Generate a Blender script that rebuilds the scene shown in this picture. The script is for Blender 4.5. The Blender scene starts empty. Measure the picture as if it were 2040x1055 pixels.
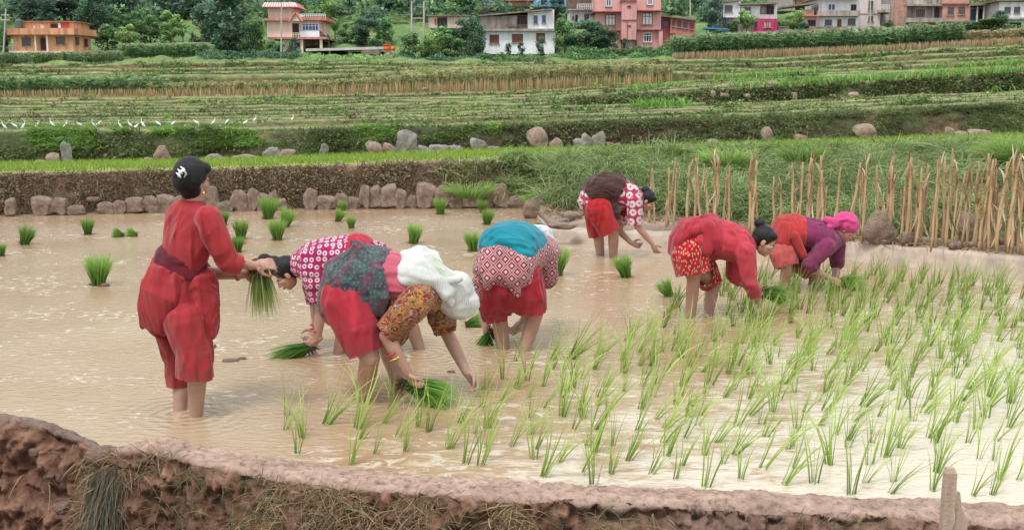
import bpy, math, random
import numpy as np
from mathutils import Vector, Matrix
from math import radians as R, sin, cos, pi

scene = bpy.context.scene
COL = scene.collection
rng = np.random.default_rng(7)
random.seed(7)

# ------------------------------------------------------------------ camera
F = 2200.0; CX = 1020.0; CY = 527.5; HC = 1.82
PITCH = math.atan((CY - 179.0) / F)
CAM = np.array([0.0, 0.0, HC])
def ray(px, py):
    x = (px - CX) / F; y = -(py - CY) / F
    return np.array([x, cos(PITCH) + y * sin(PITCH), -sin(PITCH) + y * cos(PITCH)])
def at(px, py, Y):                       # point seen at photo pixel, at depth Y
    d = ray(px, py); return CAM + d * (Y / d[1])
def on(px, py, z=0.0):                   # point seen at photo pixel, on the level z
    d = ray(px, py); return CAM + d * ((z - HC) / d[2])
cam = bpy.data.cameras.new('camera'); camo = bpy.data.objects.new('camera', cam); COL.objects.link(camo)
cam.sensor_width = 36; cam.lens = 36 * F / 2040; cam.clip_end = 3000; cam.clip_start = 0.1
camo.location = CAM; camo.rotation_euler = (pi / 2 - PITCH, 0, 0)
scene.camera = camo
scene.view_settings.view_transform = 'Standard'; scene.view_settings.look = 'None'
scene.view_settings.exposure = 0; scene.view_settings.gamma = 1

# ------------------------------------------------------------------ light
W = bpy.data.worlds.new('World'); scene.world = W; W.use_nodes = True
nt = W.node_tree; nt.nodes.clear()
out = nt.nodes.new('ShaderNodeOutputWorld'); bg = nt.nodes.new('ShaderNodeBackground')
sky = nt.nodes.new('ShaderNodeTexSky'); sky.sky_type = 'NISHITA'; sky.sun_disc = False
SUN_EL, SUN_ROT = R(62), R(205)
sky.sun_elevation = SUN_EL; sky.sun_rotation = SUN_ROT; sky.dust_density = 4; sky.air_density = 1.0
# high thin overcast: the blue is veiled by bright uneven cloud
tc = nt.nodes.new('ShaderNodeTexCoord'); nz = nt.nodes.new('ShaderNodeTexNoise'); nz.inputs['Scale'].default_value = 3.2; nz.inputs['Detail'].default_value = 6
mp = nt.nodes.new('ShaderNodeMapping'); mp.inputs['Scale'].default_value = (1, 1, 3.0)
rp = nt.nodes.new('ShaderNodeValToRGB'); rp.color_ramp.elements[0].position = .33; rp.color_ramp.elements[0].color = (7.2, 7.9, 8.8, 1)
rp.color_ramp.elements[1].position = .66; rp.color_ramp.elements[1].color = (12.5, 12.4, 12.2, 1)
mx = nt.nodes.new('ShaderNodeMixRGB'); mx.inputs[0].default_value = .8
nt.links.new(tc.outputs['Generated'], mp.inputs[0]); nt.links.new(mp.outputs[0], nz.inputs['Vector']); nt.links.new(nz.outputs['Fac'], rp.inputs[0])
nt.links.new(sky.outputs[0], mx.inputs[1]); nt.links.new(rp.outputs[0], mx.inputs[2])
nt.links.new(mx.outputs[0], bg.inputs[0]); bg.inputs[1].default_value = 0.148
nt.links.new(bg.outputs[0], out.inputs[0])
sl = bpy.data.lights.new('sun', 'SUN'); sl.energy = 2.5; sl.angle = R(14); sl.color = (1, .96, .9)
so = bpy.data.objects.new('sun', sl); COL.objects.link(so); so.location = (0, 0, 30)
# light comes from above, a little behind the camera's left shoulder
sd = Vector((sin(SUN_ROT) * cos(SUN_EL), cos(SUN_ROT) * cos(SUN_EL), sin(SUN_EL)))
so.rotation_euler = sd.to_track_quat('Z', 'Y').to_euler()

# ------------------------------------------------------------------ noise in numpy
def _h(ix, iy, iz, s):
    n = (ix * 374761393 + iy * 668265263 + iz * 1274126177 + s * 974634777) & 0xffffffff
    n = ((n ^ (n >> 13)) * 1274126177) & 0xffffffff
    return ((n ^ (n >> 16)) & 0xffff) / 65535.0
def vnoise(p, seed=0):
    p = np.asarray(p, float); i = np.floor(p).astype(np.int64); f = p - i; f = f * f * (3 - 2 * f); r = 0
    for dx in (0, 1):
        for dy in (0, 1):
            for dz in (0, 1):
                w = (f[:, 0] if dx else 1 - f[:, 0]) * (f[:, 1] if dy else 1 - f[:, 1]) * (f[:, 2] if dz else 1 - f[:, 2])
                r = r + w * _h(i[:, 0] + dx, i[:, 1] + dy, i[:, 2] + dz, seed)
    return r * 2 - 1
def fbm(p, oct=4, seed=0):
    p = np.asarray(p, float); a = 1; r = 0
    for o in range(oct):
        r = r + a * vnoise(p, seed + o * 17); p = p * 2.03 + 11.3; a *= .5
    return r

# ------------------------------------------------------------------ mesh helpers
def mesh_np(name, V, Fc, col=None, uv=None, smooth=True, mats=(), mi=None):
    V = np.asarray(V, np.float32); me = bpy.data.meshes.new(name)
    if isinstance(Fc, np.ndarray):
        n, k = Fc.shape
        me.vertices.add(len(V)); me.vertices.foreach_set('co', V.ravel())
        me.loops.add(n * k); me.loops.foreach_set('vertex_index', Fc.astype(np.int32).ravel())
        me.polygons.add(n); me.polygons.foreach_set('loop_start', np.arange(0, n * k, k, dtype=np.int32))
        me.update(calc_edges=True)
    else:
        me.from_pydata(V.tolist(), [], Fc)
    if smooth: me.polygons.foreach_set('use_smooth', np.ones(len(me.polygons), bool))
    if col is not None:
        a = me.color_attributes.new('Col', 'FLOAT_COLOR', 'POINT')
        c = np.ones((len(V), 4), np.float32); c[:, :3] = col; a.data.foreach_set('color', c.ravel())
    for m in mats: me.materials.append(m)
    if mi is not None: me.polygons.foreach_set('material_index', np.asarray(mi, np.int32))
    me.update(); return me
def tag(o, label=None, cat=None, group=None, kind=None):
    if label: o['label'] = label
    if cat: o['category'] = cat
    if group: o['group'] = group
    if kind: o['kind'] = kind
    return o
def empty(name, loc, label=None, cat=None, group=None):
    o = bpy.data.objects.new(name, None); o.location = Vector(loc); o.empty_display_size = .1; COL.objects.link(o)
    return tag(o, label, cat, group)
def wloc(o):
    v = Vector((0, 0, 0))
    while o: v += o.location; o = o.parent
    return v
def obj(name, V, Fc, m, parent=None, col=None, smooth=True, origin=None, mi=None, uvbox=None):
    V = np.array(V, float)
    base = np.array(wloc(parent)) if parent else np.zeros(3)
    V = V - base
    if origin is None:
        mn, mxx = V.min(0), V.max(0); origin = np.array([(mn[0] + mxx[0]) / 2, (mn[1] + mxx[1]) / 2, mn[2]])
    else: origin = np.array(origin, float) - base
    me = mesh_np(name, V - origin, Fc, col, None, smooth, m if isinstance(m, (list, tuple)) else [m], mi)
    if uvbox: boxuv(me, uvbox)
    o = bpy.data.objects.new(name, me); COL.objects.link(o); o.location = Vector(origin)
    if parent: o.parent = parent
    return o
def boxuv(me, s=1.0):
    n = len(me.loops); lv = np.empty(n, np.int32); me.loops.foreach_get('vertex_index', lv)
    co = np.empty(len(me.vertices) * 3, np.float32); me.vertices.foreach_get('co', co); co = co.reshape(-1, 3)
    nr = np.empty(len(me.polygons) * 3, np.float32); me.polygons.foreach_get('normal', nr); nr = np.abs(nr.reshape(-1, 3))
    lt = np.empty(len(me.polygons), np.int32); me.polygons.foreach_get('loop_total', lt)
    ax = np.repeat(np.argmax(nr * [1, 1.25, 1.05], 1), lt); c = co[lv] * s
    uv = np.where((ax == 0)[:, None], c[:, [1, 2]], np.where((ax == 1)[:, None], c[:, [0, 2]], c[:, [0, 1]]))
    l = me.uv_layers.new(name='UVMap'); l.data.foreach_set('uv', uv.astype(np.float32).ravel())
class Geo:
    def __init__(s): s.V = []; s.F = []; s.n = 0
    def add(s, V, Fc):
        s.V.append(np.asarray(V, float)); s.F += [tuple(i + s.n for i in f) for f in Fc]; s.n += len(V)
    def box(s, p0, p1, M=None):
        x0, y0, z0 = p0; x1, y1, z1 = p1
        v = np.array([(x0, y0, z0), (x1, y0, z0), (x1, y1, z0), (x0, y1, z0), (x0, y0, z1), (x1, y0, z1), (x1, y1, z1), (x0, y1, z1)], float)
        if M is not None: v = v @ M[0].T + M[1]
        s.add(v, [(0, 3, 2, 1), (4, 5, 6, 7), (0, 1, 5, 4), (1, 2, 6, 5), (2, 3, 7, 6), (3, 0, 4, 7)]); return s
    def rings(s, rs, cap=True):          # rs: list of (n,3) arrays of equal length
        n = len(rs[0]); V = np.vstack(rs); Fc = []
        for k in range(len(rs) - 1):
            for i in range(n):
                j = (i + 1) % n; Fc.append((k * n + i, k * n + j, (k + 1) * n + j, (k + 1) * n + i))
        if cap: Fc.append(tuple(range(n))[::-1]); Fc.append(tuple((len(rs) - 1) * n + i for i in range(n)))
        s.add(V, Fc); return s
    def tube(s, pts, rads, n=10, cap=True):
        pts = [np.array(p, float) for p in pts]; rs = []
        for k, p in enumerate(pts):
            t = pts[min(k + 1, len(pts) - 1)] - pts[max(k - 1, 0)]; t = t / (np.linalg.norm(t) + 1e-9)
            a = np.cross(t, [0, 0, 1.]); 
            if np.linalg.norm(a) < .15: a = np.cross(t, [0, 1., 0])
            a /= np.linalg.norm(a); b = np.cross(t, a); r = rads[k] if hasattr(rads, '__len__') else rads
            th = np.arange(n) * 2 * pi / n; rs.append(p + r * (np.cos(th)[:, None] * a + np.sin(th)[:, None] * b))
        return s.rings(rs, cap)
    def ell(s, c, rx, ry, rz, M=None, n=14):
        rs = []
        for k in range(n // 2 + 1):
            ph = -pi / 2 + pi * k / (n // 2); ph = max(-1.52, min(1.52, ph)); th = np.arange(n) * 2 * pi / n
            rs.append(np.stack([rx * cos(ph) * np.cos(th), ry * cos(ph) * np.sin(th), np.full(n, rz * sin(ph))], 1))
        if M is not None: rs = [r @ np.array(M).T for r in rs]
        return s.rings([r + np.array(c) for r in rs])
    def limb(s, p1, r1, p2, r2, n=12):
        s.tube([p1, p2], [r1, r2], n); s.ell(p1, r1, r1, r1, n=n); s.ell(p2, r2, r2, r2, n=n); return s
    def chain(s, pts, rads):
        for k in range(len(pts) - 1): s.limb(pts[k], rads[k], pts[k + 1], rads[k + 1])
        return s
    def spine(s, secs, across, n=18):     # secs: (point, half width across, half thickness); an elliptic loft
        P = [np.array(q[0], float) for q in secs]; rs = []
        for k, (p, a, b) in enumerate(secs):
            t = P[min(k + 1, len(P) - 1)] - P[max(k - 1, 0)]; t = t / np.linalg.norm(t)
            u = np.array(across, float); u = u - t * u.dot(t); u /= np.linalg.norm(u); w = np.cross(t, u)
            th = np.arange(n) * 2 * pi / n; rs.append(P[k] + a * np.cos(th)[:, None] * u + b * np.sin(th)[:, None] * w)
        def shr(r, k, d): c = r.mean(0); return (r - c) * k + c + d
        t0 = (P[0] - P[1]); t0 /= np.linalg.norm(t0); t1 = (P[-1] - P[-2]); t1 /= np.linalg.norm(t1)
        b0 = secs[0][2]; b1 = secs[-1][2]
        rs = [shr(rs[0], .55, t0 * b0 * .45), shr(rs[0], .85, t0 * b0 * .25)] + rs + [shr(rs[-1], .85, t1 * b1 * .25), shr(rs[-1], .55, t1 * b1 * .45)]
        return s.rings(rs)
    def obj(s, name, m, parent=None, smooth=False, **k):
        return obj(name, np.vstack(s.V), s.F, m, parent, smooth=smooth, **k)
def remesh(g, vox, it=3, fac=.5):
    me = bpy.data.meshes.new('t'); me.from_pydata(np.vstack(g.V).tolist(), [], g.F)
    o = bpy.data.objects.new('t', me); COL.objects.link(o)
    r = o.modifiers.new('r', 'REMESH'); r.mode = 'VOXEL'; r.voxel_size = vox
    if it: q = o.modifiers.new('s', 'SMOOTH'); q.factor = fac; q.iterations = it
    bpy.context.view_layer.update()
    e = o.evaluated_get(bpy.context.evaluated_depsgraph_get()); m2 = bpy.data.meshes.new_from_object(e)
    V = np.empty(len(m2.vertices) * 3, np.float32); m2.vertices.foreach_get('co', V); V = V.reshape(-1, 3).astype(float)
    N = np.empty(len(m2.vertices) * 3, np.float32); m2.vertices.foreach_get('normal', N); N = N.reshape(-1, 3).astype(float)
    fs = np.empty(len(m2.loops), np.int32); m2.loops.foreach_get('vertex_index', fs)
    quads = fs.reshape(-1, 4) if len(fs) == 4 * len(m2.polygons) else [tuple(p.vertices) for p in m2.polygons]
    bpy.data.objects.remove(o); bpy.data.meshes.remove(me); bpy.data.meshes.remove(m2)
    return V, N, quads
def dup(root, loc, rz=None, sc=None, label=None):
    c = root.copy(); COL.objects.link(c); c.location = Vector(loc)
    if rz is not None: c.rotation_euler = (root.rotation_euler[0], root.rotation_euler[1], rz)
    if sc is not None: c.scale = (sc, sc, sc) if not hasattr(sc, '__len__') else sc
    if label: c['label'] = label
    for ch in root.children:
        d = ch.copy(); COL.objects.link(d); d.parent = c
        for g in ch.children: e = g.copy(); COL.objects.link(e); e.parent = d
    return c

# ------------------------------------------------------------------ materials
def newmat(name):
    m = bpy.data.materials.new(name); m.use_nodes = True; t = m.node_tree; b = t.nodes['Principled BSDF']; return m, t, b
def node(t, typ, **k):
    n = t.nodes.new(typ)
    for a, v in k.items():
        if a in n.inputs: n.inputs[a].default_value = v
        else: setattr(n, a, v)
    return n
def ramp(t, fac, stops):
    r = t.nodes.new('ShaderNodeValToRGB'); cr = r.color_ramp
    while len(cr.elements) < len(stops): cr.elements.new(.5)
    for e, (p, c) in zip(cr.elements, stops):
        e.position = p; e.color = (c[0], c[1], c[2], 1) if hasattr(c, '__len__') else (c, c, c, 1)
    t.links.new(fac, r.inputs[0]); return r.outputs[0]
def mix(t, fac, a, b, mode='MIX'):
    n = t.nodes.new('ShaderNodeMixRGB'); n.blend_type = mode
    for s, v in ((0, fac), (1, a), (2, b)):
        if hasattr(v, 'is_linked'): t.links.new(v, n.inputs[s])
        else: n.inputs[s].default_value = v if s == 0 else (v[0], v[1], v[2], 1)
    return n.outputs[0]
def noise(t, scale, detail=4, rough=.55, src='Object', vec=None, stretch=None, dist=0):
    n = node(t, 'ShaderNodeTexNoise', Scale=scale, Detail=detail, Roughness=rough, Distortion=dist)
    if vec is None: vec = t.nodes.new('ShaderNodeTexCoord').outputs[src]
    if stretch:
        mp = t.nodes.new('ShaderNodeMapping'); mp.inputs['Scale'].default_value = stretch; t.links.new(vec, mp.inputs[0]); vec = mp.outputs[0]
    t.links.new(vec, n.inputs['Vector']); return n.outputs['Fac']
def bump(t, b, h, strength=.5, dist=.02):
    n = node(t, 'ShaderNodeBump', Strength=strength, Distance=dist); t.links.new(h, n.inputs['Height']); t.links.new(n.outputs[0], b.inputs['Normal'])
def geopos(t): return t.nodes.new('ShaderNodeNewGeometry').outputs['Position']
def surf(name, c1, c2, scale=6, rough=.85, bs=30, bst=.4, bd=.01, c3=None, stretch=None, wpos=False, spec=.3):
    m, t, b = newmat(name); vec = geopos(t) if wpos else None
    f = noise(t, scale, 6, .6, vec=vec, stretch=stretch)
    stops = [(.35, c1), (.65, c2)] if c3 is None else [(.3, c1), (.5, c2), (.68, c3)]
    t.links.new(ramp(t, f, stops), b.inputs['Base Color']); b.inputs['Roughness'].default_value = rough
    b.inputs['Specular IOR Level'].default_value = spec
    if bst: bump(t, b, noise(t, bs, 6, .65, vec=vec), bst, bd)
    return m
def leafmat(name, transl=.35, rough=.55, tint=(1, 1, 1)):
    m, t, b = newmat(name); a = t.nodes.new('ShaderNodeAttribute'); a.attribute_name = 'Col'
    c = mix(t, 1.0, a.outputs['Color'], tint, 'MULTIPLY')
    oi = t.nodes.new('ShaderNodeObjectInfo')
    hv = node(t, 'ShaderNodeHueSaturation'); t.links.new(c, hv.inputs['Color'])
    mr = node(t, 'ShaderNodeMapRange'); mr.inputs['To Min'].default_value = .82; mr.inputs['To Max'].default_value = 1.2
    t.links.new(oi.outputs['Random'], mr.inputs['Value']); t.links.new(mr.outputs[0], hv.inputs['Value'])
    c = hv.outputs[0]
    t.links.new(c, b.inputs['Base Color']); b.inputs['Roughness'].default_value = rough; b.inputs['Specular IOR Level'].default_value = .25
    tr = t.nodes.new('ShaderNodeBsdfTranslucent'); t.links.new(c, tr.inputs[0]); ms = t.nodes.new('ShaderNodeMixShader'); ms.inputs[0].default_value = transl
    t.links.new(b.outputs[0], ms.inputs[1]); t.links.new(tr.outputs[0], ms.inputs[2]); t.links.new(ms.outputs[0], t.nodes['Material Output'].inputs[0])
    return m
LEAF = leafmat('leaf'); DRY = leafmat('dry_leaf', .2, .8); RICE = leafmat('rice_blade', .4, .45)
# ------------------------------------------------------------------ blades and leaves, many small faces at once
def rdir(n, flat=False):
    a = rng.uniform(0, 2 * pi, n); z = np.zeros(n) if flat else rng.uniform(-1, 1, n); r = np.sqrt(1 - z * z)
    return np.stack([r * np.cos(a), r * np.sin(a), z], 1)
def blades(B, D, L, Wd, lean, droop, col, segs=3, tipcol=None):
    B = np.asarray(B, float); n = len(B); L = np.broadcast_to(L, n)[:, None]; Wd = np.broadcast_to(Wd, n)[:, None]; droop = np.broadcast_to(droop, n)[:, None]
    D = np.asarray(D, float) / np.linalg.norm(D, axis=1)[:, None]
    side = np.cross(D, rdir(n)); side /= np.linalg.norm(side, axis=1)[:, None] + 1e-6
    V = np.zeros((n, segs + 1, 2, 3)); C = np.zeros((n, segs + 1, 2, 3))
    for k in range(segs + 1):
        t = k / segs; c = B + D * L * t + lean * L * droop * t * t; c[:, 2] -= (L * droop * .6 * t ** 3)[:, 0]
        w = Wd * (.06 if k == segs else (1 - .75 * t ** 1.5)) * .5
        V[:, k, 0] = c - side * w; V[:, k, 1] = c + side * w
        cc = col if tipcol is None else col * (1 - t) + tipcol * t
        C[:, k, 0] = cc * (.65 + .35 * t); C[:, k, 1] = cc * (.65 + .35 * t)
    base = (np.arange(n) * (segs + 1) * 2)[:, None, None]
    k = np.arange(segs)[None, :, None] * 2
    Fq = base + k + np.array([0, 1, 3, 2])[None, None, :]
    return V.reshape(-1, 3), Fq.reshape(-1, 4), C.reshape(-1, 3)
def leaves(Cn, size, col, up=.3, asp=.55):
    n = len(Cn); size = np.broadcast_to(size, n)[:, None]
    nrm = rdir(n); nrm[:, 2] = np.abs(nrm[:, 2]) + up; nrm /= np.linalg.norm(nrm, axis=1)[:, None]
    a = np.cross(nrm, rdir(n)); a /= np.linalg.norm(a, axis=1)[:, None] + 1e-6; b = np.cross(nrm, a)
    V = np.stack([Cn - a * size, Cn - b * size * asp, Cn + a * size, Cn + b * size * asp], 1)
    Fq = (np.arange(n) * 4)[:, None] + np.arange(4)[None]
    return V.reshape(-1, 3), Fq, np.repeat(col, 4, 0)
def join(parts):
    V = []; Fq = []; C = []; n = 0
    for v, f, c in parts: V.append(v); Fq.append(f + n); C.append(c); n += len(v)
    return np.vstack(V), np.vstack(Fq), np.vstack(C)
def cmix(n, cols, jit=.15):
    cols = np.array(cols, float); c = cols[rng.integers(0, len(cols), n)]; c2 = cols[rng.integers(0, len(cols), n)]; k = rng.random((n, 1))
    return (c * k + c2 * (1 - k)) * (1 + rng.uniform(-jit, jit, (n, 1)))
# ------------------------------------------------------------------ the setting
def L(px, xs, ys): return np.interp(px, xs, ys)
PXS = np.concatenate([np.arange(-900, -60, 40), np.arange(-60, 2110, 7), np.arange(2110, 2960, 40)]).astype(float)
def near_edge(px): return L(px, [-900, -200, 0, 90, 150, 200, 240, 300, 340, 500, 700, 1000, 1400, 1800, 2040, 2400, 2960],
                            [760, 815, 846, 856, 868, 882, 889, 882, 876, 905, 934, 958, 974, 996, 1010, 1035, 1070])
def far_edge(px): return L(px, [-900, 0, 400, 700, 1020, 1056, 1072, 1095, 1140, 1336, 1679, 2040, 2400, 2960],
                           [452, 427, 418, 412, 410, 412, 440, 470, 484, 497, 518, 557, 600, 680])
def base_edge(px): return L(px, [-900, 0, 400, 700, 1020, 1060, 1100, 1300, 1500, 1755, 2040, 2400, 2960],
                            [452, 427, 418, 412, 410, 410, 428, 436, 455, 478, 500, 530, 590])
def base_z(px): return L(px, [1020, 1085, 1110], [0, .0, .2])
T1Y = ([-900, 0, 400, 800, 1020, 1300, 1500, 1800, 2040, 2960], [385, 348, 338, 325, 318, 306, 300, 293, 290, 280])
T1Z = ([-900, 0, 400, 1020, 1500, 2040, 2960], [.5, .56, .59, .68, .75, .8, .9])
def P3(px, y, z=None, Y=None):
    return np.array([on(a, b, c) for a, b, c in zip(px, y, z)]) if z is not None else np.array([at(a, b, c) for a, b, c in zip(px, y, Y)])
def grid(rows):
    rows = np.array(rows); k, n, _ = rows.shape
    i = np.arange(k - 1)[:, None] * n; j = np.arange(n - 1)[None]
    Fq = np.stack([i + j, i + j + 1, i + n + j + 1, i + n + j], -1).reshape(-1, 4); return rows.reshape(-1, 3), Fq

# mud under the shallow water, and the water itself
m, t, b = newmat('muddy_water'); g = geopos(t)
flat = (1, 1, 0)
big = noise(t, .55, 3, .5, vec=g, stretch=(1, .8, 0)); 
mudc = ramp(t, big, [(.3, (.32, .205, .115)), (.5, (.37, .26, .16)), (.7, (.43, .325, .215))])
fl = noise(t, 9, 5, .68, vec=g, stretch=(1, 1.4, 0), dist=.6); reg = noise(t, .8, 3, .6, vec=g, stretch=(1, 1.6, 0))
th = node(t, 'ShaderNodeMath', operation='MULTIPLY_ADD'); t.links.new(reg, th.inputs[0]); th.inputs[1].default_value = .5; t.links.new(fl, th.inputs[2])
flecks = ramp(t, th.outputs[0], [(.84, 0), (.93, .8)])
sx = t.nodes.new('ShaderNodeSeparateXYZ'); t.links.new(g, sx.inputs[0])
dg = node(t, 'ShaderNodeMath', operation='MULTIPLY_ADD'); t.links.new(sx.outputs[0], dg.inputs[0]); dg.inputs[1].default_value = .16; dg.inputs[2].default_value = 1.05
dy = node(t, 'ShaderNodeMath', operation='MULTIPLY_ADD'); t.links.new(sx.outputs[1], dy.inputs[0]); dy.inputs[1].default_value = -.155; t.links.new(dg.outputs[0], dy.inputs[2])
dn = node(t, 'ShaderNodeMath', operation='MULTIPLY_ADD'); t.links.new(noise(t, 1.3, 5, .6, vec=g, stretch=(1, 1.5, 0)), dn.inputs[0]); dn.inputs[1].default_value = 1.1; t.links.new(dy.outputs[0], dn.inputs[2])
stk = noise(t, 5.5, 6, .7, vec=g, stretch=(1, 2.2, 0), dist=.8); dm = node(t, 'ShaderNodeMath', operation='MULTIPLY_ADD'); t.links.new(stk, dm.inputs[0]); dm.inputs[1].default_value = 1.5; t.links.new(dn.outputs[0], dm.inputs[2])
sky_sheen = ramp(t, dm.outputs[0], [(.50 + .88, 0), (.62 + .88, .55), (.95, .9)] if 0 else [(.0, 0), (1.0, 0)]); sm_ = node(t, 'ShaderNodeMapRange'); sm_.inputs['From Min'].default_value = 1.44; sm_.inputs['From Max'].default_value = 1.76; sm_.inputs['To Max'].default_value = .8; t.links.new(dm.outputs[0], sm_.inputs['Value']); sky_sheen = sm_.outputs[0]                     # sky reflection painted as paler colour over the shallow planted corner
mudc = mix(t, sky_sheen, mudc, (.66, .60, .52)); c = mix(t, flecks, mudc, (.58, .52, .44)); t.links.new(c, b.inputs['Base Color'])
rr = ramp(t, flecks, [(0, .09), (1, .35)]); t.links.new(rr, b.inputs['Roughness']); b.inputs['IOR'].default_value = 1.36; b.inputs['Specular IOR Level'].default_value = .7
rip = noise(t, 11, 4, .6, vec=g, stretch=(1, 2.2, 0), dist=.3); r2 = noise(t, 42, 3, .6, vec=g, stretch=(1, 1.8, 0))
ad = node(t, 'ShaderNodeMath', operation='MULTIPLY_ADD'); t.links.new(r2, ad.inputs[0]); ad.inputs[1].default_value = .22; t.links.new(rip, ad.inputs[2])
a2 = node(t, 'ShaderNodeMath', operation='MULTIPLY_ADD'); t.links.new(flecks, a2.inputs[0]); a2.inputs[1].default_value = .12; t.links.new(ad.outputs[0], a2.inputs[2])
hsum = a2.outputs[0]                                                     # rings spreading from the wading legs
for fx, fy_, hh in ((390, 838, 0), (358, 826, 0), (672, 715, 0), (842, 712, 0), (718, 812, 0), (798, 775, 0), (1006, 712, 0), (1040, 712, 0), (1222, 522, 0), (1198, 520, 0), (1374, 645, 0), (1410, 632, 0), (1560, 588, 0), (1634, 586, 0), (1522, 622, 0)):
    q_ = on(fx, fy_ - 8, 0); vd = node(t, 'ShaderNodeVectorMath', operation='DISTANCE'); t.links.new(g, vd.inputs[0]); vd.inputs[1].default_value = tuple(q_)
    sn = node(t, 'ShaderNodeMath', operation='MULTIPLY'); t.links.new(vd.outputs['Value'], sn.inputs[0]); sn.inputs[1].default_value = 85; si = node(t, 'ShaderNodeMath', operation='SINE'); t.links.new(sn.outputs[0], si.inputs[0])
    fa = node(t, 'ShaderNodeMapRange'); fa.interpolation_type = 'SMOOTHSTEP'; fa.inputs['From Min'].default_value = .5; fa.inputs['From Max'].default_value = .05; fa.inputs['To Max'].default_value = .22; t.links.new(vd.outputs['Value'], fa.inputs['Value'])
    ma = node(t, 'ShaderNodeMath', operation='MULTIPLY_ADD'); t.links.new(si.outputs[0], ma.inputs[0]); t.links.new(fa.outputs[0], ma.inputs[1]); t.links.new(hsum, ma.inputs[2]); hsum = ma.outputs[0]
bump(t, b, hsum, .3, .03)
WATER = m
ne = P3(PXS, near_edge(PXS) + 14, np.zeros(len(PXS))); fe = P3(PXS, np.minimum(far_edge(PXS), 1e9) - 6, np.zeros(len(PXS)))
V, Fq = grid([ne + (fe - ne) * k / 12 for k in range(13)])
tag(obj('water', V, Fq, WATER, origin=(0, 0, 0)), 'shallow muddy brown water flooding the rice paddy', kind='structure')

# clay bund along the near side, and the torn bank face below it
def mudmat(name, wet, dry, dark):
    m, t, b = newmat(name); a = t.nodes.new('ShaderNodeAttribute'); a.attribute_name = 'Col'; g = geopos(t)
    f = noise(t, 22, 7, .7, vec=g); c = mix(t, 1, a.outputs['Color'], ramp(t, f, [(.34, (.42, .37, .34)), (.46, (.9, .88, .87)), (.7, (1.3, 1.26, 1.24))]), 'MULTIPLY')
    f2 = noise(t, 5, 3, .6, vec=g); c = mix(t, 1, c, ramp(t, f2, [(.35, (.85, .82, .8)), (.65, (1.12, 1.1, 1.1))]), 'MULTIPLY')
    t.links.new(c, b.inputs['Base Color']); b.inputs['Roughness'].default_value = .7; b.inputs['Specular IOR Level'].default_value = .25
    bump(t, b, noise(t, 45, 9, .75, vec=g), .9, .035); return m
MUD = mudmat('mud', 0, 0, 0)
px = np.concatenate([np.arange(-900, -40, 30), np.arange(-40, 2080, 3.2), np.arange(2080, 2960, 30)]).astype(float); n = len(px)
E = P3(px, near_edge(px) + 4, np.zeros(n)); 
wid = L(px, [-200, 0, 170, 215, 330, 420, 600, 1000, 1500, 2040, 2400], [.10, .10, .09, .09, .2, .30, .30, .29, .27, .3, .3])
hump = L(px, [-900, -200, 0, 110, 160, 205, 260, 330, 600, 1000, 2040], [.12, .11, .08, .085, .06, .02, .025, .05, .045, .045, .05])
tor = np.array([0, -1.0, 0]); rows = []; cols = []
prof = [(-.06, -.10, 0), (-.02, -.03, 0), (.03, .012, 0), (.10, .55, 0), (.25, .85, 0), (.45, 1, 0), (.65, 1.02, 0), (.85, .95, 0), (1.0, .8, .3)]
for w_, h_, k in prof:
    rows.append(E + tor * (wid * w_)[:, None] + np.array([0, 0, 1.]) * ((hump * h_) if w_ > 0 else np.full(n, h_ * .3))[:, None]); cols.append(k)
top = rows[-1]; nf = 84
for k in range(1, nf + 1):
    u = k / nf; dr = .95 * u; outw = L(px, [0, 600, 2040], [.30, .34, .16])
    rows.append(top + tor * (outw * (u ** .8))[:, None] - np.array([0, 0, 1.]) * dr); cols.append(1)
rows = np.array(rows); kk = np.array(cols)
sub = []                                            # finer top
R2 = []; K2 = []
for i in range(8):
    for s_ in range(4): R2.append(rows[i] * (1 - s_ / 4) + rows[i + 1] * s_ / 4); K2.append(kk[i])
for i in range(8, len(rows)): R2.append(rows[i]); K2.append(kk[i])
rows = np.array(R2); kk = np.array(K2); V, Fq = grid(rows)
kv = np.repeat(kk, n); Pn = V.copy()
nz1 = fbm(Pn * 2.2, 4, 1); nz2 = fbm(Pn * 9, 4, 5); nz3 = fbm(Pn * 30, 3, 9); nz4 = 1 - 2 * np.abs(vnoise(Pn * 16, 77)); nz5 = vnoise(Pn * 75, 78)
V[:, 1] += np.where(kv > .5, -.06 * nz1 - .05 * nz2 - .022 * nz3 - .02 * nz4 - .012 * nz5, -.012 * nz2); V[:, 2] += np.where(kv > .5, .02 * nz2, .010 * nz1 + .012 * nz2 + .007 * nz3 + .003 * nz5 - .012 * np.clip(nz4 - .6, 0, 1))
V[:, 2] += np.where((kv > 0) & (kv < .5), -.02 + .03 * nz2, 0)
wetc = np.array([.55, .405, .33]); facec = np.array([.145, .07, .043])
litc = np.clip(nz2 * .6 + nz3 * .5 + nz4 * .3 + .1, 0, 1)[:, None]  # crevices dark and ridges pale: shade put into the face colour
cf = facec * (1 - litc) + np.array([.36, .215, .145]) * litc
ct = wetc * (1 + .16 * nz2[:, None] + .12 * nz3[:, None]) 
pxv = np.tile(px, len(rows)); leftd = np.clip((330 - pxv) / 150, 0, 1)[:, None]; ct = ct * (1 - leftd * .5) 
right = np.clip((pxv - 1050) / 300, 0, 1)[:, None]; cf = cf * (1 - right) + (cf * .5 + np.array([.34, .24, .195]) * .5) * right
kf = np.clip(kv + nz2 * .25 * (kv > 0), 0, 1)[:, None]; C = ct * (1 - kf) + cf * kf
bund = tag(obj('mud_bund', V, Fq, MUD, col=C, origin=(0, 4.5, 0)), 'wet clay bund along the near edge of the flooded paddy', kind='structure')
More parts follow.
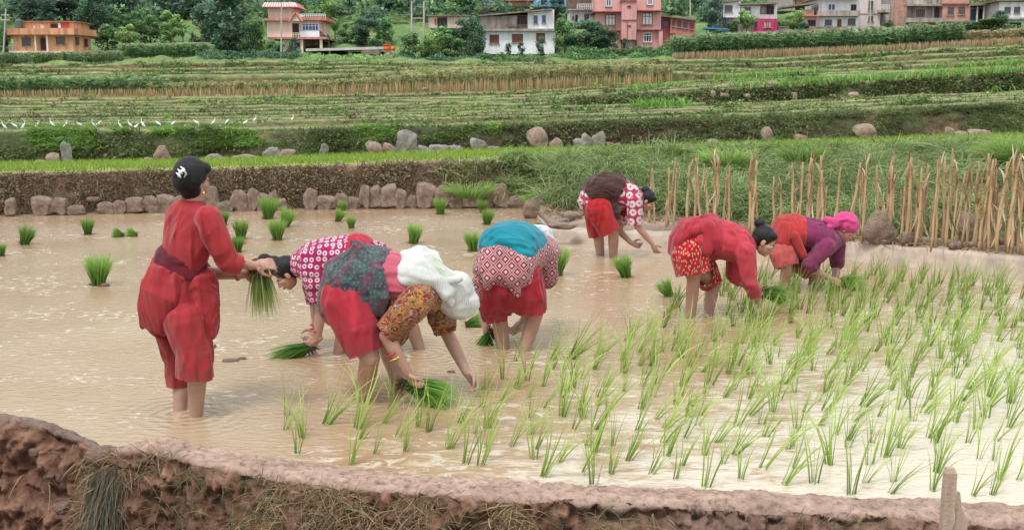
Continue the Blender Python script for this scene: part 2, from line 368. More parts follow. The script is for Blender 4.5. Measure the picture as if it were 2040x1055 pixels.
# the lower ground the camera stands over
g_ = 90; xs = np.linspace(-14, 14, g_); rws = [np.stack([xs, np.full(g_, y), np.full(g_, -.82)], 1) for y in np.linspace(-6, 6.6, 40)]
V, Fq = grid(rws); V[:, 2] += .05 * fbm(V * 1.3, 3, 3)
tag(obj('ground', V, Fq, MUD, col=np.tile(facec * 1.2, (len(V), 1)), origin=(0, 0, -.8)), 'bare lower ground in front of the bund', kind='structure')

m, t, b = newmat('smoothed_clay'); a = t.nodes.new('ShaderNodeAttribute'); a.attribute_name = 'Col'; g = geopos(t); t.links.new(mix(t, 1, a.outputs['Color'], ramp(t, noise(t, 7, 6, .65, vec=g), [(.3, .78), (.65, 1.12)]), 'MULTIPLY'), b.inputs['Base Color']); b.inputs['Roughness'].default_value = .6; bump(t, b, noise(t, 18, 6, .6, vec=g), .35, .02); CLAY = m
# mud bund on the far side, right: front face, flat wet top, and the stubble terrace behind it
pr = np.arange(1040, 2960, 6.).astype(float); n = len(pr)
fy = far_edge(pr); F0 = P3(pr, fy, np.zeros(n)); F0[:, 2] = -.05
up = L(pr, [1060, 1130, 1336, 1679, 2040, 2960], [.02, .12, .17, .19, .21, .24])
F1 = P3(pr, fy, np.zeros(n)) + np.stack([0 * up, .10 + 0 * up, up], 1); F2 = F1 + np.array([0, .26, .005]); F3 = F2 + np.array([0, .12, .05])
Bk = P3(pr, base_edge(pr) - 10, np.full(n, .2)); Bk[:, 1] = np.maximum(Bk[:, 1], F3[:, 1] + .1)
rws = []
for a_, b_, k in ((F0, F1, 6), (F1, F2, 5), (F2, F3, 4), (F3, Bk, 16)):
    for s_ in range(k): rws.append(a_ * (1 - s_ / k) + b_ * s_ / k)
rws.append(Bk); V, Fq = grid(rws); q = fbm(V * 6, 4, 21); ri_ = np.repeat(np.arange(len(rws)), n); V[:, 2] += np.where(ri_ < 11, .006, .018) * q + .015 * fbm(V * 2, 2, 4); V[:, 1] += np.where(ri_ < 11, .008, .02) * q
rowi = np.repeat(np.arange(len(rws)), n); C = np.where((rowi < 11)[:, None], np.array([.41, .33, .265]), np.array([.27, .195, .145])) * (1 + .18 * q[:, None])
C = np.where(((rowi >= 11) & (rowi < 15))[:, None], C * .72, C)
tag(obj('mud_terrace', V, Fq, CLAY, col=C, origin=(3, 11, 0)), 'bare mud terrace of maize stubble behind the smooth far bund', kind='structure')

# terraced valley side: profile rows from the far bank up to the wooded hill
n = len(PXS); rows = []; kind = []
def seg(a_, b_, k, kd, bulge=0):
    for s_ in range(k):
        u = s_ / k; r = a_ * (1 - u) + b_ * u
        if bulge: r = r + np.array([0, -bulge * sin(pi * u), 0])
        rows.append(r); kind.append(kd)
B1 = P3(PXS, base_edge(PXS), base_z(PXS)); B1[:, 2] -= .08
T1 = P3(PXS, L(PXS, *T1Y), L(PXS, *T1Z)); T1[:, 1] = np.maximum(T1[:, 1], B1[:, 1] + .12)
T1b = T1 + np.array([0, .35, .0])
B2y = L(PXS, [-900, 0, 400, 1020, 1300, 1500, 1900, 2040, 2960], [345, 326, 320, 298, 294, 285, 272, 267, 250]); B2 = P3(PXS, B2y, Y=L(PXS, [0, 2040], [25, 28]))
XR = [-900, 0, 500, 1020, 1500, 2040, 2960]
T2 = P3(PXS, L(PXS, XR, [275, 262, 262, 250, 237, 209, 182]), Y=L(PXS, [0, 2040], [25.6, 29]))
seg(B1, T1, 22, 0, .05); seg(T1, T1b, 3, 1); seg(T1b, B2, 10, 2); seg(B2, T2, 12, 3, .15)
TR = [([270, 258, 255, 243, 224, 199, 175], 54), ([258, 246, 241, 231, 217, 192, 170], 61), ([247, 236, 231, 219, 208, 185, 162], 67),
      ([235, 222, 217, 206, 172, 143, 128], 76), ([222, 211, 205, 195, 162, 134, 118], 88), ([208, 197, 192, 184, 153, 126, 110], 100),
      ([165, 152, 149, 136, 146, 118, 101], 124), ([158, 146, 142, 132, 137, 109, 94], 131), ([150, 139, 133, 129, 127, 98, 85], 138), ([143, 130, 122, 125, 117, 89, 78], 146)]
def midrow(a_, b_, w): return ([x0 * (1 - k_) + x1 * k_ for x0, x1, k_ in zip(a_[0], b_[0], w)], (a_[1] + b_[1]) / 2)
TR = TR[:2] + [midrow(TR[1], TR[2], [.5] * 7), TR[2], midrow(TR[2], TR[3], [.5, .5, .5, .5, .12, .12, .12]), TR[3], midrow(TR[3], TR[4], [.5] * 7), TR[4], midrow(TR[4], TR[5], [.5] * 7)] + TR[5:]
prev = T2; lips = []; TLIP = {}
for yy, d in TR:
    q = L(PXS, XR, yy) + 1.6 * np.array([vnoise(np.array([[p / 90., d, 0]]))[0] + .6 * vnoise(np.array([[p / 24., d, 5]]))[0] for p in PXS])
    T = P3(PXS, q, Y=np.full(n, float(d)))
    base = T.copy(); base[:, 1] -= .5 ; base[:, 2] = np.minimum(prev[:, 2] + (.15 if d > 95 else -.02), T[:, 2] - .25)
    if d == 54: base[:, 2] = T[:, 2] - .5
    seg(prev, base, 6 if d > 54 else 10, 2 if d not in (124,) else 6); T_ = T.copy(); T_[:, 2] -= .0011 * d; T_[:, 1] -= .1; base[:, 2] = np.minimum(base[:, 2], T_[:, 2] - .1); seg(base, T_, 5, 4, .1); seg(T_, T, 2, 7); seg(T, T + np.array([0, .3, .02]), 1, 7); lips.append(T); TLIP[d] = T; prev = T + np.array([0, .35, 0])
H1 = P3(PXS, L(PXS, XR, [115, 108, 112, 108, 88, 66, 60]), Y=np.full(n, 168.))
H2 = P3(PXS, L(PXS, XR, [0, 0, -5, 0, 0, 0, 0]), Y=np.full(n, 225.)); H3 = P3(PXS, np.full(n, -200.), Y=np.full(n, 320.)); H4 = P3(PXS, np.full(n, -420.), Y=np.full(n, 520.))
seg(prev, H1, 8, 5); seg(H1, H2, 14, 5); seg(H2, H3, 14, 5); seg(H3, H4, 10, 5); rows.append(H4); kind.append(5)
V, Fq = grid(rows); kv = np.repeat(kind, n); pv = np.tile(PXS, len(rows)); Yv = V[:, 1].copy()
q1 = fbm(V * 2.5, 4, 31); q2 = fbm(V * 9, 3, 37); q3 = fbm(V * np.array([.35, .35, .35]), 3, 41)
amp = np.select([kv == 0, kv == 3, kv == 4], [.07, .16, .2], .03)
V[:, 1] += amp * q1 + np.where(kv == 0, .03 * q2, 0); V[:, 2] += np.where(np.isin(kv, (1, 2, 4)), .015 * q1, 0) + np.where(kv == 5, .5 * q3, 0)
def lerp(a_, b_, k): return np.array(a_) * (1 - k[:, None]) + np.array(b_) * k[:, None]
k1 = np.clip(.5 + q1 * .7, 0, 1); k3 = np.clip(.5 + q3 * .9, 0, 1)
gr = np.clip((pv - 1000) / 300, 0, 1)
cA = lerp((.19, .115, .08), (.33, .225, .165), k1) * (1 - gr[:, None]) + lerp((.07, .075, .035), (.13, .14, .05), k1) * gr[:, None]
cols = np.select([(kv == k)[:, None] for k in range(8)],
    [cA, np.tile([.36, .27, .19], (len(V), 1)), lerp((.06, .11, .035), (.15, .17, .07), k3), lerp((.075, .085, .04), (.17, .12, .07), k1 * k3 * 1.4),
     lerp((.075, .115, .04), (.17, .13, .075), k3), lerp((.09, .17, .06), (.16, .24, .09), k3), lerp((.25, .2, .1), (.3, .24, .12), k1), lerp((.27, .25, .14), (.19, .25, .10), k3)])
near2 = (kv == 2) & (np.repeat(np.arange(len(rows)), n) < 36); cols[near2] = lerp((.24, .33, .06), (.30, .36, .09), k1)[near2]
m, t, b = newmat('terrace_soil'); a = t.nodes.new('ShaderNodeAttribute'); a.attribute_name = 'Col'; g = geopos(t)
f = noise(t, 1.1, 8, .75, vec=g); f2 = noise(t, 14, 5, .7, vec=g)
c = mix(t, 1, a.outputs['Color'], ramp(t, f, [(.3, (.5, .55, .5)), (.5, (1, 1, 1)), (.7, (1.45, 1.4, 1.3))]), 'MULTIPLY')
c = mix(t, 1, c, ramp(t, f2, [(.3, (.6, .6, .6)), (.7, (1.35, 1.35, 1.35))]), 'MULTIPLY')
t.links.new(c, b.inputs['Base Color']); b.inputs['Roughness'].default_value = .9; b.inputs['Specular IOR Level'].default_value = .1
bump(t, b, f2, .8, .08)
tag(obj('terraced_hillside', V, Fq, m, col=cols, origin=(0, 20, 0)), 'stepped earth terraces climbing to the wooded hill', kind='structure')
# far sheet so the ground runs on beyond the hill and to either side
gv = np.array([(-1500, -900, -1.2), (1500, -900, -1.2), (1500, 1500, -1.2), (-1500, 1500, -1.2)]); 
tag(obj('plain', gv, np.array([[0, 1, 2, 3]]), surf('plain_grass', (.08, .12, .04), (.14, .17, .06), .1, wpos=True, bst=0), origin=(0, 0, -1.2)), 'open ground around the terraces', kind='structure')
TB2 = B2
# ------------------------------------------------------------------ cloth, skin and hair
def cloth(name, c1, c2=None, pat=None, rough=.85, wr=.3, wscale=14, stretch=(1, 1, .35), sheen=.15):
    """woven cloth: folds in the bump, a little wear and fold shading in the colour; pat(t, uv) returns a colour socket"""
    m, t, b = newmat(name); c2 = c2 or tuple(x * .72 for x in c1)
    f = noise(t, 7, 4, .6, stretch=stretch)
    uv = t.nodes.new('ShaderNodeTexCoord').outputs['UV']
    if pat:
        c = mix(t, 1, pat(t, uv), ramp(t, f, [(.3, .8), (.7, 1.1)]), 'MULTIPLY')
    else: c = ramp(t, f, [(.35, c2), (.65, c1)])
    fine = noise(t, 220, 2, .5, src='Object'); c = mix(t, 1, c, ramp(t, fine, [(.3, .88), (.7, 1.1)]), 'MULTIPLY')
    # damp and muddy towards the water
    z = t.nodes.new('ShaderNodeSeparateXYZ'); t.links.new(geopos(t), z.inputs[0])
    mr = node(t, 'ShaderNodeMapRange'); mr.inputs['From Min'].default_value = .62; mr.inputs['From Max'].default_value = .2; t.links.new(z.outputs[2], mr.inputs['Value'])
    mm = node(t, 'ShaderNodeMath', operation='MULTIPLY'); t.links.new(mr.outputs[0], mm.inputs[0]); t.links.new(ramp(t, noise(t, 16, 5, .7), [(.42, 0), (.66, .8)]), mm.inputs[1])
    c = mix(t, mm.outputs[0], c, (.2, .09, .065))
    t.links.new(c, b.inputs['Base Color']); b.inputs['Roughness'].default_value = rough; b.inputs['Specular IOR Level'].default_value = .15
    b.inputs['Sheen Weight'].default_value = sheen; b.inputs['Sheen Roughness'].default_value = .5
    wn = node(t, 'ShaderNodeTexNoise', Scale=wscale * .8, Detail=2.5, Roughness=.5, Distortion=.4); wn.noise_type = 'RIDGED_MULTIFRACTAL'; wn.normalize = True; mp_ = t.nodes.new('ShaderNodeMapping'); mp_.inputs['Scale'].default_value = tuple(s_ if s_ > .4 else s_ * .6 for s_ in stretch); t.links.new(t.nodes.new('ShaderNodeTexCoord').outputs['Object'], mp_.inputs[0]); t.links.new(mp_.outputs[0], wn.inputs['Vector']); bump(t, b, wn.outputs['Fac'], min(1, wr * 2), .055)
    c = mix(t, .75, c, mix(t, 1, c, ramp(t, wn.outputs['Fac'], [(.2, .6), (.75, 1.15)]), 'MULTIPLY')); t.links.new(c, b.inputs['Base Color'])  # creases between the folds darkened in the colour as shading
    return m
def pt(fn):
    return fn
def ringpat(scale, bg, ring, r0=.16, r1=.34, rand=.25, dot=None):
    def f(t, uv):
        v = node(t, 'ShaderNodeTexVoronoi', Scale=scale, Randomness=rand); v.voronoi_dimensions = '2D'; t.links.new(uv, v.inputs['Vector'])
        return ramp(t, v.outputs['Distance'], [(0, dot or bg), (r0, dot or bg), (r0 + .03, ring), (r1, ring), (r1 + .03, bg)])
    return f
def gridpat(scale, bg, line, dot):
    def f(t, uv):
        mp = t.nodes.new('ShaderNodeMapping'); mp.inputs['Rotation'].default_value = (0, 0, R(45)); mp.inputs['Scale'].default_value = (scale,) * 3; t.links.new(uv, mp.inputs[0])
        v = node(t, 'ShaderNodeTexVoronoi', Scale=1, Randomness=0.06); v.voronoi_dimensions = '2D'; v.distance = 'CHEBYCHEV'; t.links.new(mp.outputs[0], v.inputs['Vector'])
        d = v.outputs['Distance']; return ramp(t, d, [(0, dot), (.14, dot), (.17, bg), (.33, bg), (.36, line), (.43, line), (.46, bg), (.49, (.42, .05, .09))])
    return f
def leafpat(scale, cols, strch=(1, 1, 1), detail=3):
    def f(t, uv):
        n = noise(t, scale, detail, .6, vec=uv, stretch=strch, dist=1.4)
        k = len(cols); return ramp(t, n, [(.30 + .42 * i / (k - 1), c) for i, c in enumerate(cols)])
    return f
def speckpat(scale, bg, fg, r=.2):
    def f(t, uv):
        mp = t.nodes.new('ShaderNodeMapping'); mp.inputs['Scale'].default_value = (1.5, .7, 1); mp.inputs['Rotation'].default_value = (0, 0, .6); t.links.new(uv, mp.inputs[0])
        v = node(t, 'ShaderNodeTexVoronoi', Scale=scale, Randomness=.9); v.voronoi_dimensions = '2D'; t.links.new(mp.outputs[0], v.inputs['Vector'])
        return ramp(t, v.outputs['Distance'], [(0, fg), (r, fg), (r + .05, bg)])
    return f
def plaidpat(t, uv):
    def band(rot, sc, st):
        w = node(t, 'ShaderNodeTexWave', Scale=sc, Distortion=1.5); mp = t.nodes.new('ShaderNodeMapping'); mp.inputs['Rotation'].default_value = (0, 0, rot); t.links.new(uv, mp.inputs[0]); t.links.new(mp.outputs[0], w.inputs['Vector'])
        return ramp(t, w.outputs['Fac'], st)
    base = leafpat(9, [(.045, .065, .075), (.09, .125, .125), (.055, .045, .075), (.12, .15, .14)])(t, uv)
    c = mix(t, band(.5, 2.2, [(.72, 0), (.8, .75)]), base, (.20, .06, .10)); c = mix(t, band(2.0, 3.1, [(.8, 0), (.87, .7)]), c, (.07, .16, .13))
    v = node(t, 'ShaderNodeTexVoronoi', Scale=34, Randomness=.6); v.voronoi_dimensions = '2D'; t.links.new(uv, v.inputs['Vector'])
    return mix(t, ramp(t, v.outputs['Distance'], [(.18, .6), (.24, 0)]), c, (.20, .22, .23))

m, t, b = newmat('skin'); f = noise(t, 12, 5, .6); c = ramp(t, f, [(.3, (.33, .165, .115)), (.7, (.46, .255, .185))])
z = t.nodes.new('ShaderNodeSeparateXYZ'); t.links.new(geopos(t), z.inputs[0])
mr = node(t, 'ShaderNodeMapRange'); mr.inputs['From Min'].default_value = .42; mr.inputs['From Max'].default_value = .0; t.links.new(z.outputs[2], mr.inputs['Value'])
mm = node(t, 'ShaderNodeMath', operation='MULTIPLY'); t.links.new(mr.outputs[0], mm.inputs[0]); t.links.new(ramp(t, noise(t, 24, 5, .7, stretch=(1, 1, .4)), [(.4, .25), (.6, 1)]), mm.inputs[1])
c = mix(t, mm.outputs[0], c, (.34, .24, .18)); t.links.new(c, b.inputs['Base Color']); b.inputs['Roughness'].default_value = .42
b.inputs['Subsurface Weight'].default_value = .08; b.inputs['Subsurface Radius'].default_value = (.02, .008, .004); b.inputs['Subsurface Scale'].default_value = .3
bump(t, b, noise(t, 70, 4, .6), .18, .006); SKIN = m
m, t, b = newmat('hair'); f = noise(t, 30, 4, .6, stretch=(6, 1, 1), dist=.5); t.links.new(ramp(t, f, [(.3, (.004, .004, .005)), (.7, (.014, .013, .016))]), b.inputs['Base Color'])
b.inputs['Roughness'].default_value = .5; b.inputs['Specular IOR Level'].default_value = .3; bump(t, b, noise(t, 60, 3, .6, stretch=(8, 1.2, 1)), .5, .008); HAIR = m
def plain(name, c, rough=.5, metal=0):
    m, t, b = newmat(name); b.inputs['Base Color'].default_value = (*c, 1); b.inputs['Roughness'].default_value = rough; b.inputs['Metallic'].default_value = metal; return m
EYEW = plain('eye_white', (.7, .66, .6), .3); EYED = plain('eye_dark', (.02, .012, .01), .2); LIP = plain('lip', (.32, .10, .08), .45)
GOLD = plain('gold', (.75, .5, .16), .35, .9); BANG = plain('red_bangle', (.42, .04, .03), .3); CLIP = plain('white_plastic', (.82, .83, .84), .3)
red1 = (.50, .048, .056)

# ------------------------------------------------------------------ people
def nrm(v): v = np.array(v, float); return v / (np.linalg.norm(v) + 1e-9)
def basis(face, up):
    f = nrm(face); u = np.array(up, float); u = nrm(u - f * f.dot(u)); return np.stack([np.cross(f, u), f, u], 1)   # columns: right, forward, up
def folds(V, N, amp, dirv, freq, seed, sag=None):
    """ridged creases running along dirv, stronger in some places, with finer crumple over them"""
    d = nrm(dirv); a = nrm(np.cross(d, [.3, 1, .2])); b2 = np.cross(d, a)
    Q = np.stack([V @ a, V @ b2, V @ d], 1); w = np.stack([vnoise(V * 6, seed), vnoise(V * 6 + 9, seed + 1), vnoise(V * 4, seed + 2)], 1) * .05; Q = Q + w
    f = freq / 3.6; r1 = 1 - np.abs(vnoise(Q * [f, f, f * .13], seed + 3)) * 2.2; r2 = 1 - np.abs(vnoise(Q * [f * 1.9, f * 1.9, f * .22], seed + 4)) * 2.2
    h = r1 * .85 + r2 * .4
    k = np.clip(.75 + vnoise(V * 4, seed + 9) * .8, .15, 1.5)
    return V + N * (amp * h * k)[:, None]
def garment(name, g, mt, parent, vox=.009, it=4, amp=.006, dirv=(0, 0, 1), freq=70, seed=1, label=None, cuts=()):
    V, N, Fq = remesh(g, vox, it); V = folds(V, N, amp * 1.25, dirv, freq, seed)
    if cuts:                                     # open hems and cuffs
        keep = np.ones(len(V), bool)
        for p, n_, r in cuts:
            p = np.array(p, float); D = V - p; keep &= ~((D @ nrm(n_) > .008 * vnoise(V * 14, seed + 21)) & (np.linalg.norm(D, axis=1) < r))
        Fq = np.asarray(Fq); Fq = Fq[keep[Fq].all(1)]; used = np.unique(Fq); mp = -np.ones(len(V), int); mp[used] = np.arange(len(used)); V = V[used]; Fq = mp[Fq]
    o = obj(name, V, Fq, mt, parent, smooth=True, uvbox=1.0)
    if label: o['label'] = label
    return o
def tubeend(g, p1, r1, p2, r2, ext=.06, fl=1.06, R_=.24, lst=None):
    """a sleeve or trouser leg from p1 to its hem at p2; it runs on past the hem, where the cut opens it"""
    p1, p2 = np.array(p1, float), np.array(p2, float); d = nrm(p2 - p1); g.limb(p1, r1, p2, r2); g.tube([p2, p2 + d * ext], [r2, r2 * fl], 14); lst.append((p2, d, R_)); return g
def hand(g, wrist, d, palm, curl=.8, k=1.0, spread=1.0, side=1):
    """palm and five bent fingers; d = direction of the fingers, palm = direction the palm faces"""
    d = nrm(d); p = nrm(np.array(palm, float) - d * np.dot(palm, d)); s_ = np.cross(d, p) * side
    w = np.array(wrist, float); pc = w + d * .042 * k
    M = np.stack([s_, d, p], 1); g.ell(pc, .038 * k, .05 * k, .017 * k, M)
    g.limb(w - d * .02, .024 * k, pc, .020 * k)
    for i, (off, ln) in enumerate(((-.028, .068), (-.0095, .078), (.0095, .073), (.028, .058))):
        a0 = w + d * .078 * k + s_ * off * k; cu = curl * (1 + .12 * i); prev = a0; ang = 0; dd = nrm(d + s_ * off * 4 * spread)
        pts = [w + d * .055 * k + s_ * off * .9 * k, a0]; 
        for j, fr in enumerate((.45, .3, .25)):
            ang += cu * (.55 if j == 0 else .75); q = dd * cos(ang) + p * sin(ang); prev = prev + q * ln * fr * k; pts.append(prev)
        g.chain(pts, [.0095 * k, .0092 * k, .0085 * k, .008 * k, .0068 * k])
    t0 = w + d * .022 * k - s_ * .026 * k; t1 = t0 + nrm(d * .6 - s_ * .8 + p * .45) * .036 * k; t2 = t1 + nrm(d * .9 - s_ * .1 + p * .6 * (1 + curl * .3)) * .032 * k
    t3 = t2 + nrm(d * .8 + s_ * .2 + p * .7) * .022 * k; g.chain([t0, t1, t2, t3], [.015 * k, .011 * k, .0095 * k, .0075 * k])
def head(g, c, M, k=1.0):
    """skull, jaw, nose, ears, brow on local axes right/forward/up"""
    c = np.array(c, float)
    def q(x, y, z): return c + M @ np.array([x, y, z]) * k
    g.ell(q(0, -.012, .028), .074 * k, .092 * k, .085 * k, M, 18); g.ell(q(0, .026, -.03), .058 * k, .062 * k, .075 * k, M, 16)
    g.ell(q(0, .058, -.082), .026 * k, .024 * k, .022 * k, M); g.ell(q(0, .072, .012), .05 * k, .018 * k, .016 * k, M)
    g.limb(q(0, .084, .008), .008 * k, q(0, .106, -.026), .0125 * k); g.ell(q(.011, .094, -.03), .009 * k, .01 * k, .008 * k, M); g.ell(q(-.011, .094, -.03), .009 * k, .01 * k, .008 * k, M)
    for s_ in (-1, 1):
        g.ell(q(s_ * .036, .052, -.022), .026 * k, .026 * k, .022 * k, M); g.ell(q(s_ * .076, -.004, -.012), .010 * k, .019 * k, .031 * k, M)
    g.ell(q(0, .086, -.058), .024 * k, .012 * k, .012 * k, M)
    return q
def face_bits(q, M, parent, k=1.0):
    for s_ in (-1, 1):
        g = Geo(); g.ell(q(s_ * .031, .076, -.006), .0115 * k, .0085 * k, .0045 * k, M, 12); e = g.obj('eye', EYEW, parent, smooth=True)
        g = Geo(); g.ell(q(s_ * .031, .0835, -.006), .0062 * k, .004 * k, .0044 * k, M, 10); g.obj('iris', EYED, e, smooth=True)
        g = Geo(); g.tube([q(s_ * .016, .087, .014), q(s_ * .034, .084, .019), q(s_ * .052, .068, .013)], [.003 * k, .0036 * k, .002 * k], 6); g.obj('eyebrow', HAIR, parent, smooth=True)
    g = Geo(); g.ell(q(0, .095, -.0545), .021 * k, .006 * k, .0045 * k, M, 12); g.ell(q(0, .094, -.0625), .018 * k, .007 * k, .005 * k, M, 12); g.obj('lips', LIP, parent, smooth=True)
def haircap(g, c, M, k=1.0, low=-.03):
    c = np.array(c, float); q = lambda x, y, z: c + M @ np.array([x, y, z]) * k
    g.ell(q(0, -.022, .036), .084 * k, .092 * k, .088 * k, M, 18); g.ell(q(0, -.055, -.01), .072 * k, .055 * k, .07 * k, M, 16)
    g.ell(q(.03, .03, .07), .045 * k, .045 * k, .035 * k, M); g.ell(q(-.03, .03, .07), .045 * k, .045 * k, .035 * k, M); return q
def ringat(name, p, d, r, th, mt, parent, n=20):
    d = nrm(d); a = nrm(np.cross(d, [.1, .2, 1])); b2 = np.cross(d, a); a_ = np.arange(n + 1) * 2 * pi / n
    g = Geo(); g.tube([np.array(p) + r * (cos(x) * a + sin(x) * b2) for x in a_], th, 8); return g.obj(name, mt, parent, smooth=True)
def person(base, label):
    return empty('person', base, label, 'person', None)
class Pose:
    def __init__(s, Y): s.Y = Y
    def __call__(s, x, y, d=0): return at(x, y, s.Y + d)
def body(parent, g, vox=.0055):
    V, N, Fq = remesh(g, vox, 3, .4); return obj('body', V, Fq, SKIN, parent, smooth=True)
def leg(g, hip, knee, foot, k=1.0):
    hip, knee, foot = map(lambda v: np.array(v, float), (hip, knee, foot)); calf = knee * .68 + foot * .32 + np.array([0, .012, 0])
    g.limb(hip, .085 * k, knee, .056 * k); g.limb(knee, .054 * k, calf, .053 * k); g.limb(calf, .053 * k, foot, .036 * k)
    d = nrm(foot - knee); g.limb(foot, .036 * k, foot + d * .12, .032 * k)
    f2 = foot + d * .12; g.limb(f2, .034, f2 + np.array([.1, .05, -.03]), .026)
def arm(g, sh, el, wr, k=1.0):
    sh, el, wr = map(lambda v: np.array(v, float), (sh, el, wr)); g.limb(sh, .05 * k, el, .040 * k); mid = el * .7 + wr * .3
    g.limb(el, .038 * k, mid, .039 * k); g.limb(mid, .039 * k, wr, .025 * k)

bundles_held = []
# --- the standing woman seen from behind
Y0 = on(390, 825)[1]; P = Pose(Y0); root = person(P(385, 825), 'woman in a plain red kurta standing upright in the water with her back to us')
hM = basis((.62, .78, -.16), (0.16, 0.05, 1)); hc = P(384, 358, 0)
g = Geo(); q = head(g, hc, hM, .98)
g.limb(P(388, 378, 0), .052, P(384, 425, .0), .058)
g.spine([(P(384, 415), .10, .06), (P(380, 440), .19, .085), (P(372, 490), .165, .10), (P(358, 540), .145, .095), (P(350, 600), .17, .115), (P(352, 640), .16, .12)], (-.75, -1, 0) if 0 else (.8, -.6, 0))
E1, W1 = P(452, 520, -.10), P(507, 529, -.06); E2, W2 = P(400, 543, .22), P(482, 547, .10)
arm(g, P(416, 437, -.14), E1, W1); arm(g, P(352, 437, .14), E2, W2)
hand(g, W1, (.9, .2, .1), (.2, .8, -.5), .9, 1.0, side=1); hand(g, W2, (.85, -.35, .12), (.1, -.6, -.5), 1.0, .98, side=-1)
leg(g, P(368, 640, -.08), P(392, 720, -.08), P(390, 838, -.02), 1.02); leg(g, P(340, 640, .1), P(362, 720, .14), P(358, 826, .1), 1.0)
body(root, g); face_bits(q, hM, root, .98)
g = Geo(); q = haircap(g, hc, hM, 1.04); g.ell(P(376, 354, -.04), .082, .07, .10); g.ell(P(364, 350, -.05), .058, .05, .075); g.ell(P(380, 380, -.02), .062, .055, .055); g.ell(P(370, 366, -.05), .05, .05, .05)
V, N, Fq = remesh(g, .007, 3); obj('hair', V, Fq, HAIR, root)
g = Geo(); cc = P(360, 342, -.15); g.tube([P(355, 352, -.115), P(359, 342, -.13), P(366, 339, -.13), P(371, 346, -.125), P(367, 353, -.12)], [.004, .008, .009, .006, .004], 8)
for x_, y_ in ((351, 344), (354, 337), (360, 332)): g.tube([P(x_, y_, -.12), P(x_ + 6, y_ + 5, -.133), P(x_ + 9, y_ + 10, -.13)], [.003, .006, .005], 8)
g.obj('hair_clip', CLIP, root, smooth=True)
g = Geo(); g.ell(P(406, 385, -.075), .007, .007, .009); g.obj('earring', GOLD, root, smooth=True)
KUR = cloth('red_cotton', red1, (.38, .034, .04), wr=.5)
g = Geo(); ax = (.8, -.6, 0)
g.spine([(P(385, 404), .075, .065), (P(383, 416), .14, .085), (P(380, 440), .185, .10), (P(374, 485), .165, .115), (P(364, 525), .145, .108)], ax)
g.limb(P(414, 436, -.14), .076, P(440, 490, -.15), .068); g.limb(P(440, 490, -.15), .068, P(455, 522, -.12), .062); K = []; tubeend(g, P(455, 522, -.12), .058, P(482, 527, -.085), .050, lst=K, R_=.12)
g.limb(P(354, 436, .14), .074, P(385, 520, .24), .06); tubeend(g, P(385, 520, .24), .06, P(406, 544, .22), .052, lst=K, R_=.12)
garment('kurta', g, KUR, root, seed=2, amp=.008, freq=60, dirv=(.6, 0, 1), cuts=K)
g = Geo(); g.spine([(P(358, 530), .155, .12), (P(352, 570), .172, .14), (P(346, 610), .176, .145), (P(348, 645), .16, .125)], (1, -.2, 0))
g.limb(P(368, 640, -.08), .115, P(388, 700, -.09), .098); K = []; tubeend(g, P(388, 700, -.09), .098, P(388, 750, -.08), .10, lst=K, R_=.2)
g.limb(P(338, 640, .10), .11, P(357, 720, .16), .078); tubeend(g, P(357, 720, .16), .078, P(357, 770, .15), .072, lst=K, R_=.16)
garment('trousers', g, KUR, root, seed=5, amp=.011, freq=52, it=4, cuts=K, dirv=(.25, 0, 1))
g = Geo()                                                    # kurta tail hanging behind, and the flap in front with its trim
g.spine([(P(332, 540, -.09), .12, .035), (P(314, 585, -.12), .12, .035), (P(306, 625, -.10), .10, .03), (P(304, 655, -.07), .085, .022)], (1, -.35, -.25))
g.spine([(P(292, 560, 0), .06, .03), (P(284, 610, 0), .07, .028), (P(287, 650, 0), .05, .02)], (.3, -1, 0))
g.limb(P(305, 655, -.06), .03, P(326, 682, -.04), .015); g.limb(P(300, 630, -.08), .035, P(284, 650, -.05), .012)
g.spine([(P(395, 550, -.02), .10, .09), (P(404, 600, -.02), .09, .085), (P(411, 640, -.02), .07, .07), (P(415, 668, -.02), .055, .05)], (.6, -.8, 0))
garment('kurta_skirt', g, KUR, root, seed=8, amp=.009, freq=62, vox=.008)
TRIM = cloth('gold_trim', (.5, .3, .15), pat=leafpat(60, [(.38, .03, .03), (.50, .28, .13), (.3, .03, .03), (.52, .34, .18)]))
g = Geo(); g.tube([P(412, 690, -.05), P(422, 694, -.04), P(430, 688, -.02)], .010, 8); g.obj('hem_trim', TRIM, root, smooth=True)
g = Geo(); g.spine([(P(363, 510), .158, .118), (P(360, 526), .165, .125), (P(357, 538), .165, .127)], (.82, -.5, -.42)); SASH = cloth('dark_red_sash', (.20, .02, .035), (.12, .015, .03), wr=.4, stretch=(.3, 1, 1))
garment('waist_sash', g, SASH, root, seed=4, amp=.004, dirv=(1, 0, -.25), freq=80)
ringat('bangle', P(493, 528, -.06), (.9, .2, .1), .034, .006, BANG, root); ringat('bangle', P(474, 547, .11), (.9, -.3, 0), .031, .005, BANG, root)
bundles_held.append(((518, 540, -.02), (.12, -.1, -1), .25, 'muddy bundle of rice seedlings held out by the standing woman in red', Y0, .95))

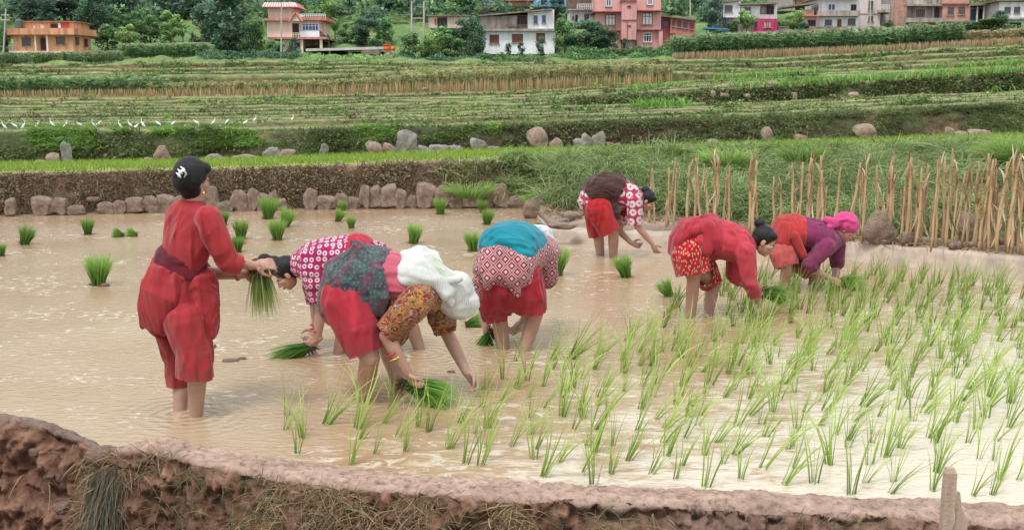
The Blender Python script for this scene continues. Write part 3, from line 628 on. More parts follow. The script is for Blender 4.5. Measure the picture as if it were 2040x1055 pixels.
def bent(label, Y, spec):
    """a bent-over planter: spec gives joints in the photo and metres in depth from her own depth"""
    P = Pose(Y); root = person(P(*spec['feet']), label); g = Geo(); s = spec
    hM = basis(s['face'], s['up']); hc = P(*s['head']); hk = s.get('hk', .95); q = head(g, hc, hM, hk)
    g.limb(P(*s['neck0']), .05, P(*s['neck1']), .055)
    g.spine([(P(*p), a * .9, b_ * .85) for p, a, b_ in s['torso']], s['across'])
    for a_ in s['arms']: arm(g, P(*a_[0]), P(*a_[1]), P(*a_[2]), s.get('ak', 1)); hand(g, P(*a_[2]), a_[3], a_[4], a_[5], .98, side=a_[6])
    for l_ in s['legs']: leg(g, P(*l_[0]), P(*l_[1]), P(*l_[2]), s.get('lk', 1))
    body(root, g); face_bits(q, hM, root, hk)
    return root, P, hM, hc

# --- woman in magenta with white rings, bent to the left
Yb = on(760, 702)[1]
root, P, hM, hc = bent('woman in a magenta tunic of white rings stooping left with a dark braid', Yb, dict(
    feet=(760, 702), face=(-.72, -.10, -.72), up=(-.70, -.05, .62), head=(572, 545, 0), neck0=(578, 535, 0), neck1=(605, 520, 0), across=(0, 1, 0),
    torso=[((600, 525, 0), .15, .10), ((650, 515, 0), .17, .13), ((705, 510, 0), .15, .12), ((755, 535, 0), .17, .13), ((775, 560, 0), .16, .12)],
    arms=[((622, 540, -.15), (640, 612, -.16), (632, 676, -.14), (-.75, .1, -.45), (.1, .6, .2), .9, 1), ((622, 540, .15), (628, 605, .16), (630, 655, .1), (-.5, -.2, -.7), (-.2, -.4, .1), 1.0, -1)],
    legs=[((775, 560, -.10), (690, 630, -.06), (672, 715, 0)), ((775, 560, .12), (812, 630, .12), (842, 712, .12))]))
g = Geo(); q = haircap(g, hc, hM, 1.0); g.ell(P(545, 520, 0), .055, .05, .04); g.ell(P(527, 513, -.02), .045, .04, .03); V, N, Fq = remesh(g, .007, 3); obj('hair', V, Fq, HAIR, root)
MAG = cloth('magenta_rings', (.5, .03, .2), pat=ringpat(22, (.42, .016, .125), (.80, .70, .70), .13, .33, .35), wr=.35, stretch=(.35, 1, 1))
g = Geo(); g.spine([(P(592, 524, 0), .11, .085), (P(612, 526, 0), .19, .14), (P(650, 520, 0), .205, .165), (P(705, 513, 0), .195, .16), (P(745, 525, 0), .20, .15), (P(775, 550, 0), .20, .15)], (0, 1, 0))
K = []; tubeend(g, P(624, 545, -.15), .085, P(639, 602, -.17), .072, lst=K, R_=.13); tubeend(g, P(622, 545, .15), .08, P(628, 602, .17), .066, lst=K, R_=.13)
garment('tunic', g, MAG, root, seed=11, amp=.006, freq=40, dirv=(1, 0, .3), cuts=K)
g = Geo(); g.spine([(P(700, 511, 0), .205, .17), (P(722, 515, 0), .208, .168)], (0, 1, 0)); garment('waist_sash', g, cloth('crimson_sash', (.62, .02, .06)), root, seed=3, amp=.004)
RED2 = cloth('scarlet_cotton', (.56, .042, .07), (.46, .032, .055))
g = Geo(); g.spine([(P(770, 535, 0), .18, .14), (P(778, 580, 0), .19, .15), (P(776, 600, 0), .16, .13)], (0, 1, 0)); K = []; tubeend(g, P(772, 570, -.10), .12, P(705, 622, -.07), .10, lst=K); tubeend(g, P(776, 570, .12), .12, P(806, 625, .12), .095, lst=K)
garment('trousers', g, RED2, root, seed=13, amp=.007, cuts=K)
ringat('bangle', P(626, 658, -.14), (-.2, 0, -1), .034, .006, BANG, root); ringat('bangle', P(628, 648, .1), (-.2, 0, -1), .033, .006, BANG, root)
ringat('earring', P(580, 580, -.07), (0, 1, .2), .012, .002, GOLD, root)
bundles_held.append(((604, 695, -.12), (-.95, -.05, -.32), .36, 'rice seedling bundle trailing left from the hands of the magenta ringed planter', Yb, 1.0))

# --- woman in front, white cloth over her head
Yc = on(722, 795)[1]
root, P, hM, hc = bent('stooping woman with white printed cloth over her head and plaid wrap on her hips', Yc, dict(
    feet=(740, 795), face=(.75, -.05, -.75), up=(.72, 0, .62), head=(903, 592, .02), neck0=(895, 580, 0), neck1=(862, 560, 0), across=(0, 1, 0),
    torso=[((855, 570, 0), .16, .11), ((805, 558, 0), .17, .13), ((755, 552, 0), .15, .12), ((705, 565, 0), .18, .14), ((685, 590, 0), .17, .13)],
    arms=[((838, 592, -.17), (770, 668, -.22), (812, 742, -.20), (.3, .1, -.75), (.6, .4, .1), 1.0, -1), ((868, 600, .17), (890, 662, .2), (930, 742, .08), (.45, -.1, -.6), (-.5, -.3, .1), .9, 1)],
    legs=[((690, 600, -.10), (737, 712, -.16), (718, 812, 0)), ((692, 600, .12), (768, 680, .16), (798, 775, .16))], lk=1.08, ak=1.1))
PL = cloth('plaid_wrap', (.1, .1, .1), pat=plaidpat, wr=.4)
g = Geo(); g.spine([(P(765, 548, 0), .20, .17), (P(728, 550, 0), .22, .19), (P(700, 565, 0), .235, .19), (P(688, 596, 0), .225, .165), (P(690, 612, 0), .21, .16)], (0, 1, 0))
g.spine([(P(690, 585, -.1), .12, .13), (P(705, 612, -.12), .12, .145)], (0, 1, 0)); g.spine([(P(735, 500, -.02), .16, .03), (P(748, 545, -.19), .03, .05), (P(757, 590, -.20), .03, .06), (P(750, 620, -.16), .03, .05)], (.3, 1, 0))
garment('hip_wrap', g, PL, root, seed=21, amp=.008, freq=45, dirv=(.6, 0, 1))
g = Geo(); g.spine([(P(730, 552, 0), .19, .155), (P(775, 552, 0), .19, .155), (P(815, 560, 0), .19, .145)], (0, 1, 0)); garment('waist_cloth', g, cloth('pink_cloth', (.72, .16, .21), (.50, .10, .16), wr=.8, stretch=(.35, 1, 1)), root, seed=22, amp=.006, dirv=(1, 0, -.4))
FLO = cloth('floral_print', (.3, .1, .05), pat=leafpat(13, [(.30, .02, .03), (.62, .50, .42), (.12, .035, .02), (.40, .03, .04), (.60, .38, .10), (.10, .04, .025), (.6, .45, .38), (.32, .02, .035)], (1, 1.6, 1), 4), wr=.5)
g = Geo(); g.spine([(P(800, 560, 0), .17, .14), (P(840, 575, 0), .195, .145), (P(868, 585, 0), .15, .11)], (0, 1, 0))
g.limb(P(836, 594, -.17), .092, P(795, 636, -.21), .083); K = []; tubeend(g, P(795, 636, -.21), .083, P(768, 665, -.22), .066, lst=K, R_=.12); tubeend(g, P(870, 600, .17), .09, P(889, 660, .2), .068, lst=K, R_=.12)
g.spine([(P(790, 590, 0), .15, .09), (P(795, 635, .0), .13, .07), (P(792, 672, .0), .11, .05), (P(785, 690, 0), .06, .03)], (0, 1, 0))
garment('kurta', g, FLO, root, seed=23, amp=.008, cuts=K)
g = Geo(); g.limb(P(690, 598, -.10), .155, P(712, 650, -.14), .135); K = []; tubeend(g, P(712, 650, -.14), .135, P(728, 702, -.15), .10, lst=K, R_=.2); tubeend(g, P(692, 600, .12), .13, P(748, 660, .15), .10, lst=K, R_=.2); g.spine([(P(688, 585, 0), .21, .15), (P(690, 625, 0), .20, .15)], (0, 1, 0))
garment('trousers', g, RED2, root, seed=24, amp=.008, freq=42, cuts=K, dirv=(.3, 0, -1))
def scarfpat(t, uv):
    w = node(t, 'ShaderNodeTexWave', Scale=26.0, Distortion=6.0); w.inputs['Detail'].default_value = 3; t.links.new(uv, w.inputs['Vector'])
    msk = noise(t, 6, 2, .5, vec=uv); a = ramp(t, w.outputs['Fac'], [(.6, 0), (.7, .6)]); b_ = ramp(t, msk, [(.54, 0), (.60, 1)])
    mm = node(t, 'ShaderNodeMath', operation='MULTIPLY'); t.links.new(a, mm.inputs[0]); t.links.new(b_, mm.inputs[1])
    c = mix(t, mm.outputs[0], (.80, .82, .79), (.38, .43, .42)); g2 = ramp(t, noise(t, 3.2, 2, .5, vec=uv), [(.60, 0), (.68, .7)]); return mix(t, g2, c, (.42, .56, .22))
SC = cloth('white_sack_cloth', (.7, .7, .6), pat=scarfpat, wr=.55, wscale=6, stretch=(1, 1, 1))
g = Geo(); g.ell(hc + hM @ np.array([0, -.02, .03]), .122, .128, .125, hM, 18); g.ell(P(915, 600, .02), .12, .11, .10)
g.spine([(P(893, 572, 0), .11, .10), (P(870, 558, 0), .15, .10), (P(838, 545, 0), .205, .115), (P(806, 538, 0), .20, .09)], (0, 1, -.1))
g.spine([(P(835, 505, .02), .12, .03), (P(850, 530, -.10), .10, .045), (P(875, 560, -.12), .05, .04), (P(895, 585, -.12), .05, .035)], (.5, 1, .2)); g.limb(P(832, 508, 0), .05, P(842, 502, .05), .035)
g.spine([(P(800, 535, -.1), .06, .04), (P(812, 560, -.18), .04, .03)], (1, .3, 0)); g.tube([P(885, 545, -.10), P(888, 575, -.135), P(900, 610, -.12)], [.012, .016, .012], 8); g.tube([P(868, 530, -.1), P(888, 560, -.13), P(920, 555, -.12)], [.01, .016, .01], 8)
garment('head_scarf', g, SC, root, seed=26, amp=.009, freq=34, vox=.007, it=5, dirv=(1, 0, -.55))
ringat('bangle', P(782, 702, -.21), (.4, 0, -.9), .043, .006, BANG, root); ringat('bangle', P(787, 712, -.21), (.4, 0, -.9), .041, .005, GOLD, root)
bundles_held.append(((822, 768, -.12), (.95, -.08, -.16), .34, 'thick bundle of rice seedlings gripped by the planter with the white head cloth', Yc, 1.25))

# --- woman seen from behind, teal waist cloth
Yd = on(1020, 698)[1]
root, P, hM, hc = bent('woman bending away with a turquoise cloth round her waist over a diamond print tunic', Yd, dict(
    feet=(1020, 698), face=(.35, .5, -.8), up=(.45, .85, .3), head=(1072, 478, .62), neck0=(1075, 475, .55), neck1=(1068, 490, .42), across=(.93, -.36, 0),
    torso=[((1066, 500, .40), .16, .11), ((1045, 490, .22), .17, .13), ((1025, 495, .08), .16, .14), ((1010, 530, -.02), .19, .16), ((1012, 560, -.02), .18, .15)],
    arms=[((1020, 520, .48), (962, 598, .30), (968, 655, .22), (.1, -.1, -.9), (.5, .3, 0), .5, 1), ((1084, 505, .28), (1082, 560, .40), (1040, 640, .42), (-.6, 0, -.7), (-.3, -.4, .1), .8, 1)],
    legs=[((988, 575, 0), (995, 635, .08), (1006, 712, .08)), ((1042, 575, 0), (1066, 625, .02), (1040, 712, 0))], lk=1.08))
g = Geo(); haircap(g, hc, hM, 1.0); g.ell(P(1056, 458, .55), .05, .05, .05); V, N, Fq = remesh(g, .008, 3); obj('hair', V, Fq, HAIR, root)
SC2 = cloth('white_blue_scarf', (.6, .7, .8), pat=leafpat(9, [(.10, .25, .45), (.75, .76, .78), (.70, .72, .75), (.25, .45, .65)], (1, 3, 1)))
g = Geo(); g.ell(P(1082, 470, .60), .075, .09, .07); g.limb(P(1040, 455, .5), .035, P(1082, 462, .52), .05); g.limb(P(1082, 462, .52), .05, P(1096, 482, .5), .035); garment('head_scarf', g, SC2, root, seed=31, amp=.007, it=3)
DIA = cloth('diamond_print', (.4, .1, .1), pat=gridpat(17, (.34, .02, .05), (.66, .50, .50), (.74, .62, .60)), wr=.5)
g = Geo(); g.spine([(P(1070, 500, .44), .14, .10), (P(1066, 503, .38), .20, .14), (P(1047, 497, .22), .20, .155), (P(1024, 508, .08), .205, .165), (P(1006, 528, -.02), .218, .18), (P(1000, 552, -.05), .222, .17)], (.93, -.36, 0))
g.limb(P(1084, 503, .26), .09, P(1090, 552, .32), .085); g.limb(P(1020, 520, .48), .075, P(985, 560, .38), .065)
g.limb(P(955, 560, -.05), .055, P(952, 596, -.04), .03); g.limb(P(1020, 555, -.18), .05, P(1032, 586, -.17), .022); g.limb(P(975, 555, -.16), .05, P(970, 570, -.16), .03)
garment('tunic', g, DIA, root, seed=32, amp=.005, freq=40)
g = Geo(); g.spine([(P(1046, 488, .24), .208, .165), (P(1022, 492, .09), .215, .176), (P(1004, 505, .0), .222, .182)], (.93, -.25, -.32)); garment('waist_cloth', g, cloth('turquoise_cloth', (.015, .33, .42), (.01, .22, .31), wr=.9, stretch=(.3, 1, 1)), root, seed=33, amp=.007, dirv=(1, .2, -.3), freq=80)
DRED = cloth('crimson_cotton', (.47, .018, .04), (.32, .012, .03), wr=.9)
g = Geo(); g.spine([(P(1012, 535, 0), .21, .175), (P(1012, 575, 0), .21, .17), (P(1008, 595, .02), .19, .15)], (1, -.1, 0))
g.limb(P(985, 580, 0), .125, P(988, 612, .03), .115); K = []; tubeend(g, P(988, 605, .03), .115, P(992, 633, .05), .108, lst=K, R_=.18); g.limb(P(1045, 560, -.02), .13, P(1056, 590, -.02), .12); tubeend(g, P(1056, 590, -.01), .12, P(1060, 622, 0), .110, lst=K, R_=.18)
garment('trousers', g, DRED, root, seed=34, amp=.011, freq=50, cuts=K)
bundles_held.append(((972, 672, .18), (-.5, .2, -.8), .22, 'short bundle of seedlings dangling beside the bare leg of the planter in turquoise', Yd, .5))

# --- the farthest woman, dark shawl over her hips
Ye = on(1212, 511)[1]
root, P, hM, hc = bent('farthest woman with a dark brown shawl over her hips and a white circle print blouse', Ye, dict(
    feet=(1212, 511), face=(.75, -.1, -.7), up=(.65, 0, .7), head=(1288, 400, 0), neck0=(1284, 396, 0), neck1=(1270, 392, 0), across=(0, 1, 0),
    torso=[((1268, 395, 0), .15, .10), ((1242, 382, 0), .16, .12), ((1215, 378, 0), .15, .12), ((1190, 392, 0), .17, .14), ((1185, 410, 0), .16, .13)],
    arms=[((1265, 400, -.15), (1270, 450, -.18), (1300, 486, -.15), (.4, 0, -.8), (.3, .4, 0), .6, -1), ((1260, 402, .15), (1232, 458, .15), (1258, 484, .1), (.8, 0, -.3), (0, -.4, .3), .9, 1)],
    legs=[((1188, 420, -.12), (1222, 462, -.12), (1222, 522, 0)), ((1186, 420, .1), (1192, 468, .1), (1198, 520, .15))], lk=1.1))
g = Geo(); haircap(g, hc, hM, 1.0); g.ell(P(1286, 378, 0), .05, .05, .045); g.limb(P(1286, 380, 0), .03, P(1290, 388, 0), .05); V, N, Fq = remesh(g, .009, 3); obj('hair', V, Fq, HAIR, root)
CIR = cloth('white_circle_print', (.5, .1, .15), pat=ringpat(11, (.50, .035, .10), (.80, .68, .70), .10, .40, .5, (.45, .03, .09)), wr=.4)
g = Geo(); g.spine([(P(1273, 394, 0), .11, .09), (P(1262, 394, 0), .19, .13), (P(1240, 384, 0), .19, .15), (P(1215, 378, 0), .185, .15), (P(1186, 388, 0), .20, .165), (P(1176, 400, 0), .19, .14)], (0, 1, 0))
K = []; tubeend(g, P(1264, 402, -.15), .09, P(1266, 448, -.17), .085, lst=K, R_=.13); g.limb(P(1258, 402, .15), .085, P(1240, 438, .16), .07); g.limb(P(1162, 400, -.05), .06, P(1160, 412, -.05), .03)
garment('blouse', g, CIR, root, seed=41, amp=.006, cuts=K)
g = Geo(); g.spine([(P(1232, 378, 0), .205, .165), (P(1210, 374, 0), .22, .178), (P(1188, 380, 0), .228, .178), (P(1176, 384, 0), .21, .15)], (0, 1, 0)); g.spine([(P(1222, 400, -.12), .06, .05), (P(1228, 425, -.16), .04, .05), (P(1230, 435, -.16), .02, .03)], (.5, 1, 0))
garment('hip_wrap', g, cloth('brown_shawl', (.12, .06, .055), pat=leafpat(5, [(.035, .018, .018), (.11, .055, .045), (.05, .022, .022), (.16, .09, .06)], (1, 7, 1)), wr=.7), root, seed=42, amp=.008, dirv=(1, 0, -.5))
g = Geo(); g.spine([(P(1186, 395, 0), .20, .15), (P(1190, 420, 0), .20, .155)], (0, 1, 0)); K = []; tubeend(g, P(1192, 415, -.12), .15, P(1217, 463, -.13), .118, lst=K, R_=.2); tubeend(g, P(1188, 415, .1), .14, P(1193, 472, .1), .11, lst=K, R_=.2)
garment('trousers', g, cloth('bright_red_cotton', (.56, .025, .035), (.46, .02, .03)), root, seed=43, amp=.009, cuts=K)

# --- woman in coral red with a hair bun
Yf = on(1388, 630)[1]
root, P, hM, hc = bent('woman in coral red with a black hair bun pushing seedlings into the mud', Yf, dict(
    feet=(1390, 632), face=(.86, -.22, -.5), up=(.45, 0, .85), head=(1522, 481, -.02), neck0=(1508, 482, 0), neck1=(1480, 480, 0), across=(0, 1, 0),
    torso=[((1478, 487, 0), .15, .11), ((1445, 475, 0), .165, .13), ((1415, 468, 0), .15, .13), ((1385, 482, 0), .175, .15), ((1378, 505, 0), .17, .14)],
    arms=[((1484, 500, -.16), (1494, 565, -.18), (1515, 608, -.14), (.4, 0, -.9), (-.3, .5, .1), .5, 1), ((1470, 500, .16), (1462, 550, .15), (1508, 583, .12), (.9, -.1, -.1), (0, -.5, .4), 1.0, 1)],
    legs=[((1376, 520, -.10), (1382, 556, -.12), (1374, 645, -.04)), ((1384, 520, .10), (1422, 565, .12), (1410, 632, .12))], hk=1.0))
g = Geo(); haircap(g, hc, hM, 1.04); g.ell(P(1513, 444, 0), .045, .045, .040); g.limb(P(1513, 448, 0), .028, P(1515, 462, 0), .045); V, N, Fq = remesh(g, .007, 3); obj('hair', V, Fq, HAIR, root)
COR = cloth('coral_red', (.62, .062, .09), (.54, .05, .075), wr=.5, stretch=(.3, 1, .6))
g = Geo(); g.spine([(P(1495, 486, 0), .09, .085), (P(1480, 489, 0), .185, .135), (P(1446, 480, 0), .195, .155), (P(1415, 470, 0), .19, .155), (P(1388, 480, 0), .21, .17)], (0, 1, 0))
g.limb(P(1484, 502, -.16), .085, P(1493, 560, -.18), .062); K = []; tubeend(g, P(1493, 560, -.18), .06, P(1506, 590, -.155), .05, lst=K, R_=.1); g.limb(P(1468, 502, .16), .082, P(1461, 548, .15), .06); tubeend(g, P(1461, 548, .15), .06, P(1478, 560, .14), .052, lst=K, R_=.1)
garment('kurta', g, COR, root, seed=51, amp=.008, cuts=K)
g = Geo(); g.spine([(P(1425, 470, 0), .205, .18), (P(1413, 472, 0), .212, .185)], (.1, 1, 0)); g.limb(P(1418, 434, 0), .04, P(1400, 436, -.05), .03); g.limb(P(1412, 450, -.16), .05, P(1408, 500, -.2), .035)
g.spine([(P(1400, 455, 0), .205, .10), (P(1368, 456, 0), .20, .09), (P(1348, 478, 0), .18, .06), (P(1338, 505, 0), .13, .03)], (0, 1, 0))
garment('kurta_tail', g, cloth('red_tail', (.52, .04, .065), wr=.5), root, seed=52, amp=.008)
SPK = cloth('speckled_red', (.6, .03, .03), pat=speckpat(36, (.55, .012, .015), (.75, .45, .38), .22), wr=.5)
g = Geo(); g.spine([(P(1384, 475, 0), .20, .165), (P(1378, 505, 0), .205, .17)], (0, 1, 0)); K = []; tubeend(g, P(1374, 505, -.09), .155, P(1380, 547, -.11), .138, lst=K, R_=.22); tubeend(g, P(1390, 510, .10), .12, P(1418, 568, .12), .088, lst=K, R_=.16)
garment('trousers', g, SPK, root, seed=53, amp=.009, cuts=K)
bundles_held.append(((1526, 583, .1), (.95, -.1, .12), .28, 'bundle of seedlings held low in the far hand of the coral red planter', Yf, .9))

# --- woman in purple with a pink head scarf
Yg = on(1600, 574)[1]
root, P, hM, hc = bent('woman in a plum blouse and a bright pink head scarf bending', Yg, dict(
    feet=(1600, 574), face=(.85, -.25, -.45), up=(.5, 0, .85), head=(1684, 455, 0), neck0=(1676, 462, 0), neck1=(1652, 468, 0), across=(0, 1, 0),
    torso=[((1650, 478, 0), .15, .11), ((1622, 465, 0), .165, .13), ((1592, 458, 0), .15, .13), ((1566, 470, 0), .175, .15), ((1560, 495, 0), .17, .14)],
    arms=[((1648, 488, -.16), (1606, 530, -.2), (1656, 556, -.16), (.85, 0, -.35), (0, .5, -.3), 1.0, 1), ((1664, 490, .16), (1666, 532, .2), (1664, 566, .02), (.3, -.2, -.9), (.4, -.4, 0), 1.0, 1)],
    legs=[((1560, 500, -.10), (1568, 534, -.14), (1560, 588, -.08)), ((1568, 500, .10), (1620, 545, .12), (1634, 586, .1))], hk=1.02))
PUR = cloth('plum_blouse', (.30, .04, .14), (.19, .028, .10), wr=.5, stretch=(.3, 1, .6))
g = Geo(); g.spine([(P(1668, 474, 0), .09, .085), (P(1652, 480, 0), .185, .14), (P(1622, 470, 0), .195, .155), (P(1592, 462, 0), .19, .155), (P(1570, 480, 0), .19, .16), (P(1572, 505, 0), .16, .12)], (0, 1, 0))
g.limb(P(1646, 490, -.16), .088, P(1612, 526, -.2), .068); K = []; tubeend(g, P(1612, 524, -.2), .066, P(1624, 537, -.19), .056, lst=K, R_=.1); g.limb(P(1666, 490, .16), .085, P(1668, 524, .2), .07)
g.limb(P(1600, 505, 0), .10, P(1590, 520, 0), .07)
garment('blouse', g, PUR, root, seed=61, amp=.008, cuts=K)
g = Geo(); g.spine([(P(1592, 460, 0), .205, .17), (P(1568, 464, 0), .215, .18), (P(1552, 484, 0), .20, .13)], (0, 1, 0)); g.limb(P(1580, 470, -.2), .05, P(1600, 510, -.17), .035)
garment('hip_wrap', g, cloth('orange_red_wrap', (.60, .055, .055), wr=.5), root, seed=62, amp=.007)
g = Geo(); g.spine([(P(1565, 480, 0), .18, .15), (P(1562, 500, 0), .18, .15)], (0, 1, 0)); K = []; tubeend(g, P(1560, 502, -.10), .13, P(1567, 532, -.14), .11, lst=K, R_=.18); tubeend(g, P(1570, 505, .10), .12, P(1616, 542, .12), .085, lst=K, R_=.16)
garment('trousers', g, cloth('coral_trousers', (.68, .13, .115), (.60, .10, .09)), root, seed=63, amp=.009, cuts=K)
g = Geo(); g.ell(hc + hM @ np.array([0, -.018, .045]), .108, .122, .104, hM, 18); g.ell(hc + hM @ np.array([0, -.07, -.01]), .07, .06, .06, hM)
g.limb(P(1664, 444, -.06), .045, P(1646, 438, -.06), .034); g.limb(P(1664, 445, -.06), .04, P(1650, 452, -.08), .028); g.tube([P(1666, 440, -.07), P(1686, 436, -.095), P(1708, 446, -.07)], [.012, .016, .012], 8)
garment('head_scarf', g, cloth('pink_scarf', (.78, .09, .30), (.68, .07, .25), wr=.4, stretch=(1, 1, 1)), root, seed=64, amp=.006, it=3)
bundles_held.append(((1676, 562, -.04), (.95, -.1, .12), .32, 'bundle of seedlings fanned to the right in the hands of the pink scarf planter', Yg, 1.0))
# ------------------------------------------------------------------ rice: bundles, transplanted seedlings
def tuft(n, h, spread, w=.006, lean=(0, 0, 0), col=((.12, .26, .03), (.20, .34, .05), (.30, .42, .10)), seed=0, tip=(.34, .46, .12), droop=.35, rad=.02):
    a = rng.uniform(0, 2 * pi, n); r = rad * np.sqrt(rng.random(n)); B = np.stack([r * np.cos(a), r * np.sin(a), np.full(n, -.02)], 1)
    D = np.stack([np.cos(a) * spread * rng.random(n), np.sin(a) * spread * rng.random(n), np.ones(n)], 1) + np.array(lean)
    return blades(B, D, h * rng.uniform(.55, 1.1, n), w * rng.uniform(.7, 1.3, n), np.stack([np.cos(a), np.sin(a), 0 * a], 1), rng.uniform(0, droop, n), cmix(n, col), 4, np.array(tip) * np.ones((n, 3)))
def bundle_mesh(n=300, h=.2, lying=False):
    B = rdir(n, True) * (rng.random((n, 1)) ** .5) * .035; a = np.arctan2(B[:, 1], B[:, 0]); B[:, 2] = 0
    D = B * 3.6 + np.array([0, 0, 1]) + rng.normal(0, .06, (n, 3))
    g1 = blades(B, D, h * rng.uniform(.7, 1.1, n), .006, np.stack([np.cos(a), np.sin(a), 0 * a], 1), rng.uniform(.02, .3, n), cmix(n, ((.09, .21, .03), (.15, .32, .05), (.2, .38, .07))), 4, np.array((.28, .46, .10)) * np.ones((n, 3)))
    k = 70; B2 = rdir(k, True) * rng.random((k, 1)) * .04; B2[:, 2] = .015
    g2 = blades(B2, rdir(k) * [1, 1, .5] + np.array([0, 0, -.15]), .06, .006, rdir(k, True), .4, cmix(k, ((.20, .12, .07), (.28, .19, .10))), 2)
    return join([g1, g2])
bm = []
for i in range(4):
    V, Fq, C = bundle_mesh(); bm.append(mesh_np('seedling_bundle', V, Fq, C, mats=[RICE]))
used = [0] * 4
def stand(name, me, loc, label, cat, group, rz=None, sc=1, rot=None):
    o = bpy.data.objects.new(name, me); COL.objects.link(o); o.location = Vector(loc); o.rotation_euler = rot or (0, 0, rng.uniform(0, 6) if rz is None else rz)
    o.scale = (sc,) * 3 if not hasattr(sc, '__len__') else sc; return tag(o, label, cat, group)
BN = [ # base x, base y, height px, lean, words
 (48, 487, 36, .3, 'bundle of seedlings leaning right near the left edge of the paddy'), (175, 467, 30, 0, 'squat round bundle of seedlings standing alone far out on the left'),
 (196, 568, 56, .05, 'large upright bundle of seedlings standing on a torn root clump left of the standing woman'),
 (3, 510, 24, 0, 'bundle of seedlings cut by the left edge of the view'), (490, 418, 24, -.1, 'bundle of seedlings nearest the stone wall right of the standing woman'),
 (520, 410, 24, -.1, 'yellowish bundle touching the taller dark one below the stone wall'), (534, 436, 40, .1, 'tall dark bundle standing just in front of the yellowish one'),
 (445, 448, 26, .1, 'bundle half hidden behind the shoulder of the standing woman'), (480, 476, 36, 0, 'bundle of seedlings alone above the head of the magenta planter'),
 (566, 452, 36, .3, 'bundle leaning over another one behind the magenta planter'), (553, 478, 38, 0, 'bundle standing in front of the leaning one above the magenta back'),
 (473, 502, 30, .1, 'bundle beside the elbow of the standing woman in red'), (684, 420, 20, -.1, 'small bundle close under the stone wall above the magenta planter'),
 (672, 441, 24, .35, 'slumped bundle just below the small one by the wall'), (700, 454, 22, 0, 'pale bundle directly behind the crimson sash of the magenta planter'),
 (823, 485, 36, .2, 'ragged bundle tilted left above the white head cloth'), (877, 427, 30, 0, 'bundle standing near the wall above the white head cloth'),
 (962, 424, 24, -.1, 'bundle nearest the wall above the turquoise waist cloth'), (970, 447, 28, .1, 'bundle just in front of the one nearest the wall, above the turquoise cloth'),
 (943, 500, 36, -.1, 'bundle peeping out left of the turquoise waist cloth'), (1059, 432, 42, 0, 'tall narrow bundle at the foot of the wall where the stubble bund begins'),
 (1120, 433, 18, 0, 'smallest bundle, beside the end of the stubble bund'), (1108, 548, 52, .05, 'tall bundle on a brown root mat right of the diamond print tunic'),
 (1248, 552, 42, -.25, 'full bundle flopping right in open water below the farthest woman'), (1335, 590, 36, -.55, 'bundle fallen over beside the leg of the coral red planter')]
for i, (x, y, hp, ln, lb) in enumerate(BN):
    p = on(x, y, .0); s_ = abs(hp / (F / p[1])) / .15
    stand('seedling_bundle', bm[i % 4], p - np.array([0, 0, .005]), lb, 'seedling bundle', 'bundles of rice seedlings set out in the water', sc=(s_ * .92,) * 3, rot=(0, ln, rng.uniform(0, .4)))
# two flattened bundles floating on the left
for x, y, lb in ((245, 470, 'thin handful of seedlings lying flat left of the fuller fallen one'), (272, 469, 'fallen bundle of seedlings lying on the water left of the standing woman')):
    p = on(x, y, .01); stand('seedling_bundle', bm[0], p, lb, 'seedling bundle', 'bundles of rice seedlings set out in the water', rot=(0, -1.25, 0), sc=(1.0, 1.0, .8))
p = on(928, 648, .01); stand('seedling_bundle', bm[1], p, 'bundle lying low in the water between the white head cloth and the turquoise planter', 'seedling bundle', 'bundles of rice seedlings set out in the water', rot=(0, 1.2, 0), sc=.8)
# bundles in hands
for (pt_, d, ln, lb, Yp, k) in bundles_held:
    p = at(pt_[0], pt_[1], Yp + pt_[2]); d = nrm(d); n = int(300 * k); a1 = nrm(np.cross(d, [.1, 1, .3])); a2 = np.cross(d, a1)
    ang = rng.uniform(0, 2 * pi, n); r = np.sqrt(rng.random(n)) * .028; O = np.cos(ang)[:, None] * a1 + np.sin(ang)[:, None] * a2
    B = p - d * .05 + O * r[:, None]; D = d + O * (r[:, None] * 9) + rng.normal(0, .07, (n, 3)); muddy = 'muddy' in lb
    cl = ((.14, .13, .05), (.10, .20, .03), (.26, .2, .1)) if muddy else ((.05, .16, .02), (.09, .25, .03), (.14, .32, .05))
    g1 = blades(B, D, ln * rng.uniform(.6, 1.05, n), .0065, np.tile([0, 0, -1.], (n, 1)), rng.uniform(.05, .3, n), cmix(n, cl), 4, (np.array((.26, .34, .1)) if muddy else np.array((.22, .42, .07))) * np.ones((n, 3)))
    k2 = 420 if muddy else 110; B2 = p - d * .045 + rdir(k2) * .03; g2 = blades(B2, (-d if not muddy else d * .3) + rdir(k2) * .9 + np.array([0, 0, -.6]), rng.uniform(.04, .10 if muddy else .07, k2), .007, rdir(k2), .3, cmix(k2, ((.12, .07, .045), (.20, .13, .08))), 2)
    V, Fq, C = join([g1, g2]); tag(obj('seedling_bundle', V, Fq, RICE, col=C), lb, 'seedling bundle', 'bundles held in the hands of the planters')
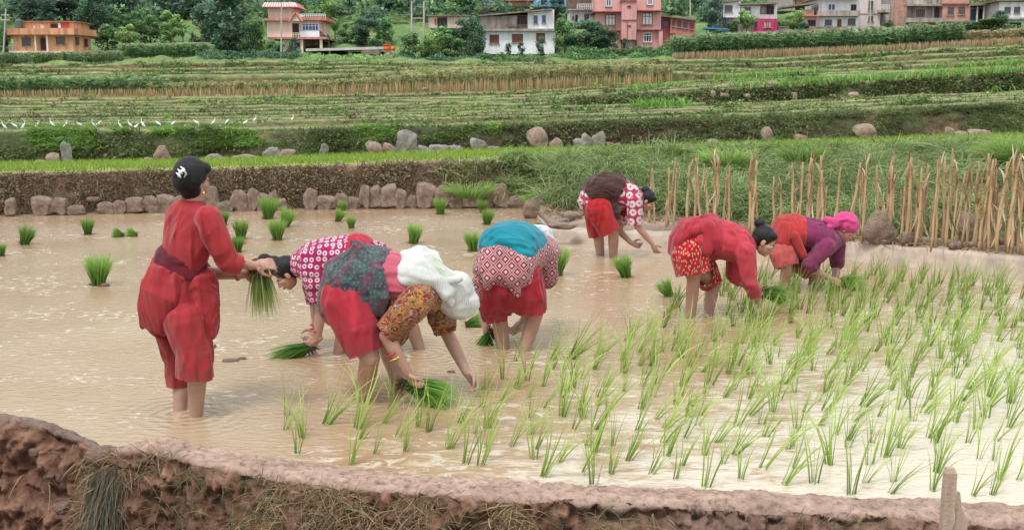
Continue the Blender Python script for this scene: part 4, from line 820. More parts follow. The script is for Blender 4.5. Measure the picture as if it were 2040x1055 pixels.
# transplanted rice
rm = []
for i in range(18):
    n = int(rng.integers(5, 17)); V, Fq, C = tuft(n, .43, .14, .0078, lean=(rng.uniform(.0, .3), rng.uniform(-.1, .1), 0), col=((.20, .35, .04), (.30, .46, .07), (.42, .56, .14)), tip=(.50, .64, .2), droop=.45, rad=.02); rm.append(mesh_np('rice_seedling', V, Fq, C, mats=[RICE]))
wind = (.18, 0)
EDGE = [(1290, 560), (1265, 640), (1180, 690), (960, 700), (860, 760), (700, 800), (520, 840), (480, 880)]
def left_lim(y): return np.interp(y, [545, 560, 610, 650, 690, 720, 760, 800, 840, 900, 960], [1560, 1420, 1330, 1275, 1230, 1010, 960, 640, 520, 560, 760])
cand = []
for r_ in range(60):
    Yr = 4.6 + r_ * .225
    for c_ in range(-20, 60):
        X = c_ * .180 + (r_ % 2) * .08 + Yr * .10 + rng.normal(0, .035); Yq = Yr + rng.normal(0, .045) + X * .1
        v = np.array([X, Yq, 0]) - CAM; zc = v[1] * cos(PITCH) - v[2] * sin(PITCH); yc = v[1] * sin(PITCH) + v[2] * cos(PITCH); px_ = CX + F * v[0] / zc; py_ = CY - F * yc / zc
        if px_ > 2700 or px_ < 400 or py_ > near_edge(px_) + 2 or py_ < 548: continue
        if px_ < left_lim(py_): continue
        if py_ < far_edge(px_) + 16: continue
        if py_ < 660 and rng.random() < .12: continue
        if px_ < 1000 and rng.random() < .25: continue
        cand.append((py_, X, Yq, px_))
ppl = [(1374, 645, 30), (1410, 632, 25), (718, 812, 45), (798, 775, 40), (870, 780, 60)]
cand = [c_ for c_ in cand if not any(abs(c_[3] - a) < r and abs(c_[0] - b_) < 24 for a, b_, r in ppl)]
cand.sort(key=lambda c_: -c_[0] + (5000 if c_[3] > 2085 else 0))
ZN = [(940, 'rice seedling in the row right beside the near clay bund'), (820, 'rice seedling in the near rows between the bund and the planted middle'), (0, 'rice seedling in the dense planted rows towards the far bund')]
n_in = min(300, sum(c_[3] <= 2085 for c_ in cand))
for i, (py_, X, Yq, px_) in enumerate(cand[:n_in]):
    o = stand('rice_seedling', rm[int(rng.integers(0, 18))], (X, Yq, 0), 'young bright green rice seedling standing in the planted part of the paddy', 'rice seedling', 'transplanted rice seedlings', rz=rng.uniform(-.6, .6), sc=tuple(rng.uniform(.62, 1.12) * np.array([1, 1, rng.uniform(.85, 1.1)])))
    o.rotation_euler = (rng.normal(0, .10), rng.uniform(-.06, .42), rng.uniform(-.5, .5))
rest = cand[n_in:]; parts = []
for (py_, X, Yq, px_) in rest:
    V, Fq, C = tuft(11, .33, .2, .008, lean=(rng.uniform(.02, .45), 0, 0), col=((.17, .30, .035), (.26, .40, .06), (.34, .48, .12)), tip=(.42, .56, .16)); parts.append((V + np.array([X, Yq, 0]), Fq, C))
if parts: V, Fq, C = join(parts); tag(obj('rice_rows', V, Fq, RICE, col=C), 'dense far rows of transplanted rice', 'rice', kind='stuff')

# ------------------------------------------------------------------ stones along the foot of the banks
def stone_mesh(seed, fl=1.0, slab=False):
    g = Geo(); g.ell((0, 0, .5), .5, .32 * fl, .5, n=22); V, N, Fq = remesh(g, .05, 1)
    if slab: P_ = (V - [0, 0, .5]) / [.5, .32, .5]; V = V * 0 + [0, 0, .5] + P_ / ((np.abs(P_) ** 5).sum(1) ** .2)[:, None] * [.46, .3, .5]; V[:, 0] *= 1 - np.random.default_rng(seed).uniform(-.1, .35) * V[:, 2]
    for q_ in range(9):                       # split faces
        d_ = nrm(np.random.default_rng(seed + q_).normal(0, 1, 3) * [1, .7, .8]); k_ = np.random.default_rng(seed * 3 + q_).uniform(.27, .42) + (.09 if slab else 0); dd_ = (V - [0, 0, .5]) @ d_; V = V - np.maximum(dd_ - k_, 0)[:, None] * d_
    V = V + N * (.05 * fbm(V * 2.2, 3, seed) + .025 * fbm(V * 8, 3, seed + 5))[:, None]
    return mesh_np('stone', V, np.asarray(Fq), mats=[])
STONE = surf('stone', (.15, .10, .075), (.31, .225, .175), 2.6, .9, 22, .9, .05, c3=(.44, .35, .28)); STONEG = surf('stone_grey', (.13, .125, .105), (.26, .24, .21), 2.0, .85, 20, .8, .05, c3=(.38, .36, .32))
sm = [stone_mesh(100 + i * 7) for i in range(8)]; slb = [stone_mesh(500 + i * 7, slab=True) for i in range(9)]; smg = [m_.copy() for m_ in sm]
for m_ in sm + slb: m_.materials.append(STONE)
for m_ in smg: m_.materials.append(STONEG)
def stone(x, yb, w, h, Y=None, z=None, label=None, grey=False, group=None, i=None, dz=0, tilt=0):
    p = at(x, yb, Y) if Y else on(x, yb, z or 0); k = p[1] / F; j = int(rng.integers(0, 8)) if i is None else i
    o = stand('stone', (smg if grey else sm)[j] if dz != -.001 else slb[int(rng.integers(9))], p + np.array([0, .05 if dz != -.001 else .10, dz - .02]), label, 'stone', group, rz=rng.uniform(-.3, .3), sc=(w * k * 1.15, w * k * .8, h * k * 1.1)); o.rotation_euler[1] = tilt + rng.normal(0, .06); return o
x = 4
G1 = 'stones set along the foot of the near bank'
while x < 1130:                                             # low row set into the foot of the near bank
    w = rng.uniform(20, 44); yb = far_edge(x + w / 2) + 2 if x < 1056 else 412; h = rng.uniform(22, 50) if x > 380 else rng.uniform(18, 40)
    if rng.random() < .95: stone(x + w / 2, yb + 3, w * 1.02, h, dz=-.001, label=('rounded brown stone set low in the foot of the bank on the left' if x < 380 else 'upright brown slab stone in the row at the foot of the earth bank'), group=G1)
    x += w * .84
stone(182, 404, 30, 15, Y=on(182, 424)[1], label='smooth orange brown stone lying on top of the low stone row')
tag(_s := stone(765, 405, 30, 18, Y=on(765, 412)[1], label='pinkish flat stone resting above the slab row near the wall middle'))
for i, (x, yb, w, h, lb) in enumerate(((1757, 487, 66, 66, 'big rounded boulder behind the maize stubble at the foot of the grassy bank'), (1935, 478, 56, 60, 'tall pale boulder among the dry stalks towards the right edge'),
        (1690, 478, 30, 22, 'small stone just left of the big rounded boulder'), (1810, 492, 34, 36, 'stone leaning between the big boulder and the dry stalks'), (1905, 500, 30, 20, 'flat stone before the tall pale boulder'), (2010, 500, 40, 34, 'stone at the right edge behind the last stalks'), (1120, 455, 70, 14, 'long flat stone forming the step at the end of the stubble bund'), (1140, 436, 50, 16, 'flat clod at the end of the stubble bund'))):
    stone(x, yb, w, h, z=.2, label=lb, i=i % 8)
S2 = [(131, 335, 22, 50, 1, 'tall grey standing slab with dark lichen on the left'), (105, 333, 28, 26, 0, 'broad stone just left of the grey standing slab'), (82, 334, 26, 16, 0, 'low stone second to the left of the grey standing slab'),
      (324, 322, 28, 28, 0, 'pointed pale stone in the grassy bank left of the standing woman\'s head'), (295, 324, 20, 12, 0, 'small low stone beside the pointed pale one'), (430, 320, 40, 14, 1, 'flat stone just right of the standing woman\'s head'),
      (487, 318, 44, 12, 1, 'flat stone lying in the bank above the far row of bundles'), (545, 315, 36, 20, 1, 'wedge stone among grass above the slab row'), (575, 313, 30, 16, 0, 'rounded stone beside the wedge stone'), (638, 310, 16, 26, 1, 'thin leaning slab in the bank above the magenta planter'),
      (740, 308, 34, 24, 0, 'grey stone at the left foot of the big leaning slab'), (768, 308, 32, 24, 0, 'pinkish stone against the big leaning slab'), (795, 308, 36, 46, 1, 'big leaning grey slab in the second bank'), (815, 306, 30, 20, 1, 'stone right of the big leaning slab'), (842, 306, 34, 16, 1, 'low stone second right of the big leaning slab'),
      (874, 304, 40, 16, 1, 'long low stone in the second bank'), (905, 303, 34, 14, 1, 'low grey stone between the long one and the wedge'), (955, 302, 34, 26, 1, 'wedge shaped grey stone in the second bank'), (980, 301, 24, 12, 1, 'small stone right of the grey wedge'),
      (1075, 300, 38, 40, 0, 'large pale upright block in the second bank'), (1107, 299, 24, 22, 0, 'short block just right of the large pale upright one'), (1148, 299, 26, 22, 1, 'stone left of the pair of leaning slabs'), (1163, 298, 24, 30, 1, 'leaning slab under the dark brush'), (1182, 298, 24, 34, 1, 'pointed slab right of the leaning one'), (1213, 297, 22, 16, 0, 'small stone below the sticks, left of the yellowish one'), (1233, 296, 18, 12, 0, 'yellowish small stone below the sticks'),
      (1530, 284, 22, 28, 0, 'upright stone at the left foot of the red earth slip'), (1420, 290, 24, 14, 0, 'small stone low in the leafy bank'), (1598, 284, 26, 18, 0, 'stone below the red earth slip'), (1625, 284, 30, 10, 0, 'flat pale stone right of the slip'), (1725, 278, 42, 28, 0, 'large rounded boulder in the bank above the dry stalks'), (1890, 272, 20, 18, 0, 'small pale stone above the tallest stalk'), (1915, 272, 26, 12, 0, 'low stone left of the wide one'), (1948, 271, 46, 14, 0, 'wide low pale stone at the right of the second bank')]
for x, yb, w, h, gy, lb in S2: stone(x, yb + 3, w * 1.15, h * 1.2, Y=float(L(x, [0, 2040], [24.5, 27.3])), label=lb, grey=bool(gy), tilt=.35 if 'leaning' in lb else 0)
S3 = [(1312, 207, 10, 17, 'small pointed white stone on the middle terraces'), (1282, 207, 6, 10, 'tiny stone left of the pointed white stone'), (1420, 195, 12, 14, 'small stone leaning in the middle terraces'), (1443, 195, 20, 10, 'pale flat stone right of the leaning one'), (1583, 203, 10, 20, 'slender pale stone on the right terraces'), (1701, 197, 24, 13, 'rounded pale boulder in the right terraces'), (1675, 200, 14, 8, 'low stone left of the rounded pale boulder'), (1490, 196, 12, 9, 'little pinkish stone on the right terraces'),
      (1365, 229, 12, 14, 'lone upright pale stone below the terraces'), (1930, 212, 12, 18, 'upright slab left of the pair near the right edge'), (1950, 211, 18, 20, 'slab in the pair near the right edge'), (1968, 210, 20, 22, 'right slab of the pair near the right edge'), (1560, 216, 14, 8, 'low stone in the rubble of the right terraces'), (876, 208, 12, 8, 'small pale stone on the middle terraces'), (848, 180, 14, 6, 'pale stone below the dry maize')]
for x, yb, w, h, lb in S3: stone(x, yb, w, h, Y=float(L(yb, [180, 230], [100, 66])) if x < 1340 else 73.5, label=lb)
for i in range(26):
    x, y = rng.uniform(20, 1180), rng.uniform(450, 800)
    if 250 < x < 1110 and 560 < y: x = rng.uniform(10, 250)
    o = stone(x, y, rng.uniform(6, 16), rng.uniform(2.5, 5), z=0, label='little mud clod just breaking the surface of the open water', group='little mud clods in the open water'); o.name = 'mud_clod'; o['category'] = 'mud clod'; CL_ = globals().setdefault('CLM', []); 
    if len(CL_) < 4: m_ = o.data.copy(); m_.materials[0] = globals().setdefault('MUDC', surf('mud_clod', (.16, .1, .075), (.26, .18, .14), 8, .7, 30, .8, .02)); CL_.append(m_)
    o.data = CL_[i % len(CL_)]
# low mud clods breaking the water
for x, y, w, lb in ((455, 722, 40, 'low mud clod with roots beside the standing woman'), (480, 718, 22, 'small mud clod right of the rooty one'), (205, 571, 26, 'root clod beside the large upright bundle'), (900, 745, 20, 'mud clod behind the hands of the white scarf planter')):
    o = stone(x, y, w, 10, z=0, label=lb); o.name = 'mud_clod'; o['category'] = 'mud clod'; o.data = o.data.copy(); o.data.materials[0] = MUDC if 'MUDC' in globals() else globals().setdefault('MUDC', surf('mud_clod', (.16, .1, .075), (.26, .18, .14), 8, .7, 30, .8, .02))
# ------------------------------------------------------------------ vegetation on the banks
def rowpt(Rw, px):                                     # point of a profile row above photo column px
    Rw = np.asarray(Rw); return np.stack([np.interp(px, PXS, Rw[:, i]) for i in range(3)], 1)
def between(A, B, px, u): return rowpt(A, px) * (1 - u)[:, None] + rowpt(B, px) * u[:, None]
def stuff(name, parts, mt, label, cat=None):
    V, Fq, C = join(parts) if isinstance(parts, list) else parts
    return tag(obj(name, V, Fq, mt, col=C), label, cat or name.replace('_', ' '), kind='stuff')
def clumpmask(P_, sc, seed, thr): return vnoise(P_ * sc, seed) + .5 * vnoise(P_ * sc * 2.6, seed + 3) > thr
# near bank, left: brown roots, withered weeds and a few leaves
n = 44000; px = rng.uniform(-300, 1400, n); u = rng.uniform(.06, 1.03, n); keep = rng.random(n) < np.clip((1500 - px) / 700, .25, 1); px, u = px[keep], u[keep]; n = len(px)
Q = between(B1, T1, px, u); Q[:, 1] -= .05 * np.sin(pi * u) + .05; k = clumpmask(Q, 3.5, 51, -.62); Q, px = Q[k], px[k]; n = len(Q)
D = rdir(n) * [1, .5, .6] + np.array([0, -.6, .1])
parts = [blades(Q, D, rng.uniform(.04, .15, n), rng.uniform(.006, .017, n), rdir(n), rng.uniform(.3, 1.1, n), cmix(n, ((.34, .235, .16), (.22, .14, .10), (.42, .31, .2), (.27, .19, .12), (.22, .19, .09))), 3)]
q = clumpmask(Q, 2.2, 61, .22); Q2 = Q[q]; Q2 = np.vstack([Q2, Q2]); n2 = len(Q2); parts.append(leaves(Q2 + rng.normal(0, .04, (n2, 3)) + [0, -.06, 0], rng.uniform(.010, .026, n2), cmix(n2, ((.20, .19, .09), (.30, .24, .14), (.38, .29, .18), (.24, .16, .10)), .3)))
stuff('withered_weeds', parts, DRY, 'withered weeds and roots hanging on the near earth bank', 'weeds')
# near bank, right: long arching grass
def grassfall(px0, px1, n, u0, u1, ln, A, B, cols, seed, thr=-.35, out=.04, w=.013, wgt=None, dr=(.5, 1.1)):
    px = rng.uniform(px0, px1, n); u = rng.uniform(u0, u1, n)
    if wgt is not None: k = rng.random(n) < np.interp(px, wgt[0], wgt[1]); px, u = px[k], u[k]
    Q = between(A, B, px, u); Q[:, 1] -= out; k = clumpmask(Q, 1.4, seed, thr); Q = Q[k]; n = len(Q)
    D = np.stack([rng.normal(0, .5, n), rng.normal(-.45, .3, n), np.full(n, .75)], 1)
    cl = cmix(n, cols); cl *= .9 * (1 + .55 * vnoise(Q * 2.3, seed + 1) + .3 * vnoise(Q * 7, seed + 2))[:, None]
    return blades(Q, D, rng.uniform(ln[0], ln[1], n), w * rng.uniform(.7, 1.4, n), np.stack([rng.normal(0, .4, n), -np.ones(n), np.zeros(n)], 1), rng.uniform(dr[0], dr[1], n), cl, 4, cl * 1.25)
GR = ((.13, .21, .06), (.24, .34, .11), (.34, .43, .17), (.17, .27, .09), (.38, .42, .22))
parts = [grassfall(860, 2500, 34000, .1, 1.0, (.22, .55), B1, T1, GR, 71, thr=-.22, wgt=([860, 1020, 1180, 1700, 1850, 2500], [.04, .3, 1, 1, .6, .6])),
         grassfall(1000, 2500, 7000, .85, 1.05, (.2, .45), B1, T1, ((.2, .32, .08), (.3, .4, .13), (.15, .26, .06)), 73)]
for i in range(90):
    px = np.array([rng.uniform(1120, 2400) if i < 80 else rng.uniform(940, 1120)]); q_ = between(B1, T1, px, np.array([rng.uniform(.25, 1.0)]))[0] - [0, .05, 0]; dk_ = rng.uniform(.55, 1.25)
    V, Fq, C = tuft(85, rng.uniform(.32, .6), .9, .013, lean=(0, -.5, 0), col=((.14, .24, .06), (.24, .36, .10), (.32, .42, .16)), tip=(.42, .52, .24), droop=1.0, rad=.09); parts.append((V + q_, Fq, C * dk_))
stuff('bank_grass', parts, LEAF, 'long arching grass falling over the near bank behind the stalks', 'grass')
n = 9000; px = rng.uniform(1640, 2500, n); u = rng.uniform(.05, .8, n); Q = between(B1, T1, px, u); Q[:, 1] -= .08; k = clumpmask(Q, 1.7, 81, .0); Q = Q[k]; n = len(Q)
stuff('creeping_weeds', [leaves(Q + rng.normal(0, .05, (n, 3)), rng.uniform(.014, .035, n), cmix(n, ((.07, .15, .03), (.12, .22, .05), (.05, .10, .03)), .3))], LEAF, 'dark broad leaved weeds low on the near bank at the right', 'weeds')
# bright green seed bed strip on the first terrace
n = 34000; px = rng.uniform(-400, 2440, n); u = rng.random(n) ** .8; Q = between(T1b, TB2, px, u); k = rng.random(n) < np.interp(px, [-400, 1100, 1250, 2440], [1, 1, .9, 1]); Q = Q[k]; n = len(Q)
cl = cmix(n, ((.22, .36, .045), (.30, .42, .07), (.36, .46, .10), (.18, .30, .04)))
stuff('rice_seed_bed', [blades(Q, rdir(n) * [.3, .3, 0] + [0, 0, 1], rng.uniform(.07, .15, n), .011, rdir(n, True), .3, cl, 2, cl * 1.15)], RICE, 'bright green strip of young rice on the first terrace', 'rice')
# second bank
BR = ((.14, .22, .07), (.24, .31, .11), (.10, .17, .055), (.30, .31, .15), (.19, .27, .09))
parts = [grassfall(-400, 2500, 46000, .0, 1.0, (.12, .30), TB2, T2, BR, 91, thr=-.15, w=.014, dr=(.5, 1.2)),
         grassfall(60, 1000, 15000, .35, 1.03, (.16, .36), TB2, T2, ((.24, .44, .09), (.34, .52, .13), (.18, .35, .07)), 93, thr=-.1, w=.018, dr=(.3, .9), wgt=([60, 150, 760, 820, 1000], [.8, 1, 1, .15, .3])),
         grassfall(1000, 2500, 14000, .8, 1.05, (.12, .25), TB2, T2, ((.2, .28, .09), (.28, .32, .13)), 95, thr=-.2, w=.013)]
stuff('second_bank_grass', parts, LEAF, 'mixed grass and weeds covering the second bank', 'grass')
n = 22000; px = rng.uniform(-300, 2500, n); u = rng.uniform(0, .95, n); Q = between(TB2, T2, px, u); Q[:, 1] -= .25; k = clumpmask(Q, .9, 97, .05); Q = Q[k]; n = len(Q)
stuff('bank_creepers', [leaves(Q + rng.normal(0, .06, (n, 3)), rng.uniform(.02, .055, n), cmix(n, ((.05, .10, .03), (.09, .15, .045), (.13, .18, .06), (.16, .12, .07)), .35))], LEAF, 'dark creepers matted over the second bank', 'creepers')
n = 9000; px = rng.uniform(1080, 1560, n); px2 = np.where(rng.random(n) < .5, px, rng.uniform(700, 2400, n)); Q = between(TB2, T2, px2, rng.uniform(.2, 1, n)); Q[:, 1] -= .22
stuff('brushwood', [blades(Q, rdir(n) * [1, .4, .6], rng.uniform(.1, .3, n), .010, rdir(n), rng.uniform(.3, 1, n), cmix(n, ((.12, .075, .055), (.2, .14, .10), (.08, .05, .04))), 3)], DRY, 'brown brushwood and dead stems in the second bank')
# grass along the lips of the far terraces, and rough weeds on their faces
parts = []; parts2 = []
for i, Lp in enumerate(lips):
    d = TR[i][1]; n = 7500; px = rng.uniform(-500, 2540, n); Q = rowpt(Lp, px); q0 = rowpt(lips[i - 1] if i else T2, px); h = np.clip(Q[:, 2] - q0[:, 2], .35, 1.6)
    u = rng.random(n) * .9; Q[:, 2] -= (1 - u) * h + .0015 * d; Q[:, 1] -= .45 * (1 - u) + .1; k = clumpmask(Q, .16, 100 + i, -.25 if px.mean() else 0); Q = Q[k]; n = len(Q); sz = d / 60
    cl = cmix(n, ((.09, .19, .055), (.17, .29, .085), (.25, .36, .13), (.11, .19, .06), (.20, .20, .11))); cl *= (1 + .4 * vnoise(Q * [.15, .15, .4], 111 + i))[:, None]
    parts.append(blades(Q, rdir(n) * [.7, .5, 0] + [0, -.5, .8], rng.uniform(.15, .45, n) * sz ** .6, .05 * sz, rdir(n, True), rng.uniform(.2, .9, n), cl, 2, cl * 1.2))
    n = 800; px = rng.uniform(-500, 2540, n); Q = rowpt(Lp, px); Q[:, 1] += rng.uniform(-.1, .3, n); Q[:, 2] += .02; cl = cmix(n, ((.34, .34, .18), (.26, .33, .13), (.40, .37, .22)))
    parts2.append(blades(Q, rdir(n) * [.8, .8, 0] + [0, 0, .7], rng.uniform(.05, .12, n) * sz ** .5, .05 * sz, rdir(n, True), .3, cl, 2, cl * 1.1))
n = 9000; px = rng.uniform(1250, 2500, n); k3_ = rng.integers(2, 6, n); Q = np.zeros((n, 3))
for j in range(2, 6): s_ = k3_ == j; Q[s_] = rowpt(TLIP[(67, 76, 88, 100)[j - 2]], px[s_])
Q[:, 1] += rng.normal(0, 1.2, n); k = clumpmask(Q, .12, 131, .1); Q = Q[k]; n = len(Q); cl = cmix(n, ((.18, .38, .07), (.28, .48, .11), (.13, .28, .06)))
parts.append(blades(Q, rdir(n) * [.5, .5, 0] + [0, 0, 1], rng.uniform(.4, 1.0, n), .09, rdir(n, True), .5, cl, 2, cl * 1.2))
for i in range(620):
    j_ = int(rng.integers(len(lips))); Lp = lips[j_]; dd_ = TR[j_][1]; p_ = rowpt(Lp, np.array([rng.uniform(-500, 2540)]))[0] + [0, rng.uniform(-.4, .3), rng.uniform(-.25, .1)]; s_ = rng.uniform(.25, .8) * (dd_ / 80) ** .6; k_ = 46
    dl = rdir(k_) * [s_ * rng.uniform(1, 2.6), s_ * .6, s_ * .55] * rng.uniform(.5, 1.05, (k_, 1)); cl = cmix(k_, (((.08, .16, .05), (.13, .24, .07)), ((.17, .30, .07), (.25, .38, .1)), ((.16, .12, .07), (.2, .2, .09)))[int(rng.integers(3))], .3) * np.clip(.8 + .6 * dl[:, 2] / s_, .4, 1.4)[:, None]; parts.append(leaves(p_ + dl, rng.uniform(.06, .13, k_) * (dd_ / 60) ** .7, cl, .4))
n = 16000; px = rng.uniform(1120, 2500, n); u = rng.random(n) ** .8; Q = between(TLIP[71.5], TLIP[76], px, u); Q[:, 1] = rowpt(TLIP[76], px)[:, 1] - .9 * (1 - u) - .25; k = clumpmask(Q, .3, 151, np.interp(px.mean(), [0, 1], [0, -.1]) - .15); Q = Q[k]; px = px[k]; n = len(Q)
parts.append(leaves(Q + rng.normal(0, .1, (n, 3)), rng.uniform(.05, .13, n), cmix(n, ((.06, .12, .04), (.11, .18, .06), (.17, .23, .08), (.20, .14, .08)), .4) * (1 + .4 * vnoise(Q * .8, 7))[:, None], .3))
for a_, n in ((0, 5000), (1, 5000)):
    px = rng.uniform(1150, 2500, n); u = rng.random(n); Q = rowpt(lips[a_], px); Q[:, 2] -= (1 - u) * .5; Q[:, 1] -= .4; k = clumpmask(Q, .4, 161 + a_, 0); Q = Q[k]; n = len(Q); parts.append(leaves(Q, rng.uniform(.04, .11, n), cmix(n, ((.08, .14, .05), (.14, .20, .07), (.22, .16, .10)), .4), .3))
stuff('terrace_weeds', parts, LEAF, 'weeds and grass covering the faces of the far terraces', 'weeds')
stuff('terrace_edge_grass', parts2, LEAF, 'short pale grass along the edges of the far terraces', 'grass')

# big fresh grass clump at the right edge on top of the near bank
def grass_clump(x, y, Y, n, h, label):
    p = at(x, y, Y); V, Fq, C = tuft(n, h, 1.0, .014, col=((.16, .32, .05), (.24, .42, .08)), tip=(.34, .48, .14), droop=.7, rad=.28)
    return tag(obj('grass_clump', V + p, Fq, LEAF, col=C), label, 'grass clump')
grass_clump(2030, 330, 17.6, 1500, .62, 'big fresh green grass clump at the right edge above the dry stalks')
grass_clump(1600, 318, 17.4, 350, .34, 'bright grass clump on the bank above the pink scarf planter')
grass_clump(1445, 325, 17.2, 420, .34, 'arching grass clump above the coral red planter')
grass_clump(935, 390, 17.0, 300, .34, 'leafy grass clump at the foot of the wall above the turquoise planter')

# dry maize stalks on the stubble terrace
def stalk_mesh(seed, h=1.0):
    r_ = np.random.default_rng(seed); g = Geo(); pts = []; x = y = 0
    for k in range(7): x += r_.normal(0, .007); y += r_.normal(0, .007); pts.append((x, y, h * k / 6))
    g.tube(pts, [.017, .0165, .016, .015, .0145, .013, .010], 7)
    for k in range(1, 6): g.tube([np.array(pts[k]) - [0, 0, .006], np.array(pts[k]) + [0, 0, .006]], .0155, 7)
    return np.vstack(g.V), [f for f in g.F], pts
DRYST = surf('dry_stalk', (.24, .145, .075), (.46, .32, .18), 9, .85, 60, .5, .01, stretch=(1, 1, .2), c3=(.62, .50, .33))
sk = []
for i in range(9):
    h = .92; V, Fc, pts = stalk_mesh(200 + i, h); st = mesh_np('stem', V, Fc, mats=[DRYST])
    n = 9 if i % 3 else 15; hh = rng.uniform(.25, 1, n) ** .8; B = np.array([np.array(pts[-1]) * t + np.array(pts[0]) * (1 - t) for t in hh])
    D = rdir(n, True) * .16 + np.stack([0 * hh, 0 * hh, rng.choice([-1, 1], n, p=[.42, .58]) * 1.0], 1)
    lf = blades(B, D, rng.uniform(.12, .28, n), rng.uniform(.014, .032, n), rdir(n, True), rng.uniform(.0, .45, n), cmix(n, ((.56, .43, .27), (.44, .30, .17), (.66, .54, .38), (.33, .2, .11))), 4)
    sk.append((st, mesh_np('dry_leaf', *lf, mats=[DRY])))
SX = [(1293, 455, 333), (1306, 457, 335), (1328, 462, 330), (1341, 462, 332), (1372, 466, 325), (1412, 470, 322), (1424, 474, 318), (1443, 462, 336), (1490, 475, 312), (1497, 480, 315), (1578, 482, 322), (1588, 483, 318), (1612, 482, 312), (1632, 484, 335), (1688, 486, 318), (1715, 492, 318),
      (1745, 490, 325), (1762, 484, 315), (1795, 498, 318), (1803, 500, 308), (1812, 500, 320), (1822, 502, 330), (1830, 500, 350), (1853, 506, 315), (1862, 505, 320), (1888, 505, 290), (1893, 505, 330), (1948, 512, 345), (1958, 512, 300), (1966, 514, 310), (1975, 512, 325), (1988, 516, 315), (2003, 516, 298), (2012, 517, 310), (2028, 518, 315), (2036, 520, 325), *[(float(x_), float(np.interp(x_, [1290, 1700, 2040], [458, 486, 516])), float(y_)) for x_, y_ in zip(np.random.default_rng(4).choice(np.arange(1290, 2045, 7), 36, replace=False), np.random.default_rng(5).uniform(305, 390, 36))], (1508, 478, 440), (1540, 480, 400), (1850, 500, 400)]
for i, (x, yb, yt) in enumerate(SX):
    p = on(x, yb - 2, .16); s_ = (yb - yt) / (F / p[1]) / .95; j = i % 9
    where = ('behind the farthest planter' if x < 1345 else 'between the farthest planter and the coral red one' if x < 1450 else 'behind the hair bun of the coral red planter' if x < 1560 else 'behind the back of the pink scarf planter' if x < 1700 else 'in front of the big rounded boulder' if x < 1780 else 'in the thick cluster right of the boulder' if x < 1870 else 'standing tallest with spread husks' if x < 1900 else 'in the crowded group at the right edge')
    o = empty('dry_maize_stalk', p, 'dry tan maize stalk ' + where, 'maize stalk', 'dry maize stalks ' + where); o.rotation_euler = (rng.normal(0, .03), rng.normal(0, .03), rng.uniform(0, 6)); o.scale = (*(s_ * rng.uniform(.75, 1.2) * np.ones(2)), s_)
    for me_, nm in zip(sk[j], ('stem', 'dry_foliage')): c_ = bpy.data.objects.new(nm, me_); COL.objects.link(c_); c_.parent = o
# low stubble litter on that terrace
n = 2600; pxs_ = rng.uniform(1080, 2400, n); Q = np.array([on(a, base_edge(a) - rng.uniform(-2, 12), .24) for a in pxs_])
stuff('maize_litter', [blades(Q, rdir(n) * [1, 1, .3], rng.uniform(.05, .2, n), .014, rdir(n), .5, cmix(n, ((.42, .31, .2), (.28, .19, .12), (.5, .4, .27))), 3)], DRY, 'dry leaf litter among the maize stubble', 'litter')

# ------------------------------------------------------------------ far fields
def maize_far(B, h, cols, tassel=None, nl=8, w=.1, dens=1, dk=1):
    n = len(B); h = np.broadcast_to(h, n); out = [blades(B, np.tile([0, 0, 1.], (n, 1)) + rng.normal(0, .05, (n, 3)), h, w * .6, rdir(n, True), .05, cmix(n, cols), 2)]
    for k in range(nl):
        t = (k + 1) / nl; Bk = B + np.stack([0 * h, 0 * h, h * (.25 + .65 * t)], 1); cl = cmix(n, cols, .25)
        out.append(blades(Bk, rdir(n, True) * .8 + [0, 0, .9], h * .36, w * rng.uniform(.7, 1.5, n), rdir(n, True), rng.uniform(.4, 1.2, n), cl * (.45 + .75 * t), 3, cl * (.6 + .85 * t)))  # lower, inner leaves darker: shade put into the colour
    if tassel is not None:
        for k in range(5): out.append(blades(B + np.stack([0 * h, 0 * h, h * .9], 1), rdir(n, True) * .4 + [0, 0, 1], h * .2, w * .6, rdir(n, True), .2, cmix(n, tassel), 2))
    return join(out)
def rows_at(px0, px1, yb, Y, n): px = rng.uniform(px0, px1, n); return px, np.array([at(a, np.interp(a, yb[0], yb[1]), Y) for a in px])
DG = ((.10, .21, .09), (.18, .32, .13), (.28, .42, .2)); YG = ((.34, .37, .15), (.44, .43, .2), (.24, .32, .12), (.5, .43, .25)); TS = ((.50, .50, .30), (.56, .52, .36))
r8 = ([-500, 0, 500, 1020, 1500], [204, 196, 192, 183, 160])
parts = []; pd = []
for d, n in ((103, 900), (104.5, 800)):
    px, Q = rows_at(-300, 1340, (r8[0], np.array(r8[1]) - 1.5), d, n); h = np.interp(px, [0, 600, 1000, 1340], [.75, .85, 1.25, 1.1])
    pd.append(blades(Q, rng.normal(0, .05, (n, 3)) + [0, 0, 1], h * rng.uniform(.8, 1.1, n), .11, rdir(n, True), .03, cmix(n, ((.44, .32, .16), (.52, .40, .22), (.34, .26, .12))), 2))
for d, n in ((108, 320), (111, 320), (114, 320), (117, 300)):
    px, Q = rows_at(-300, 330, (r8[0], np.array(r8[1]) - 5), d, n); parts.append(maize_far(Q, rng.uniform(1.4, 1.8, n), DG + ((.2, .28, .1),), None, 6, .13))
stuff('maize_field', parts, LEAF, 'dark green maize standing behind the stubble on the left terraces', 'maize')
pp = []
for d, n in ((107, 420), (111, 420), (115, 420)):
    px, Q = rows_at(300, 1340, (r8[0], np.array(r8[1]) - 5), d, n); h = np.interp(px, [300, 700, 900, 1250, 1340], [1.1, 1.2, 2.0, 2.1, 1.5]); pp.append(maize_far(Q, h * rng.uniform(.8, 1.1, n), YG, None, 6, .11))
stuff('ripening_maize', pp, LEAF, 'yellowing ripe maize on the middle terraces', 'maize')
